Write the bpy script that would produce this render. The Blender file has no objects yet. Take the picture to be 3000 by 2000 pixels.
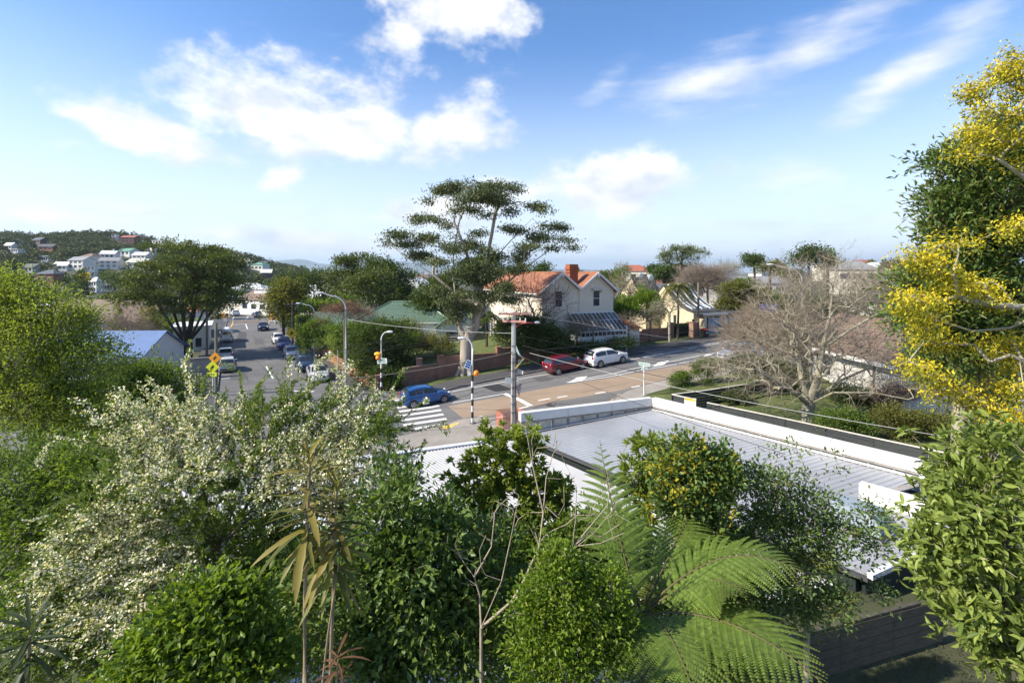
import bpy, bmesh, math, random
import numpy as np
from mathutils import Vector, Matrix
R = math.radians
rng = np.random.default_rng(7)
random.seed(7)
scene = bpy.context.scene
col = scene.collection

# ------------------------------------------------------------------ camera
F, H0, CZ = 1416.67, 797.0, 11.0          # focal length and horizon in photo pixels, eye height in metres
cam_d = bpy.data.cameras.new('camera'); cam = bpy.data.objects.new('camera', cam_d); col.objects.link(cam)
cam.location = (0, 0, CZ); cam.rotation_euler = (R(90), 0, 0)
cam_d.sensor_width = 36; cam_d.lens = 17.0; cam_d.shift_y = -(1000-H0)/3000
cam_d.clip_start = .1; cam_d.clip_end = 40000
scene.camera = cam
# ------------------------------------------------------------------ light and exposure
SUN_EL, SUN_AZ = R(38), R(-107)             # azimuth from +Y, clockwise; negative is left
sun_d = bpy.data.lights.new('sun', 'SUN'); sun = bpy.data.objects.new('sun', sun_d); col.objects.link(sun)
sdir = Vector((math.sin(SUN_AZ)*math.cos(SUN_EL), math.cos(SUN_AZ)*math.cos(SUN_EL), math.sin(SUN_EL)))
sun.rotation_euler = sdir.to_track_quat('Z', 'Y').to_euler()
sun_d.energy = 2.45; sun_d.angle = R(.6); sun_d.color = (1.0, .91, .77)
vs = scene.view_settings
vs.view_transform = 'Standard'; vs.look = 'None'; vs.gamma = 1; vs.use_curve_mapping = False; vs.exposure = 1.85
scene.cycles.use_denoising = True
scene.cycles.max_bounces = 8; scene.cycles.diffuse_bounces = 6; scene.cycles.glossy_bounces = 3
scene.cycles.transmission_bounces = 4; scene.cycles.transparent_max_bounces = 6; scene.cycles.volume_bounces = 0
scene.cycles.caustics_reflective = False; scene.cycles.caustics_refractive = False
# ------------------------------------------------------------------ world: sky and clouds (by direction)
world = bpy.data.worlds.new('World'); scene.world = world; world.use_nodes = True
def build_sky():
    nt = world.node_tree; nt.nodes.clear(); N = nt.nodes.new; Lk = nt.links.new
    def math_n(op, a, b=None, c=None, clamp=False):
        n = N('ShaderNodeMath'); n.operation = op; n.use_clamp = clamp
        for i, v in enumerate((a, b, c)):
            if v is None: continue
            if isinstance(v, (int, float)): n.inputs[i].default_value = v
            else: Lk(v, n.inputs[i])
        return n.outputs[0]
    tc = N('ShaderNodeTexCoord'); D = tc.outputs['Generated']
    sky = N('ShaderNodeTexSky'); sky.sky_type = 'NISHITA'; sky.sun_disc = False
    sky.sun_elevation = SUN_EL; sky.sun_rotation = SUN_AZ; sky.altitude = 60
    sky.air_density = .85; sky.dust_density = .5; sky.ozone_density = 2.5
    sep = N('ShaderNodeSeparateXYZ'); Lk(D, sep.inputs[0])
    az = math_n('ARCTAN2', sep.outputs[0], sep.outputs[1])
    el = math_n('ARCSINE', sep.outputs[2])
    # cloud texture space: a flat layer seen in perspective
    den = math_n('ADD', math_n('MAXIMUM', sep.outputs[2], 0.0), .16)
    cx = math_n('DIVIDE', sep.outputs[0], den); cy = math_n('DIVIDE', sep.outputs[1], den)
    cv = N('ShaderNodeCombineXYZ'); Lk(cx, cv.inputs[0]); Lk(cy, cv.inputs[1])
    ae = N('ShaderNodeCombineXYZ'); Lk(az, ae.inputs[0]); Lk(el, ae.inputs[1])
    def noise(vec, scale, detail, rough=.55, dist=0., loc=(0, 0, 0), sc=(1, 1, 1), rot=0):
        mp = N('ShaderNodeMapping'); Lk(vec, mp.inputs[0]); mp.inputs['Location'].default_value = loc; mp.inputs['Scale'].default_value = sc
        mp.inputs['Rotation'].default_value = (0, 0, rot)
        n = N('ShaderNodeTexNoise'); n.inputs['Scale'].default_value = scale; n.inputs['Detail'].default_value = detail
        n.inputs['Roughness'].default_value = rough; n.inputs['Distortion'].default_value = dist; Lk(mp.outputs[0], n.inputs[0])
        return n.outputs['Fac']
    n1 = noise(ae.outputs[0], 5.5, 6, .6, 0, (1.3, .4, 0), (1, 1.5, 1))
    n2 = noise(ae.outputs[0], 13, 7, .64, 0, (4.3, 2.4, 0), (1, 1.3, 1), .2)
    streak = noise(ae.outputs[0], 7, 5, .6, 0, (2.3, 7.4, 0), (.8, 3.6, 1), .45)
    # individual cloud banks: azimuth, elevation, half sizes (degrees), tilt, weight
    def px(x, y):
        a = math.atan((x-1500)/F); return a, math.atan((H0-y)/F*math.cos(a))
    banks = [ # px, py, rx, ry (photo pixels), tilt, softness use streak
        (830, 330, 320, 135, -.1, 0, 1.05), (480, 410, 270, 62, -.22, 0, 1.0), (1000, 390, 260, 110, .12, 0, 1.0), (1330, 385, 210, 110, .42, 0, .85),
        (850, 510, 130, 50, .5, 0, .6), (190, 425, 90, 40, .3, 0, .55), (1310, 40, 250, 105, -.2, 0, 1.0), (1210, 110, 130, 120, -.5, 0, .7),
        (2080, 240, 250, 85, .12, 1, .8), (2380, 130, 330, 75, .3, 1, .72), (2640, 230, 260, 60, .5, 1, .95), (2850, 60, 260, 60, .25, 1, .6), (1770, 250, 130, 50, .6, 1, .42),
        (1780, 530, 290, 85, .12, 0, 1.0), (1420, 590, 330, 75, .1, 0, .95), (1250, 640, 200, 40, 0, 0, .8), (2340, 520, 220, 55, -.1, 1, .6),
        (100, 640, 260, 55, 0, 0, .85), (640, 690, 190, 38, 0, 0, .85), (860, 700, 170, 40, .1, 0, .85), (430, 625, 110, 26, -.1, 0, .6), (1000, 720, 300, 38, .0, 0, .85),
        (-400, 300, 420, 120, .2, 0, .9), (3500, 300, 420, 120, .2, 0, .9), (500, -700, 500, 200, .2, 0, .9), (2300, -700, 600, 200, -.2, 1, .9), (-900, 650, 500, 60, 0, 0, .9), (4300, 640, 500, 60, 0, 0, .9)]
    acc = None; accs = None
    for (x, y, rx, ry, tl, st, w) in banks:
        a, e = px(x, y); k = math.cos(a)**2
        mp = N('ShaderNodeMapping'); mp.vector_type = 'TEXTURE'; Lk(ae.outputs[0], mp.inputs[0])
        mp.inputs['Location'].default_value = (a, e, 0); mp.inputs['Rotation'].default_value = (0, 0, tl)
        mp.inputs['Scale'].default_value = (rx/F*max(k, .35), ry/F*max(math.cos(a), .5), 1)
        ln = N('ShaderNodeVectorMath'); ln.operation = 'LENGTH'; Lk(mp.outputs[0], ln.inputs[0])
        v = math_n('MULTIPLY', math_n('SUBTRACT', 1.45, ln.outputs['Value']), w)
        v = math_n('MAXIMUM', v, 0.)
        if st: accs = v if accs is None else math_n('MAXIMUM', accs, v)
        else: acc = v if acc is None else math_n('MAXIMUM', acc, v)
    far_n = noise(D, 1.7, 3, .5, 0, (3.1, 8.7, 1.9))
    amb = math_n('MULTIPLY', math_n('SUBTRACT', far_n, .66), 3.0)
    nn = math_n('ADD', math_n('MULTIPLY', n1, 2.5), math_n('MULTIPLY', n2, 1.3))       # mean about 1.2
    d1 = math_n('ADD', math_n('MAXIMUM', acc, amb), math_n('SUBTRACT', nn, 2.16))
    m1 = N('ShaderNodeMapRange'); m1.interpolation_type = 'SMOOTHSTEP'; Lk(d1, m1.inputs[0]); m1.inputs[1].default_value = .05; m1.inputs[2].default_value = .85
    d2 = math_n('ADD', accs, math_n('MULTIPLY', math_n('SUBTRACT', math_n('ADD', math_n('MULTIPLY', streak, 1.6), math_n('MULTIPLY', n2, .5)), 1.36), 1.0))
    m2 = N('ShaderNodeMapRange'); m2.interpolation_type = 'SMOOTHSTEP'; Lk(d2, m2.inputs[0]); m2.inputs[1].default_value = -.12; m2.inputs[2].default_value = 1.1
    # thin stratus low over the horizon, all the way round
    hz = noise(ae.outputs[0], 9, 4, .55, 0, (.3, .9, 0), (.6, 5.5, 1))
    low = N('ShaderNodeMapRange'); Lk(el, low.inputs[0]); low.inputs[1].default_value = R(9); low.inputs[2].default_value = R(.5); low.interpolation_type = 'SMOOTHSTEP'
    m3 = math_n('MULTIPLY', low.outputs[0], math_n('MULTIPLY', math_n('SUBTRACT', hz, .40), 4.0, clamp=True), clamp=True)
    mask = math_n('MAXIMUM', math_n('MAXIMUM', m1.outputs[0], math_n('MULTIPLY', m2.outputs[0], .88)), math_n('MULTIPLY', m3, .9))
    # cloud shade: underside slightly grey
    sh = noise(ae.outputs[0], 9, 3, .55, 0, (1.3, .47, 0), (1, 1.6, 1))
    ramp = N('ShaderNodeMapRange'); Lk(sh, ramp.inputs[0]); ramp.inputs[1].default_value = .36; ramp.inputs[2].default_value = .6; ramp.inputs[3].default_value = 0; ramp.inputs[4].default_value = 1
    cc = N('ShaderNodeMix'); cc.data_type = 'RGBA'; Lk(ramp.outputs[0], cc.inputs['Factor'])
    cc.inputs['A'].default_value = (2.55, 2.7, 3.0, 1); cc.inputs['B'].default_value = (3.75, 3.7, 3.65, 1)
    mx = N('ShaderNodeMix'); mx.data_type = 'RGBA'; Lk(mask, mx.inputs['Factor']); hs = N('ShaderNodeHueSaturation'); hs.inputs['Saturation'].default_value = 1.2; hs.inputs['Hue'].default_value = .503; hs.inputs['Value'].default_value = .74; Lk(sky.outputs[0], hs.inputs['Color']); hzf = N('ShaderNodeMapRange'); hzf.interpolation_type = 'SMOOTHSTEP'; Lk(el, hzf.inputs[0]); hzf.inputs[1].default_value = R(26); hzf.inputs[2].default_value = R(0); hzf.inputs[4].default_value = .75; hzm = N('ShaderNodeMix'); hzm.data_type = 'RGBA'; Lk(hzf.outputs[0], hzm.inputs['Factor']); Lk(hs.outputs[0], hzm.inputs['A']); hzm.inputs['B'].default_value = (3.3, 3.5, 3.75, 1); Lk(hzm.outputs['Result'], mx.inputs['A']); Lk(cc.outputs['Result'], mx.inputs['B'])
    bg = N('ShaderNodeBackground'); bg.inputs['Strength'].default_value = .094; Lk(mx.outputs['Result'], bg.inputs['Color'])
    out = N('ShaderNodeOutputWorld'); Lk(bg.outputs[0], out.inputs[0])
build_sky()
world.cycles.sampling_method = 'MANUAL'; world.cycles.sample_map_resolution = 512

# ------------------------------------------------------------------ materials
MATS = {}
def M(name, rgb, rough=.6, var=.15, scale=2., bump=0., bscale=20., metal=0., spec=.5, coat=0., rgb2=None, detail=6, stretch=None):
    if name in MATS: return MATS[name]
    m = bpy.data.materials.new(name); m.use_nodes = True; nt = m.node_tree; N = nt.nodes.new; Lk = nt.links.new
    b = nt.nodes['Principled BSDF']; b.inputs['Roughness'].default_value = rough; b.inputs['Metallic'].default_value = metal
    b.inputs['Specular IOR Level'].default_value = spec; b.inputs['Coat Weight'].default_value = coat
    tc = N('ShaderNodeTexCoord'); vec = tc.outputs['Object']
    if stretch:
        mp = N('ShaderNodeMapping'); Lk(vec, mp.inputs[0]); mp.inputs['Scale'].default_value = stretch; vec = mp.outputs[0]
    n = N('ShaderNodeTexNoise'); n.inputs['Scale'].default_value = scale; n.inputs['Detail'].default_value = detail; n.inputs['Roughness'].default_value = .65; Lk(vec, n.inputs[0])
    mr = N('ShaderNodeMapRange'); Lk(n.outputs['Fac'], mr.inputs[0]); mr.inputs[1].default_value = .32; mr.inputs[2].default_value = .68
    mx = N('ShaderNodeMix'); mx.data_type = 'RGBA'; Lk(mr.outputs[0], mx.inputs['Factor'])
    c2 = rgb2 or tuple(min(1, c*(1+var)) for c in rgb); c1 = rgb if rgb2 else tuple(c*(1-var) for c in rgb)
    mx.inputs['A'].default_value = (*c1, 1); mx.inputs['B'].default_value = (*c2, 1)
    Lk(mx.outputs['Result'], b.inputs['Base Color'])
    if bump:
        n2 = N('ShaderNodeTexNoise'); n2.inputs['Scale'].default_value = bscale; n2.inputs['Detail'].default_value = 5; Lk(vec, n2.inputs[0])
        bp = N('ShaderNodeBump'); bp.inputs['Strength'].default_value = bump; bp.inputs['Distance'].default_value = .02; Lk(n2.outputs['Fac'], bp.inputs['Height']); Lk(bp.outputs[0], b.inputs['Normal'])
    MATS[name] = m; return m
def leaf_mat(name, c_dark, c_light, rough=.5, trans=.46, spec=.3):
    """leaf colour varies leaf by leaf through the point attribute 'tint' (0..1)"""
    if name in MATS: return MATS[name]
    m = bpy.data.materials.new(name); m.use_nodes = True; nt = m.node_tree; N = nt.nodes.new; Lk = nt.links.new
    b = nt.nodes['Principled BSDF']; b.inputs['Roughness'].default_value = rough; b.inputs['Specular IOR Level'].default_value = spec
    at = N('ShaderNodeAttribute'); at.attribute_name = 'tint'
    mx = N('ShaderNodeMix'); mx.data_type = 'RGBA'; Lk(at.outputs['Fac'], mx.inputs['Factor'])
    mx.inputs['A'].default_value = (*c_dark, 1); mx.inputs['B'].default_value = (*c_light, 1)
    Lk(mx.outputs['Result'], b.inputs['Base Color'])
    tr = N('ShaderNodeBsdfTranslucent'); mb = N('ShaderNodeMix'); mb.data_type = 'RGBA'; mb.blend_type = 'MULTIPLY'; mb.inputs['Factor'].default_value = 1
    Lk(mx.outputs['Result'], mb.inputs['A']); mb.inputs['B'].default_value = (1.3, 1.25, .55, 1); Lk(mb.outputs['Result'], tr.inputs['Color'])
    ms = N('ShaderNodeMixShader'); ms.inputs[0].default_value = trans; Lk(b.outputs[0], ms.inputs[1]); Lk(tr.outputs[0], ms.inputs[2])
    Lk(ms.outputs[0], nt.nodes['Material Output'].inputs['Surface'])
    MATS[name] = m; return m
def tile_mat(name, c1, c2, mortar, w, h, msize=.02, rough=.8, bump=.6, offset=.5, plane='xz', warp=0., blotch=None, bdist=.03):
    """brick / tile courses on a face; plane picks the local axes that carry the pattern"""
    if name in MATS: return MATS[name]
    m = bpy.data.materials.new(name); m.use_nodes = True; nt = m.node_tree; N = nt.nodes.new; Lk = nt.links.new
    b = nt.nodes['Principled BSDF']; b.inputs['Roughness'].default_value = rough; b.inputs['Specular IOR Level'].default_value = .3
    tc = N('ShaderNodeTexCoord')
    if plane == 'uv': vec = tc.outputs['UV']
    else:
        sp = N('ShaderNodeSeparateXYZ'); Lk(tc.outputs['Object'], sp.inputs[0]); cb = N('ShaderNodeCombineXYZ')
        ax = {'x': 0, 'y': 1, 'z': 2}; Lk(sp.outputs[ax[plane[0]]], cb.inputs[0]); Lk(sp.outputs[ax[plane[1]]], cb.inputs[1]); vec = cb.outputs[0]
    br = N('ShaderNodeTexBrick'); Lk(vec, br.inputs[0]); br.offset = offset
    br.inputs['Scale'].default_value = 1; br.inputs['Brick Width'].default_value = w; br.inputs['Row Height'].default_value = h
    br.inputs['Mortar Size'].default_value = msize; br.inputs['Mortar Smooth'].default_value = .3; br.inputs['Bias'].default_value = 0
    br.inputs['Color1'].default_value = (*c1, 1); br.inputs['Color2'].default_value = (*c2, 1); br.inputs['Mortar'].default_value = (*mortar, 1)
    n = N('ShaderNodeTexNoise'); n.inputs['Scale'].default_value = .9; n.inputs['Detail'].default_value = 8; n.inputs['Roughness'].default_value = .7; Lk(tc.outputs['Object'], n.inputs[0])
    mr = N('ShaderNodeMapRange'); Lk(n.outputs['Fac'], mr.inputs[0]); mr.inputs[1].default_value = .42; mr.inputs[2].default_value = .68
    mx = N('ShaderNodeMix'); mx.data_type = 'RGBA'; Lk(mr.outputs[0], mx.inputs['Factor']); Lk(br.outputs['Color'], mx.inputs['A'])
    bl = blotch or tuple(c*.55 for c in c1)
    mx.inputs['B'].default_value = (*bl, 1)
    m2 = N('ShaderNodeMath'); m2.operation = 'MULTIPLY'; m2.inputs[1].default_value = .6; Lk(mr.outputs[0], m2.inputs[0]); Lk(m2.outputs[0], mx.inputs['Factor'])
    Lk(mx.outputs['Result'], b.inputs['Base Color'])
    bp = N('ShaderNodeBump'); bp.invert = True; bp.inputs['Strength'].default_value = bump; bp.inputs['Distance'].default_value = bdist; Lk(br.outputs['Fac'], bp.inputs['Height']); Lk(bp.outputs[0], b.inputs['Normal'])
    MATS[name] = m; return m
def glass_mat(name='window_glass', c=(.03, .04, .05), rough=.06):
    return M(name, c, rough, .3, 1.2, spec=.9)

# ------------------------------------------------------------------ mesh helpers
class MB:
    """collects faces for ONE mesh object"""
    def __init__(s): s.v = []; s.f = []; s.uv = []
    def add(s, vs_, fs):
        o = len(s.v); s.v += [tuple(p) for p in vs_]; s.f += [tuple(i+o for i in f) for f in fs]; return s
    def box(s, c, size, rot=None):
        hx, hy, hz = (k/2 for k in size); pts = [Vector((x, y, z)) for x in (-hx, hx) for y in (-hy, hy) for z in (-hz, hz)]
        if rot is not None: pts = [rot @ p for p in pts]
        c = Vector(c); return s.add([c+p for p in pts], [(0, 1, 3, 2), (4, 6, 7, 5), (0, 4, 5, 1), (2, 3, 7, 6), (0, 2, 6, 4), (1, 5, 7, 3)])
    def bx(s, x0, x1, y0, y1, z0, z1): return s.box(((x0+x1)/2, (y0+y1)/2, (z0+z1)/2), (abs(x1-x0), abs(y1-y0), abs(z1-z0)))
    def bar(s, a, b, w, h=None, up=(0, 0, 1)):
        a, b = Vector(a), Vector(b); h = h or w; d = (b-a); L = d.length; d.normalize(); u = Vector(up)
        sd = d.cross(u); sd = sd.normalized() if sd.length > 1e-5 else Vector((1, 0, 0)); u = sd.cross(d)
        return s.box((a+b)/2, (L, w, h), Matrix((d, sd, u)).transposed())
    def tube(s, pts, rad, n=8, cap=True):
        pts = [Vector(p) for p in pts]; rr = rad if hasattr(rad, '__len__') else [rad]*len(pts); rings = []
        for i, p in enumerate(pts):
            t = (pts[min(i+1, len(pts)-1)]-pts[max(i-1, 0)]).normalized(); a = t.cross(Vector((0, 0, 1)))
            a = a.normalized() if a.length > 1e-3 else Vector((1, 0, 0)); b = t.cross(a)
            rings.append([p+(a*math.cos(2*math.pi*k/n)+b*math.sin(2*math.pi*k/n))*rr[i] for k in range(n)])
        o = 0; vs_ = [q for r in rings for q in r]; fs = []
        for i in range(len(pts)-1):
            for k in range(n): fs.append((i*n+k, i*n+(k+1) % n, (i+1)*n+(k+1) % n, (i+1)*n+k))
        if cap: fs += [tuple(range(n-1, -1, -1)), tuple(range((len(pts)-1)*n, len(pts)*n))]
        return s.add(vs_, fs)
    def cyl(s, c, r, h, n=16, axis='z', r2=None):
        c = Vector(c); d = {'x': Vector((1, 0, 0)), 'y': Vector((0, 1, 0)), 'z': Vector((0, 0, 1))}[axis]
        return s.tube([c-d*h/2, c+d*h/2], [r, r if r2 is None else r2], n)
    def prism(s, poly, ext):
        """poly: list of 3D points in order; ext: extrusion vector"""
        e = Vector(ext); n = len(poly); a = [Vector(p) for p in poly]; vs_ = a+[p+e for p in a]
        return s.add(vs_, [tuple(range(n))[::-1], tuple(range(n, 2*n))]+[(i, (i+1) % n, (i+1) % n+n, i+n) for i in range(n)])
    def sphere(s, c, r, n=14, m=8, sc=(1, 1, 1)):
        c = Vector(c); vs_ = []; fs = []
        for j in range(m+1):
            ph = math.pi*j/m
            for i in range(n):
                th = 2*math.pi*i/n; vs_.append(c+Vector((r*sc[0]*math.sin(ph)*math.cos(th), r*sc[1]*math.sin(ph)*math.sin(th), r*sc[2]*math.cos(ph))))
        for j in range(m):
            for i in range(n): fs.append((j*n+i, (j+1)*n+i, (j+1)*n+(i+1) % n, j*n+(i+1) % n))
        return s.add(vs_, fs)
    def mesh(s, name, mat, smooth=False):
        me = bpy.data.meshes.new(name); me.from_pydata(s.v, [], s.f); me.materials.append(mat)
        bm = bmesh.new(); bm.from_mesh(me); bmesh.ops.recalc_face_normals(bm, faces=bm.faces); bm.to_mesh(me); bm.free()
        if smooth:
            me.shade_smooth(); me.set_sharp_from_angle(angle=R(smooth if smooth is not True else 35))
        me.update(); return me
    def build(s, name, mat, parent=None, smooth=False, mw=None, **tags):
        o = bpy.data.objects.new(name, s.mesh(name, mat, smooth)); col.objects.link(o)
        if parent is not None: o.parent = parent
        if mw is not None: o.matrix_basis = mw
        return tag(o, **tags)
def tag(o, label=None, cat=None, group=None, kind=None):
    if label: o['label'] = label
    if cat: o['category'] = cat
    if group: o['group'] = group
    if kind: o['kind'] = kind
    return o
def empty(name, loc=(0, 0, 0), rz=0, label=None, cat=None, group=None):
    o = bpy.data.objects.new(name, None); col.objects.link(o); o.location = loc; o.rotation_euler = (0, 0, rz); o.empty_display_size = .3
    return tag(o, label, cat, group)
def inst(name, me, parent=None, loc=(0, 0, 0), rz=0, rot=None, scale=None, **tags):
    o = bpy.data.objects.new(name, me); col.objects.link(o); o.parent = parent; o.location = loc
    o.rotation_euler = rot if rot else (0, 0, rz)
    if scale: o.scale = scale
    return tag(o, **tags)
def np_mesh(name, V, T, mat, tint=None, smooth=False):
    """V (n,3), T (m,k) faces all of k corners"""
    me = bpy.data.meshes.new(name); V = np.ascontiguousarray(V, np.float32); T = np.ascontiguousarray(T, np.int32); k = T.shape[1]
    me.vertices.add(len(V)); me.vertices.foreach_set('co', V.ravel()); me.loops.add(T.size); me.loops.foreach_set('vertex_index', T.ravel())
    me.polygons.add(len(T)); me.polygons.foreach_set('loop_start', np.arange(0, T.size, k, dtype=np.int32))
    me.polygons.foreach_set('loop_total', np.full(len(T), k, np.int32))
    me.materials.append(mat); me.update(calc_edges=True)
    if tint is not None:
        a = me.attributes.new('tint', 'FLOAT', 'POINT'); a.data.foreach_set('value', np.ascontiguousarray(tint, np.float32))
    if smooth: me.shade_smooth()
    return me
def add_mesh(name, me, parent=None, **tags):
    o = bpy.data.objects.new(name, me); col.objects.link(o)
    if parent is not None:
        o.parent = parent; o.matrix_parent_inverse = Matrix.Translation(parent.location).inverted() if parent.rotation_euler.z == 0 else parent.matrix_basis.inverted()
    return tag(o, **tags)
# ------------------------------------------------------------------ the lie of the land
def Wp(px, py, Y): return Vector(((px-1500)/F*Y, Y, CZ-(py-H0)/F*Y))
DA = R(24.5); DX, DY = math.cos(DA), math.sin(DA)                    # main road heading (to the right, away)
P0 = (-4.5, 40.0)
SP = [-400, -14, -2, 16, 34, 60, 150, 400]; SZ = [0, 0, .25, 2.0, 3.0, 3.8, 5, 6]
def st(x, y): return (x-P0[0])*DX+(y-P0[1])*DY, -(x-P0[0])*DY+(y-P0[1])*DX
def xy(s, t): return P0[0]+s*DX-t*DY, P0[1]+s*DY+t*DX
def sm(x): x = np.clip(x, 0, 1); return x*x*(3-2*x)
def zg(x, y):
    s, t = st(x, y)
    z = np.interp(s, SP, SZ)
    near = sm((t+12)/-9.)                                             # our own section, beyond the shop building
    return z*(1-near)+near*2.0*sm((np.asarray(x)-3.5)/4.)
def G(px, py, off=0.):
    lo = 6.
    Y = np.arange(6, 420, .02); X = (px-1500)/F*Y; Z = CZ-(py-H0)/F*Y
    i = np.argmax(Z <= zg(X, Y)+off); return Vector((X[i], Y[i], float(zg(X[i], Y[i]))))
# ------------------------------------------------------------------ ground, hills, roads
def asphalt(name, c1, c2, patch, scale=.35):
    m = M(name, c1, .85, rgb2=c2, scale=scale, bump=.25, bscale=60, detail=10)
    nt = m.node_tree; N = nt.nodes.new; Lk = nt.links.new; b = nt.nodes['Principled BSDF']; src = b.inputs['Base Color'].links[0].from_socket
    tc = N('ShaderNodeTexCoord'); mp = N('ShaderNodeMapping'); Lk(tc.outputs['Object'], mp.inputs[0]); mp.inputs['Rotation'].default_value = (0, 0, -DA); mp.inputs['Scale'].default_value = (.12, .9, 1)
    n = N('ShaderNodeTexNoise'); n.inputs['Scale'].default_value = .9; n.inputs['Detail'].default_value = 7; Lk(mp.outputs[0], n.inputs[0])
    f = N('ShaderNodeTexNoise'); f.inputs['Scale'].default_value = 35; f.inputs['Detail'].default_value = 3; Lk(tc.outputs['Object'], f.inputs[0])
    r = N('ShaderNodeMapRange'); Lk(n.outputs['Fac'], r.inputs[0]); r.inputs[1].default_value = .4; r.inputs[2].default_value = .7; r.inputs[4].default_value = .55
    mx = N('ShaderNodeMix'); mx.data_type = 'RGBA'; Lk(r.outputs[0], mx.inputs['Factor']); Lk(src, mx.inputs['A']); mx.inputs['B'].default_value = (*patch, 1)
    r2 = N('ShaderNodeMapRange'); Lk(f.outputs['Fac'], r2.inputs[0]); r2.inputs[1].default_value = .3; r2.inputs[2].default_value = .7; r2.inputs[3].default_value = .75; r2.inputs[4].default_value = 1.25
    hm = N('ShaderNodeMix'); hm.data_type = 'RGBA'; hm.blend_type = 'MULTIPLY'; hm.inputs['Factor'].default_value = 1; Lk(mx.outputs['Result'], hm.inputs['A']); Lk(r2.outputs[0], hm.inputs['B'])
    Lk(hm.outputs['Result'], b.inputs['Base Color']); return m
m_asph = asphalt('asphalt', (.115, .113, .112), (.165, .16, .155), (.085, .084, .084))
m_asph2 = asphalt('asphalt_side', (.105, .104, .104), (.155, .15, .146), (.075, .074, .075))
m_brown = asphalt('worn_brown_chip_seal', (.25, .185, .125), (.31, .235, .165), (.20, .15, .105), .5)
m_tar = M('fresh_tar', (.022, .022, .024), .8, .2, 3)
m_path = asphalt('footpath_asphalt', (.05, .05, .052), (.08, .078, .076), (.04, .04, .042))
m_conc = M('footpath_concrete', (.22, .20, .175), .9, .2, .8, .3, 30, rgb2=(.30, .275, .24))
m_kerb = M('kerb_concrete', (.16, .15, .14), .9, .3, 2, .3, 25)
m_paintw = M('road_paint_white', (.72, .72, .70), .7, .1, 5, rgb2=(.60, .60, .58))
m_painty = M('road_paint_yellow', (.75, .42, .07), .7, .15, 5)
m_tact = M('tactile_yellow', (.70, .45, .10), .8, .2, 6)
m_grass = M('lawn_grass', (.055, .085, .018), .95, rgb2=(.12, .135, .035), scale=1.3, bump=.8, bscale=60, detail=10)
m_soil = M('bare_soil', (.075, .058, .042), 1, rgb2=(.12, .095, .065), scale=1.2, bump=.6, bscale=15)
m_ground = M('scrub_ground', (.035, .045, .018), 1, rgb2=(.075, .075, .035), scale=.15, bump=.5, bscale=8)
m_mount = M('mountain_slope', (.07, .085, .05), 1, rgb2=(.10, .11, .07), scale=.002)

def axis(lo, hi, fine0, fine1, step, ratio=1.25):
    a = list(np.arange(fine0, fine1+.01, step)); d = step
    while a[-1] < hi: d *= ratio; a.append(a[-1]+d)
    d = step
    while a[0] > lo: d *= ratio; a.insert(0, a[0]-d)
    return np.array(a)
def build_ground():
    xs = axis(-14000, 14000, -110, 130, 2.); ys = axis(-60, 14000, -6, 180, 2.)
    X, Y = np.meshgrid(xs, ys); Z = zg(X, Y)-.16
    fall = sm((Y-500)/2500.); Z = Z*(1-fall)-fall*6
    n, m = len(ys), len(xs); idx = np.arange(n*m).reshape(n, m)
    T = np.stack([idx[:-1, :-1], idx[:-1, 1:], idx[1:, 1:], idx[1:, :-1]], -1).reshape(-1, 4)
    add_mesh('ground', np_mesh('ground', np.stack([X, Y, Z], -1).reshape(-1, 3), T, m_ground, smooth=True), kind='structure')
build_ground()
# the wooded hill across the valley
HPX = np.array([-700, -300, 0, 130, 250, 330, 420, 560, 640, 700, 760, 800, 850, 1000])
HPY = np.array([690, 700, 706, 704, 700, 708, 716, 742, 752, 762, 775, 790, 800, 812])
HY0, HY1 = 150., 430.
def zhill(x, y):
    u = np.asarray(x)/np.maximum(y, 1.)*F+1500
    top = CZ+(H0-np.interp(u, HPX, HPY))/F*HY1
    k = sm((np.asarray(y)-HY0)/(HY1-HY0)); back = sm((np.asarray(y)-HY1)/300.)
    w = 1+.05*np.sin(x*.05)+.05*np.sin(y*.043+1.3)
    return np.maximum(top, 0)*(.25*np.clip((np.asarray(y)-HY0)/(HY1-HY0), 0, 1)+.75*k)*w*(1-.8*back)-.4
def Ghill(px, py):
    Y = np.arange(HY0, HY1+60, .25); X = (px-1500)/F*Y; Z = CZ-(py-H0)/F*Y
    h = Z <= zhill(X, Y); i = int(np.argmax(h)) if h.any() else int(np.argmin(Z-zhill(X, Y)))
    return Vector((X[i], Y[i], float(zhill(X[i], Y[i]))))
def build_hill():
    us = np.linspace(-700, 1000, 90); ys = np.linspace(HY0-4, 700, 70)
    U, Y = np.meshgrid(us, ys); X = (U-1500)/F*Y; Z = zhill(X, Y); n, m = U.shape; idx = np.arange(n*m).reshape(n, m)
    T = np.stack([idx[:-1, :-1], idx[:-1, 1:], idx[1:, 1:], idx[1:, :-1]], -1).reshape(-1, 4)
    add_mesh('hill', np_mesh('hill', np.stack([X, Y, Z], -1).reshape(-1, 3), T, m_ground, smooth=True), kind='structure')
build_hill()
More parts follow.
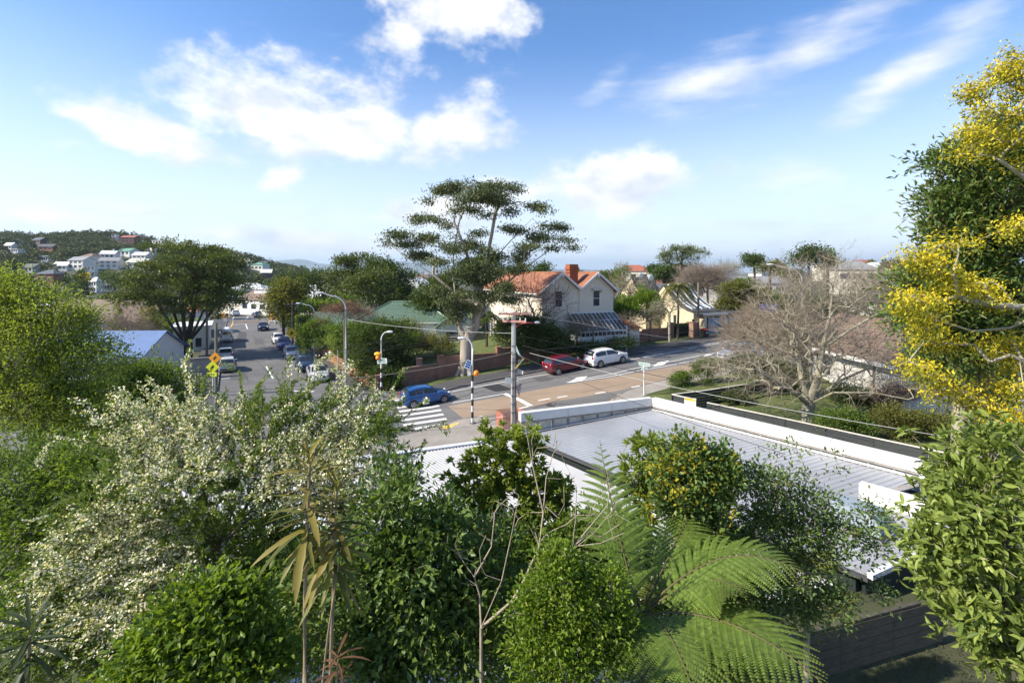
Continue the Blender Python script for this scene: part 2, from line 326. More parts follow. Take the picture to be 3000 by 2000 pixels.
def build_mountains():
    pts = [(560, 800), (700, 786), (790, 780), (830, 768), (875, 757), (920, 766), (960, 776), (1020, 772), (1080, 778), (1130, 770), (1180, 764), (1240, 770), (1330, 778), (1420, 783), (1500, 781), (1600, 787), (1800, 793)]
    ux = np.linspace(560, 1800, 140); ty = np.interp(ux, [p[0] for p in pts], [p[1] for p in pts])+np.sin(ux*.11)*1.2+np.sin(ux*.043)*1.5
    rows = [(6500, .0), (7400, .42), (8200, .72), (9000, 1.), (9800, .6), (11000, 0)]
    V = []
    for Yr, k in rows:
        for u, t in zip(ux, ty):
            ztop = CZ+(H0-t)/F*9000; w = 1+.12*math.sin(u*.09+Yr*.001)+.08*math.sin(u*.21+Yr)
            V.append(((u-1500)/F*9000, Yr+40*math.sin(u*.05), -6+(ztop+6)*k*(w if 0 < k < 1 else 1)))
    n, m = len(rows), len(ux); idx = np.arange(n*m).reshape(n, m)
    T = np.stack([idx[:-1, :-1], idx[:-1, 1:], idx[1:, 1:], idx[1:, :-1]], -1).reshape(-1, 4)
    add_mesh('mountains', np_mesh('mountains', np.array(V), T, m_mount, smooth=True), kind='structure')
build_mountains()

def resample(P, n):
    P = np.array([(p[0], p[1]) for p in P], float); d = np.r_[0, np.cumsum(np.linalg.norm(np.diff(P, axis=0), axis=1))]
    t = np.linspace(0, d[-1], n); return np.stack([np.interp(t, d, P[:, 0]), np.interp(t, d, P[:, 1])], 1)
def strip(name, A, B, mat, off, n=60, skirt=.0, zf=zg, parent=None, smooth=False, m=2, **tags):
    """surface draped between two polylines; skirt gives it a kerb-like edge down both sides"""
    A, B = resample(A, n), resample(B, n); V = []; Fc = []
    for i in range(n):
        for j in range(m):
            k = j/(m-1); x, y = A[i]*(1-k)+B[i]*k; V.append((x, y, float(zf(x, y))+off))
    for i in range(n-1):
        for j in range(m-1): Fc.append((i*m+j, i*m+j+1, (i+1)*m+j+1, (i+1)*m+j))
    if skirt:
        o = len(V)
        for i in range(n):
            for j in (0, m-1): v = V[i*m+j]; V.append((v[0], v[1], v[2]-skirt))
        for i in range(n-1):
            Fc.append((i*m, (i+1)*m, o+(i+1)*2, o+i*2)); Fc.append((i*m+m-1, (i+1)*m+m-1, o+(i+1)*2+1, o+i*2+1))
        Fc.append((0, m-1, o+1, o)); e = (n-1); Fc.append((e*m, e*m+m-1, o+e*2+1, o+e*2))
    mb = MB(); mb.v = V; mb.f = Fc; return mb.build(name, mat, parent, smooth, **tags)
def gl(*pts): return [G(*p).xy for p in pts]
def off_line(P, d):
    P = [Vector((p[0], p[1])) for p in P]; o = []
    for i, p in enumerate(P):
        t = (P[min(i+1, len(P)-1)]-P[max(i-1, 0)]).normalized(); o.append(p+Vector((-t.y, t.x))*d)
    return o
# main road sheet and the side road that runs off to the left
main_road = strip('main_road', [xy(-60, 6.5), xy(160, 6.5)], [xy(-60, -11.5), xy(160, -11.5)], m_asph, 0, 150, m=6, kind='structure')
LRC = [(-12.5, 30), (-18.5, 40), (-26.6, 54), (-55.4, 104), (-61, 114), (-66, 126), (-69, 140), (-69, 160), (-67, 185)]
side_road = strip('side_road', off_line(LRC, 5.2), off_line(LRC, -5.2), m_asph2, .004, 120, m=3, kind='structure')
lane = strip('access_lane', [(3.2, 36.5), (8.8, 30), (18, 18)], [(7.6, 38.6), (11.6, 33), (21, 21)], m_asph2, .004, 40, m=3, kind='structure')
def footpath(name, A, B, mat, kerb_side='A', n=60, off=.13):
    o = strip(name, A, B, mat, off, n, skirt=.2, kind='structure', m=3)
    k = A if kerb_side == 'A' else B; other = B if kerb_side == 'A' else A
    K = resample(k, n); O = resample(other, n); V = [Vector(K[i])+(Vector(O[i])-Vector(K[i])).normalized()*.15 for i in range(n)]
    strip('kerb', [tuple(x) for x in K], V, m_kerb, off+.012, n, skirt=.19, parent=o); return o
FARK = gl((1000, 1153), (1119, 1158), (1190, 1163), (1260, 1160), (1318, 1143), (1350, 1134), (1480, 1109), (1597, 1086), (1717, 1064), (1838, 1043), (1950, 1022), (2012, 1014), (2113, 997), (2239, 980))
e = Vector(FARK[-1]); FARK += [e+Vector((DX, DY))*k for k in (15, 60)]
WALL = gl((1108, 1149), (1180, 1135), (1290, 1110), (1460, 1078), (1700, 1033), (1965, 992))
e2 = WALL[-1]; WALLX = WALL+[e2+Vector((DX, DY))*k for k in (14, 60)]
WALL0 = [G(1000, 1149).xy]+WALLX
footpath('footpath', FARK, off_line(FARK, 2.6)[:-1]+[off_line(FARK, 2.6)[-1]], m_path)
strip('grass_verge', off_line(FARK, 2.58), [w+Vector((-.1, .3)) for w in WALL0], m_grass, .12, 60, m=3, kind='structure')
# path along the right of the side road
RK = off_line(LRC[1:6], -5.2)
RK[0] = G(985, 1146).xy
footpath('footpath', RK, off_line(RK, -2.6), m_path)
LK = off_line(LRC[1:5], 5.2)
footpath('footpath', LK, off_line(LK, 2.6), m_path, n=40)
# near corner with the crossing pole
NK = gl((760, 1345), (1000, 1310), (1130, 1290), (1223, 1270), (1247, 1260), (1298, 1248), (1342, 1234), (1372, 1228), (1410, 1225), (1464, 1229), (1510, 1238))+[(4.6, 32), (7.4, 29.3)]
NB = [(-22, 18), (-12, 20.5), (-3.5, 24), (.2, 25.6), (6.8, 28.2), (8.0, 28.7)]
footpath('footpath', NK, NB, m_conc, n=80)
# right corner: footpath, berm
CK = [(12.5, 30.8), (8.9, 33.8)]+gl((1788, 1180), (1806, 1163), (1840, 1146), (1890, 1131), (1960, 1113), (2060, 1092), (2200, 1065)); e = Vector(CK[-1]); CK += [e+Vector((DX, DY))*k for k in (20, 70)]
footpath('footpath', CK, off_line(CK, -1.9), m_conc, n=80)
strip('grass_berm', off_line(CK, -1.88), off_line(CK, -7.5), m_grass, .125, 60, m=4, kind='structure')
# --- paint and patches, each a piece of the road it lies on
def mark(name, pts, w, mat=None, road=None, off=.014, world=False):
    P = pts if world else gl(*pts); n = max(2, int(sum((Vector(P[i+1])-Vector(P[i])).length for i in range(len(P)-1))/.8)+1)
    a, b = off_line(P, w/2), off_line(P, -w/2); return strip(name, a, b, mat or m_paintw, off, n, parent=road or main_road)
def quad(name, pts, mat, road, off=.010, n=12, m=5):
    P = gl(*pts) if len(pts[0]) == 2 and abs(pts[0][0]) > 300 else pts; return strip(name, [P[0], P[1]], [P[3], P[2]], mat, off, n, parent=road, m=m)
strip('brown_surfacing', gl((1312, 1190), (1487, 1158), (1620, 1133), (1800, 1104), (1950, 1078), (2150, 1040)), gl((1365, 1232), (1500, 1204), (1620, 1177), (1800, 1147), (1950, 1113), (2150, 1066)), m_brown, .006, 40, m=5, parent=main_road)
for k in range(8):      # zebra crossing
    t = 2.9-k*1.15; s0 = -4.6-.12*k; s1 = s0+3.3
    if k == 7: s0 += .6; s1 += .3
    mark('crosswalk_stripe', [xy(s0, t), xy(s1, t)], .46, world=True)
mark('edge_line', [(1310, 1150), (1350, 1142), (1480, 1118), (1580, 1100), (1660, 1088)], .13)
mark('edge_line', [(1660, 1088), (1800, 1062), (1950, 1035), (2012, 1024)], .13)
for a, b in (((2016, 1022), (2045, 1016)), ((2050, 1015), (2110, 1004)), ((2120, 1002), (2180, 992)), ((2190, 990), (2260, 978))): mark('edge_line', [a, b], .13)
mark('centre_line', [(1325, 1180), (1400, 1167), (1473, 1154)], .14)
mark('turning_bay_line', [(1478, 1153), (1520, 1170), (1556, 1190)], .38)
mark('turning_bay_line', [(1558, 1188), (1520, 1197)], .2)
mark('centre_line', [(1660, 1120), (1800, 1094), (1950, 1062), (2060, 1040), (2160, 1022)], .14)
mark('centre_line', [(1690, 1118), (1800, 1101), (1950, 1073), (2060, 1052), (2160, 1033)], .14, off=.018)
for q in ([(1664, 1122), (1690, 1106), (1722, 1102), (1704, 1117)], [(1912, 1075), (1928, 1062), (1962, 1056), (1944, 1069)], [(2060, 1045), (2072, 1037), (2096, 1033), (2084, 1041)]): quad('painted_island_bar', q, m_paintw, main_road, .022, 4, 2)
for a, b in (((1348, 1233), (1412, 1219)), ((1576, 1174), (1612, 1167)), ((1744, 1153), (1774, 1148)), ((1850, 1135), (1876, 1130)), ((1922, 1121), (1942, 1117)), ((1632, 1165), (1662, 1160))): mark('lane_dash', [a, b], .2)
for a, b in (((1792, 1175), (1797, 1168)), ((1806, 1160), (1820, 1153)), ((1836, 1146), (1856, 1139)), ((1874, 1135), (1896, 1129)), ((1917, 1125), (1945, 1119)), ((1965, 1112), (1990, 1106))): mark('yellow_dash', [a, b], .16, m_painty)
mark('crossing_limit_line', [(1455, 1224), (1480, 1219)], .3)
quad('dark_patch', [(1412, 1133), (1462, 1125), (1504, 1141), (1452, 1148)], m_tar, main_road, .011, 4, 4)
quad('tactile_paving', [(1290, 1257), (1344, 1243), (1357, 1251), (1300, 1263)], m_tact, main_road, .16, 3, 3)
quad('tactile_paving', [(985, 1162), (1012, 1162), (1016, 1170), (986, 1170)], m_tact, main_road, .16, 3, 3)
for a, b in (((880, 1203), (918, 1198)), ((985, 1190), (1030, 1186)), ((1135, 1168), (1168, 1166))): mark('yellow_line', [a, b], .14, m_painty)
mark('lane_dash', [(1065, 1220), (1110, 1212)], .15); mark('lane_dash', [(890, 1212), (925, 1207)], .15)
# side road paint
mark('centre_dash', [(780, 1073), (800, 1109)], .16, road=side_road); mark('centre_dash', [(815, 1140), (835, 1175)], .16, road=side_road); mark('centre_dash', [(842, 1190), (862, 1215)], .16, road=side_road)
mark('centre_dash', [(720, 949), (725, 964)], .2, road=side_road); mark('centre_dash', [(720, 936), (727, 928)], .2, road=side_road); mark('centre_dash', [(681, 936), (685, 929)], .2, road=side_road)
mark('stop_line', [(684, 951), (718, 949)], .3, road=side_road); mark('cycle_mark', [(858, 1145), (920, 1147)], .3, road=side_road)
mark('parking_line', [(648, 1110), (672, 1107)], .12, road=side_road); mark('parking_line', [(652, 1160), (676, 1157)], .12, road=side_road); mark('parking_line', [(775, 1060), (790, 1059)], .1, road=side_road)
for a, b in (((676, 958), (682, 948)), ((681, 947), (683, 940))): mark('yellow_line', [a, b], .2, m_painty, side_road)
for dy in (0, 7): mark('rail', [(640, 938+dy), (870, 935+dy)], .12, M('rail_steel', (.10, .08, .07), .5, .2), side_road, .02)
quad('crossing_panel', [(690, 948), (800, 946), (800, 937), (690, 940)], M('crossing_panel_brown', (.16, .12, .09), .9, .3), side_road, .008, 6, 3)
quad('dark_patch', [(700, 972), (722, 972), (722, 1003), (690, 1003)], m_path, side_road, .009, 4, 3)  # darker patch on the lane beside the van, in the footpath colour
# raised gardens behind the brick wall
GS, GZ = [-9, -4, 3, 10, 18, 24, 30], [.9, 1.5, 2.2, 2.7, 3.3, 3.3, 3.1]
def zgar(x, y): return np.interp(st(x, y)[0], GS, GZ)
WALLB = off_line(WALL, .12)
strip('garden', WALLB, [xy(s_, 48) for s_ in (-8, 0, 8, 16, 22, 29)], m_grass, 0, 40, m=14, zf=zgar, skirt=2.5, kind='structure')
# ------------------------------------------------------------------ buildings
m_cream = M('cream_weatherboard', (.64, .57, .46), .7, .05, 1.5)
m_white = M('white_paint', (.64, .635, .61), .6, .05, 2)
m_whited = M('weathered_white_paint', (.70, .69, .66), .75, scale=2.5, rgb2=(.50, .47, .42), detail=9)
m_glass = glass_mat()
m_tile = tile_mat('terracotta_tiles', (.40, .16, .085), (.27, .105, .06), (.14, .06, .04), .34, .30, .025, .85, .8, plane='yx', blotch=(.24, .15, .10))
m_tileh = tile_mat('terracotta_tiles_hip', (.46, .17, .075), (.36, .13, .06), (.16, .06, .03), .34, .30, .025, .85, .8, plane='xy', blotch=(.30, .20, .12))
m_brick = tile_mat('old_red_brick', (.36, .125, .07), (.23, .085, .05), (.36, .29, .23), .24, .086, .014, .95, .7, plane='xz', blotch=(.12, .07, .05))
m_brick2 = tile_mat('sunlit_tone_brick', (.42, .165, .095), (.34, .12, .07), (.40, .32, .25), .24, .086, .014, .95, .7, plane='xz', blotch=(.42, .24, .16))  # lighter, more orange copy of the brick: sunlight put into its colour
m_chim = tile_mat('chimney_brick', (.42, .12, .05), (.33, .09, .04), (.22, .12, .08), .24, .086, .012, .95, .6, plane='xz', blotch=(.25, .08, .04))
def local(o, x, y, z=0): return o
def frame_house(name, ox, oy, oz, rz, label, cat, group=None): return empty(name, (ox, oy, oz), rz, label, cat, group)
def window(par, x, z, w, h, y=0., face='f', frame=.09, bars=True, mat=None, proud=.05, deep=.06):
    """sash window on a wall; face f: wall plane y const facing -y, face l: plane x const facing -x, r: +x"""
    def T(a, b, c): return {'f': Vector((a, y+b, c)), 'l': Vector((y+b, a, c)), 'r': Vector((y-b, a, c)), 'b': Vector((a, y-b, c))}[face]
    def bxs(mb, a0, a1, b0, b1, c0, c1): p, q = T(a0, b0, c0), T(a1, b1, c1); mb.bx(min(p.x, q.x), max(p.x, q.x), min(p.y, q.y), max(p.y, q.y), min(p.z, q.z), max(p.z, q.z))
    f = MB(); b0, b1 = -proud, .03
    bxs(f, x-w/2-frame, x-w/2, b0, b1, z-frame, z+h+frame); bxs(f, x+w/2, x+w/2+frame, b0, b1, z-frame, z+h+frame)
    bxs(f, x-w/2, x+w/2, b0, b1, z+h, z+h+frame); bxs(f, x-w/2-.05, x+w/2+.05, b0-.05, b1-.003, z-frame-.02, z)
    if bars: bxs(f, x-w/2, x+w/2, b0+.02, b1-.006, z+h*.5-.03, z+h*.5+.03)
    o = f.build('window', mat or m_white, par)
    g = MB(); bxs(g, x-w/2, x+w/2, -.012, .02, z, z+h); g.build('pane', m_glass, o); return o

def cream_house():
    gx, gy = (1643-1500)/F*54, 54.; HZ = 2.0
    r = empty('cream_house', (gx, gy, HZ), DA, 'two storey cream weatherboard house with orange tiled twin gables and red chimney', 'house')
    x0, x1, dp = -2.35, 7.1, 17.; ze, zp = 9.0-HZ, 10.85-HZ; xm = 2.375
    w = MB(); w.bx(x0, x1, 0, dp, -.5, ze)
    for a, b in ((x0, xm), (xm, x1)):
        w.prism([(a, .0, ze), (b, .0, ze), ((a+b)/2, .0, zp)], (0, dp, 0))
    w.build('wall', m_cream, r)
    # lapped boards, front and left walls, broken at the windows
    holes_f = [(-.3, 5.15, .85, 1.7), (4.72, 5.1, .85, 1.75)]
    bd = MB(); z = 1.0
    while z < ze+.02:
        segs = [(x0, x1)]
        for (hx, hz, hw, hh) in holes_f:
            if hz-.1 < z+.07 < hz+hh+.1: segs = [q for a, b in segs for q in ([(a, hx-hw/2-.09), (hx+hw/2+.09, b)] if a < hx < b else [(a, b)])]
        for a, b in segs: bd.add([(a, -.004, z+.15), (b, -.004, z+.15), (b, -.03, z), (a, -.03, z), (a, 0, z), (b, 0, z)], [(0, 1, 2, 3), (3, 2, 5, 4)])
        bd.add([(x0-.004, 0, z+.15), (x0-.004, dp, z+.15), (x0-.03, dp, z), (x0-.03, 0, z), (x0, 0, z), (x0, dp, z)], [(0, 1, 2, 3), (3, 2, 5, 4)])
        z += .165
    for c in ((x0+xm)/2, (xm+x1)/2):                                   # battens in the gable heads
        for k in range(-6, 7):
            h = (zp-ze)*(1-abs(k)*.34/2.36)-.1
            if h > .1: bd.bx(c+k*.34-.03, c+k*.34+.03, -.03, -.001, ze+.05, ze+h)
    bd.build('weatherboards', m_cream, r, kind='stuff')
    for a, b in ((x0, xm), (xm, x1)):
        c = (a+b)/2
        for sgn, e in ((-1, a), (1, b)):
            ov = .45 if e in (x0, x1) else .0
            xe = e+sgn*ov; sl = (zp-ze)/(c-a); zeo = ze-ov*sl
            rf = MB(); rf.prism([(c, -.45, zp+.12), (xe, -.45, zeo+.12), (xe, -.45, zeo+.02), (c, -.45, zp+.02)], (0, dp+.7, 0)); ro = rf.build('roof', m_tile, r)
            bb = MB(); bb.prism([(c, -.55, zp+.2), (xe+sgn*.05, -.55, zeo+.17), (xe+sgn*.05, -.55, zeo-.13), (c, -.55, zp-.1)], (0, .09, 0)); bb.build('barge_board', m_white, r)
        cap = MB(); cap.tube([(c, -.46, zp+.12), (c, dp+.2, zp+.12)], .1, 8); cap.build('ridge_cap', m_tile, r)
        fin = MB(); fin.bx(c-.07, c+.07, -.6, -.5, zp-.45, zp+.12); fin.build('finial', m_white, r)
    for xe, sg in ((x0, -1),):
        g = MB(); g.bx(x0-.56, x0-.42, 0, dp, ze-.50, ze-.36); g.build('gutter', m_white, r)
    for (hx, hz, hw, hh) in holes_f: window(r, hx, hz, hw, hh, 0, 'f', .12)
    for y_, z_, w_, h_ in ((3.0, 4.9, .85, 1.9), (7.7, 5.0, .8, 1.7), (9.5, 5.0, .8, 1.7), (14.7, 5.2, .9, 1.4), (14.7, 1.0, 1.5, 1.7)): window(r, y_, z_, w_, h_, x0, 'l', .12)
    hd = MB(); hd.prism([(4.1, -.03, 7.2), (4.1, -.55, 6.98), (4.1, -.55, 6.92), (4.1, -.03, 7.1)], (1.24, 0, 0)); ho = hd.build('window_hood', m_cream, r)
    [MB().prism([(q, -.03, 6.95), (q, -.45, 6.94), (q, -.03, 6.55)], (.06, 0, 0)).build('bracket', m_white, ho) for q in (4.16, 5.22)]
    dpipe = MB(); dpipe.tube([(xm, -.06, ze-.1), (xm, -.06, 1)], .045, 6); dpipe.build('downpipe', m_cream, r)
    # chimney in the valley
    c = MB(); cx, cy = xm+.05, 1.6; zt = 11.85-HZ
    c.bx(cx-.55, cx+.55, cy-.45, cy+.45, ze, zt-.55); c.bx(cx-.62, cx+.62, cy-.52, cy+.52, zt-.9, zt-.8); c.bx(cx-.66, cx+.66, cy-.56, cy+.56, zt-.55, zt-.3); c.bx(cx-.58, cx+.58, cy-.48, cy+.48, zt-.3, zt); co = c.build('chimney', m_chim, r)
    ms = MB(); ms.bx(cx-.56, cx+.56, cy-.46, cy+.46, zt+.002, zt+.06); ms.build('mossy_cap', M('moss', (.14, .13, .05), 1, .4, 6), co)
    # porch on the left wall
    p = MB(); 
    for y_ in (10.2, 11.4, 12.6): p.bx(x0-1.55, x0-1.4, y_-.07, y_+.07, -.5, 2.9)
    p.bx(x0-1.7, x0, 9.9, 12.9, 2.9, 3.2); po = p.build('porch', m_white, r)
    for y_ in (10.8, 12.0):
        a = MB(); a.prism([(x0-1.5, y_-.53, 2.9), (x0-1.5, y_-.53, 2.3), (x0-1.5, y_-.25, 2.7), (x0-1.5, y_, 2.8), (x0-1.5, y_+.25, 2.7), (x0-1.5, y_+.53, 2.3), (x0-1.5, y_+.53, 2.9)], (.06, 0, 0)); a.build('arch', m_cream, po)
    # glazed lean-to
    gz0, gz1, gy_, ga, gb = 2.55, 4.35, -2.6, 1.0, 7.1
    base = MB(); base.bx(ga, gb, gy_+.05, -.04, .6, gz0-.55); base.bx(ga, gb, gy_-.02, gy_+.08, gz0-.14, gz0+.02); 
    for k in range(12): x = ga+(gb-ga)*k/11; base.bx(x-.03, x+.03, gy_-.015, gy_+.07, gz0-.55, gz0-.14)
    base.bx(ga, gb, -.2, -.03, gz1-.05, gz1+.1); lo = base.build('glasshouse', m_white, r)
    fr = MB(); fr.bx(ga+.03, gb-.03, gy_+.06, gy_+.075, gz0-.55, gz0-.14); fr.build('pane', m_glass, lo)
    n = 11; m_gh = M('glasshouse_glass', (.055, .055, .05), .12, .5, 1.0, spec=.9, rgb2=(.13, .12, .10))
    for k in range(n+1):
        x = ga+(gb-ga)*k/n; b = MB(); b.bar((x, gy_, gz0+.03), (x, -.12, gz1+.03), .07, .07); b.build('glazing_bar', m_white, lo)
        if k < n:
            for q0, q1 in ((.02, .55), (.58, .97)):
                P = lambda q, xx: (xx, gy_+(-.12-gy_)*q, gz0+(gz1-gz0)*q)
                pn = MB(); pn.prism([P(q0, x+.04), P(q0, x+(gb-ga)/n-.04), P(q1, x+(gb-ga)/n-.04), P(q1, x+.04)], (0, -.006, .01)); pn.build('pane', m_gh, lo)
    cross = MB(); q = .565; cross.bar((ga, gy_+(-.12-gy_)*q, gz0+(gz1-gz0)*q+.03), (gb, gy_+(-.12-gy_)*q, gz0+(gz1-gz0)*q+.03), .06, .06); cross.build('glazing_bar', m_white, lo)
    h = MB(); h.add([(gb+.03, -.02, gz1), (gb+.03, gy_, gz0), (gb+2.3, gy_, gz0), (gb+.03, -.02, gz0-.05), (gb+.03, gy_, gz0-.05), (gb+2.3, gy_, gz0-.05), (gb+2.3, 2.5, gz0), (gb+.03, 2.5, gz1)], [(0, 1, 2), (0, 2, 6, 7)]); h.build('hip_roof', m_tileh, r)
    hw = MB(); hw.bx(gb+.01, gb+2.0, gy_+.3, 2.4, -.5, gz0-.02); hw.build('side_wall', m_cream, r)
    return r
cream_house()

def green_house():
    m_gt = tile_mat('green_pressed_tiles', (.115, .185, .13), (.095, .155, .11), (.045, .08, .055), .42, .36, .035, .5, .9, plane='uv', blotch=(.14, .19, .14))
    def slope(par, pts, name='roof'):
        mb = MB(); mb.add(pts, [tuple(range(len(pts)))]); o = mb.build(name, m_gt, par)
        me = o.data; uv = me.uv_layers.new(name='UVMap'); a, b = Vector(pts[0]), Vector(pts[1]); e = (b-a).normalized(); nn = me.polygons[0].normal; f = nn.cross(e)
        for l in me.loops: v = me.vertices[l.vertex_index].co-a; uv.data[l.index].uv = (v.dot(e), abs(v.dot(f)))
        return o
    r = empty('green_roofed_bungalow', (-14.2, 66, 1.6), R(4), 'white bungalow with green tiled hip roof behind dense garden shrubs', 'house')
    w = MB(); w.bx(-6, 6, -4, 4, -.5, 3.0); w.build('wall', m_white, r)
    e, zp = 3.0, 5.4; X, Y = 6.5, 4.5
    A, B, C, D_ = (-X, -Y, e), (X, -Y, e), (X, Y, e), (-X, Y, e); P_, Q = (-2.2, 0, zp), (1.8, 0, zp)
    slope(r, [A, B, Q, P_]); slope(r, [B, C, Q]); slope(r, [C, D_, P_, Q]); slope(r, [D_, A, P_])
    for a, b in ((P_, Q), (A, P_), (B, Q)): h = MB(); h.tube([a, b], .12, 6); h.build('ridge_cap', M('green_ridge', (.13, .20, .14), .5), r)
    g = MB(); g.bx(-X, X, -Y-.12, -Y, e-.15, e-.02); g.build('gutter', m_white, r)
    # gabled wing toward the corner
    wg = MB(); wg.bx(4.4, 8.6, -7.2, 0, -.5, 2.6); wg.prism([(4.4, -7.2, 2.6), (8.6, -7.2, 2.6), (6.5, -7.2, 4.1)], (0, 7, 0)); wo = wg.build('gabled_wing', m_white, r)
    slope(wo, [(4.0, -7.6, 2.42), (4.0, 0, 2.42), (6.5, 0, 4.25), (6.5, -7.6, 4.25)]); slope(wo, [(9.0, 0, 2.42), (9.0, -7.6, 2.42), (6.5, -7.6, 4.25), (6.5, 0, 4.25)])
    b = MB(); [b.bx(4.4, 8.6, -7.24, -7.2, z_, z_+.03) for z_ in np.arange(.2, 2.7, .3)]; b.build('weatherboard_joint', m_whited, wo, kind='stuff')
    window(r, 6.4, .9, 1.5, 1.2, -7.2, 'f'); window(r, -3, 1, 1.5, 1.2, -4, 'f'); window(r, 1, 1, 1.5, 1.2, -4, 'f')
    lw = MB(); lw.bx(-12, -6, -2.5, 3, -.5, 2.6); lw.build('side_wing', m_white, r); slope(r, [(-12.3, -3, 2.6), (-5.4, -3, 2.6), (-5.4, 0, 4.1), (-12.3, 0, 4.1)])
    ae = MB(); ae.tube([(1.2, 0, 5.4), (1.0, 0, 6.6)], .03, 5); ae.build('aerial', M('galv', (.3, .3, .3), .5), r)
green_house()

def swoop_house():
    m_y = M('pale_yellow_plaster', (.62, .52, .35), .8, .06, 1.5); m_dk = M('charcoal_membrane_roof', (.055, .052, .05), .7, .2, 1.5, .2, 12); m_dk2 = M('grey_trim', (.42, .42, .41), .6)
    m_door = M('blue_grey_roller_door', (.20, .30, .40), .5, .12, 2)
    r = empty('swoop_roofed_house', (23.0, 61.3, 3.2), DA, 'pale yellow house with concave charcoal roof, skylight strips and blue garage door', 'house')
    prof = [(0, 2.75), (1.0, 2.95), (2.0, 3.3), (3.0, 3.9), (4.0, 4.75), (4.8, 5.5), (5.4, 6.0)]
    back = [(8.2, 3.4)]
    def wing(par, x0, x1, pr, bk, dy=0, dz=0):
        w = MB(); poly = [(x0, dy+pr[0][0], -.6)]+[(x0, dy+a, b-.1+dz) for a, b in pr]+[(x0, dy+a, b-.1+dz) for a, b in bk]+[(x0, dy+bk[-1][0], -.6)]
        w.prism(poly, (x1-x0, 0, 0)); wo = w.build('wall', m_y, par)
        rf = MB(); top = [(dy+a, b+dz) for a, b in pr+bk]
        for (a, b), (c, d) in zip(top[:-1], top[1:]): rf.add([(x0-.12, a, b), (x1+.12, a, b), (x1+.12, c, d), (x0-.12, c, d), (x0-.12, a, b-.09), (x1+.12, a, b-.09), (x1+.12, c, d-.09), (x0-.12, c, d-.09)], [(0, 1, 2, 3), (4, 7, 6, 5), (0, 3, 7, 4), (1, 5, 6, 2)])
        rf.build('roof', m_dk, par); return wo
    wing(r, 0, 4.6, prof, back)
    wing(r, -2.4, 1.2, [(0, 4.4), (1.4, 5.0), (2.4, 5.9), (3.0, 6.8)], [(5.4, 4.6)], 6.2, .3)
    for x0, x1 in ((.75, 1.35), (2.45, 3.35), (3.9, 4.62)):
        f = MB(); g = MB(); q = prof[1:]
        for (a, b), (c, d) in zip(q[:-1], q[1:]):
            for xx in (x0, x1): f.bar((xx, a, b+.14), (xx, c, d+.14), .08, .14)
            g.prism([(x0+.05, a, b+.16), (x1-.05, a, b+.16), (x1-.05, c, d+.16), (x0+.05, c, d+.16)], (0, 0, .02))
        f.bar((x0, q[0][0], q[0][1]+.1), (x1, q[0][0], q[0][1]+.1), .1, .2); f.bar((x0, q[-1][0], q[-1][1]+.16), (x1, q[-1][0], q[-1][1]+.16), .1, .2)
        fo = f.build('skylight', m_white, r); g.build('pane', M('sky_glass', (.06, .09, .12), .12, .2, spec=.5), fo)
    ga = MB(); ga.bx(.9, 9.4, -.9, 5, -.6, 2.35); ga.build('garage', m_y, r)
    ro = MB(); ro.bx(.3, 9.8, -1.3, 5.2, 2.36, 2.52); ro.build('flat_roof', m_dk, r); fa = MB(); fa.bx(.28, 4.6, -1.34, -1.28, 2.40, 2.62); fa.build('fascia', m_white, r)
    for x0, x1 in ((1.5, 3.9), (5.0, 7.2)):
        d = MB(); d.bx(x0, x1, -.94, -.91, -.1, 2.05); do = d.build('roller_door', m_door, r)
        for k in range(9): s = MB(); s.bx(x0+.02, x1-.02, -.975, -.945, -.05+k*.235, .15+k*.235); s.build('slat', m_door, do)
        fr = MB(); fr.bx(x0-.14, x0-.003, -.99, -.905, -.4, 2.18); fr.bx(x1+.003, x1+.14, -.99, -.905, -.4, 2.18); fr.bx(x0, x1, -.985, -.905, 2.05, 2.18); fr.build('door_frame', M('dark_timber', (.05, .04, .035), .8), r)
    gt = MB(); gt.bx(4.1, 4.8, -1.05, -.98, -.2, 1.75); gt.build('gate', m_white, r)
    wi = MB(); wi.bx(-.03, .0, 3.0, 3.5, .9, 2.1); wi.build('window', m_glass, r)
    for (x, y, z, s) in ((-1.3, 8.6, 7.3, .45), (.2, 8.2, 7.0, .5)):
        dsh = MB(); dsh.sphere((x, y, z), s, 14, 6, (1, .25, 1)); dd = dsh.build('satellite_dish', m_white, r, True); st_ = MB(); st_.tube([(x, y+.1, z), (x, y+.3, z-.9)], .03, 5); st_.build('stand', m_dk2, dd)
swoop_house()

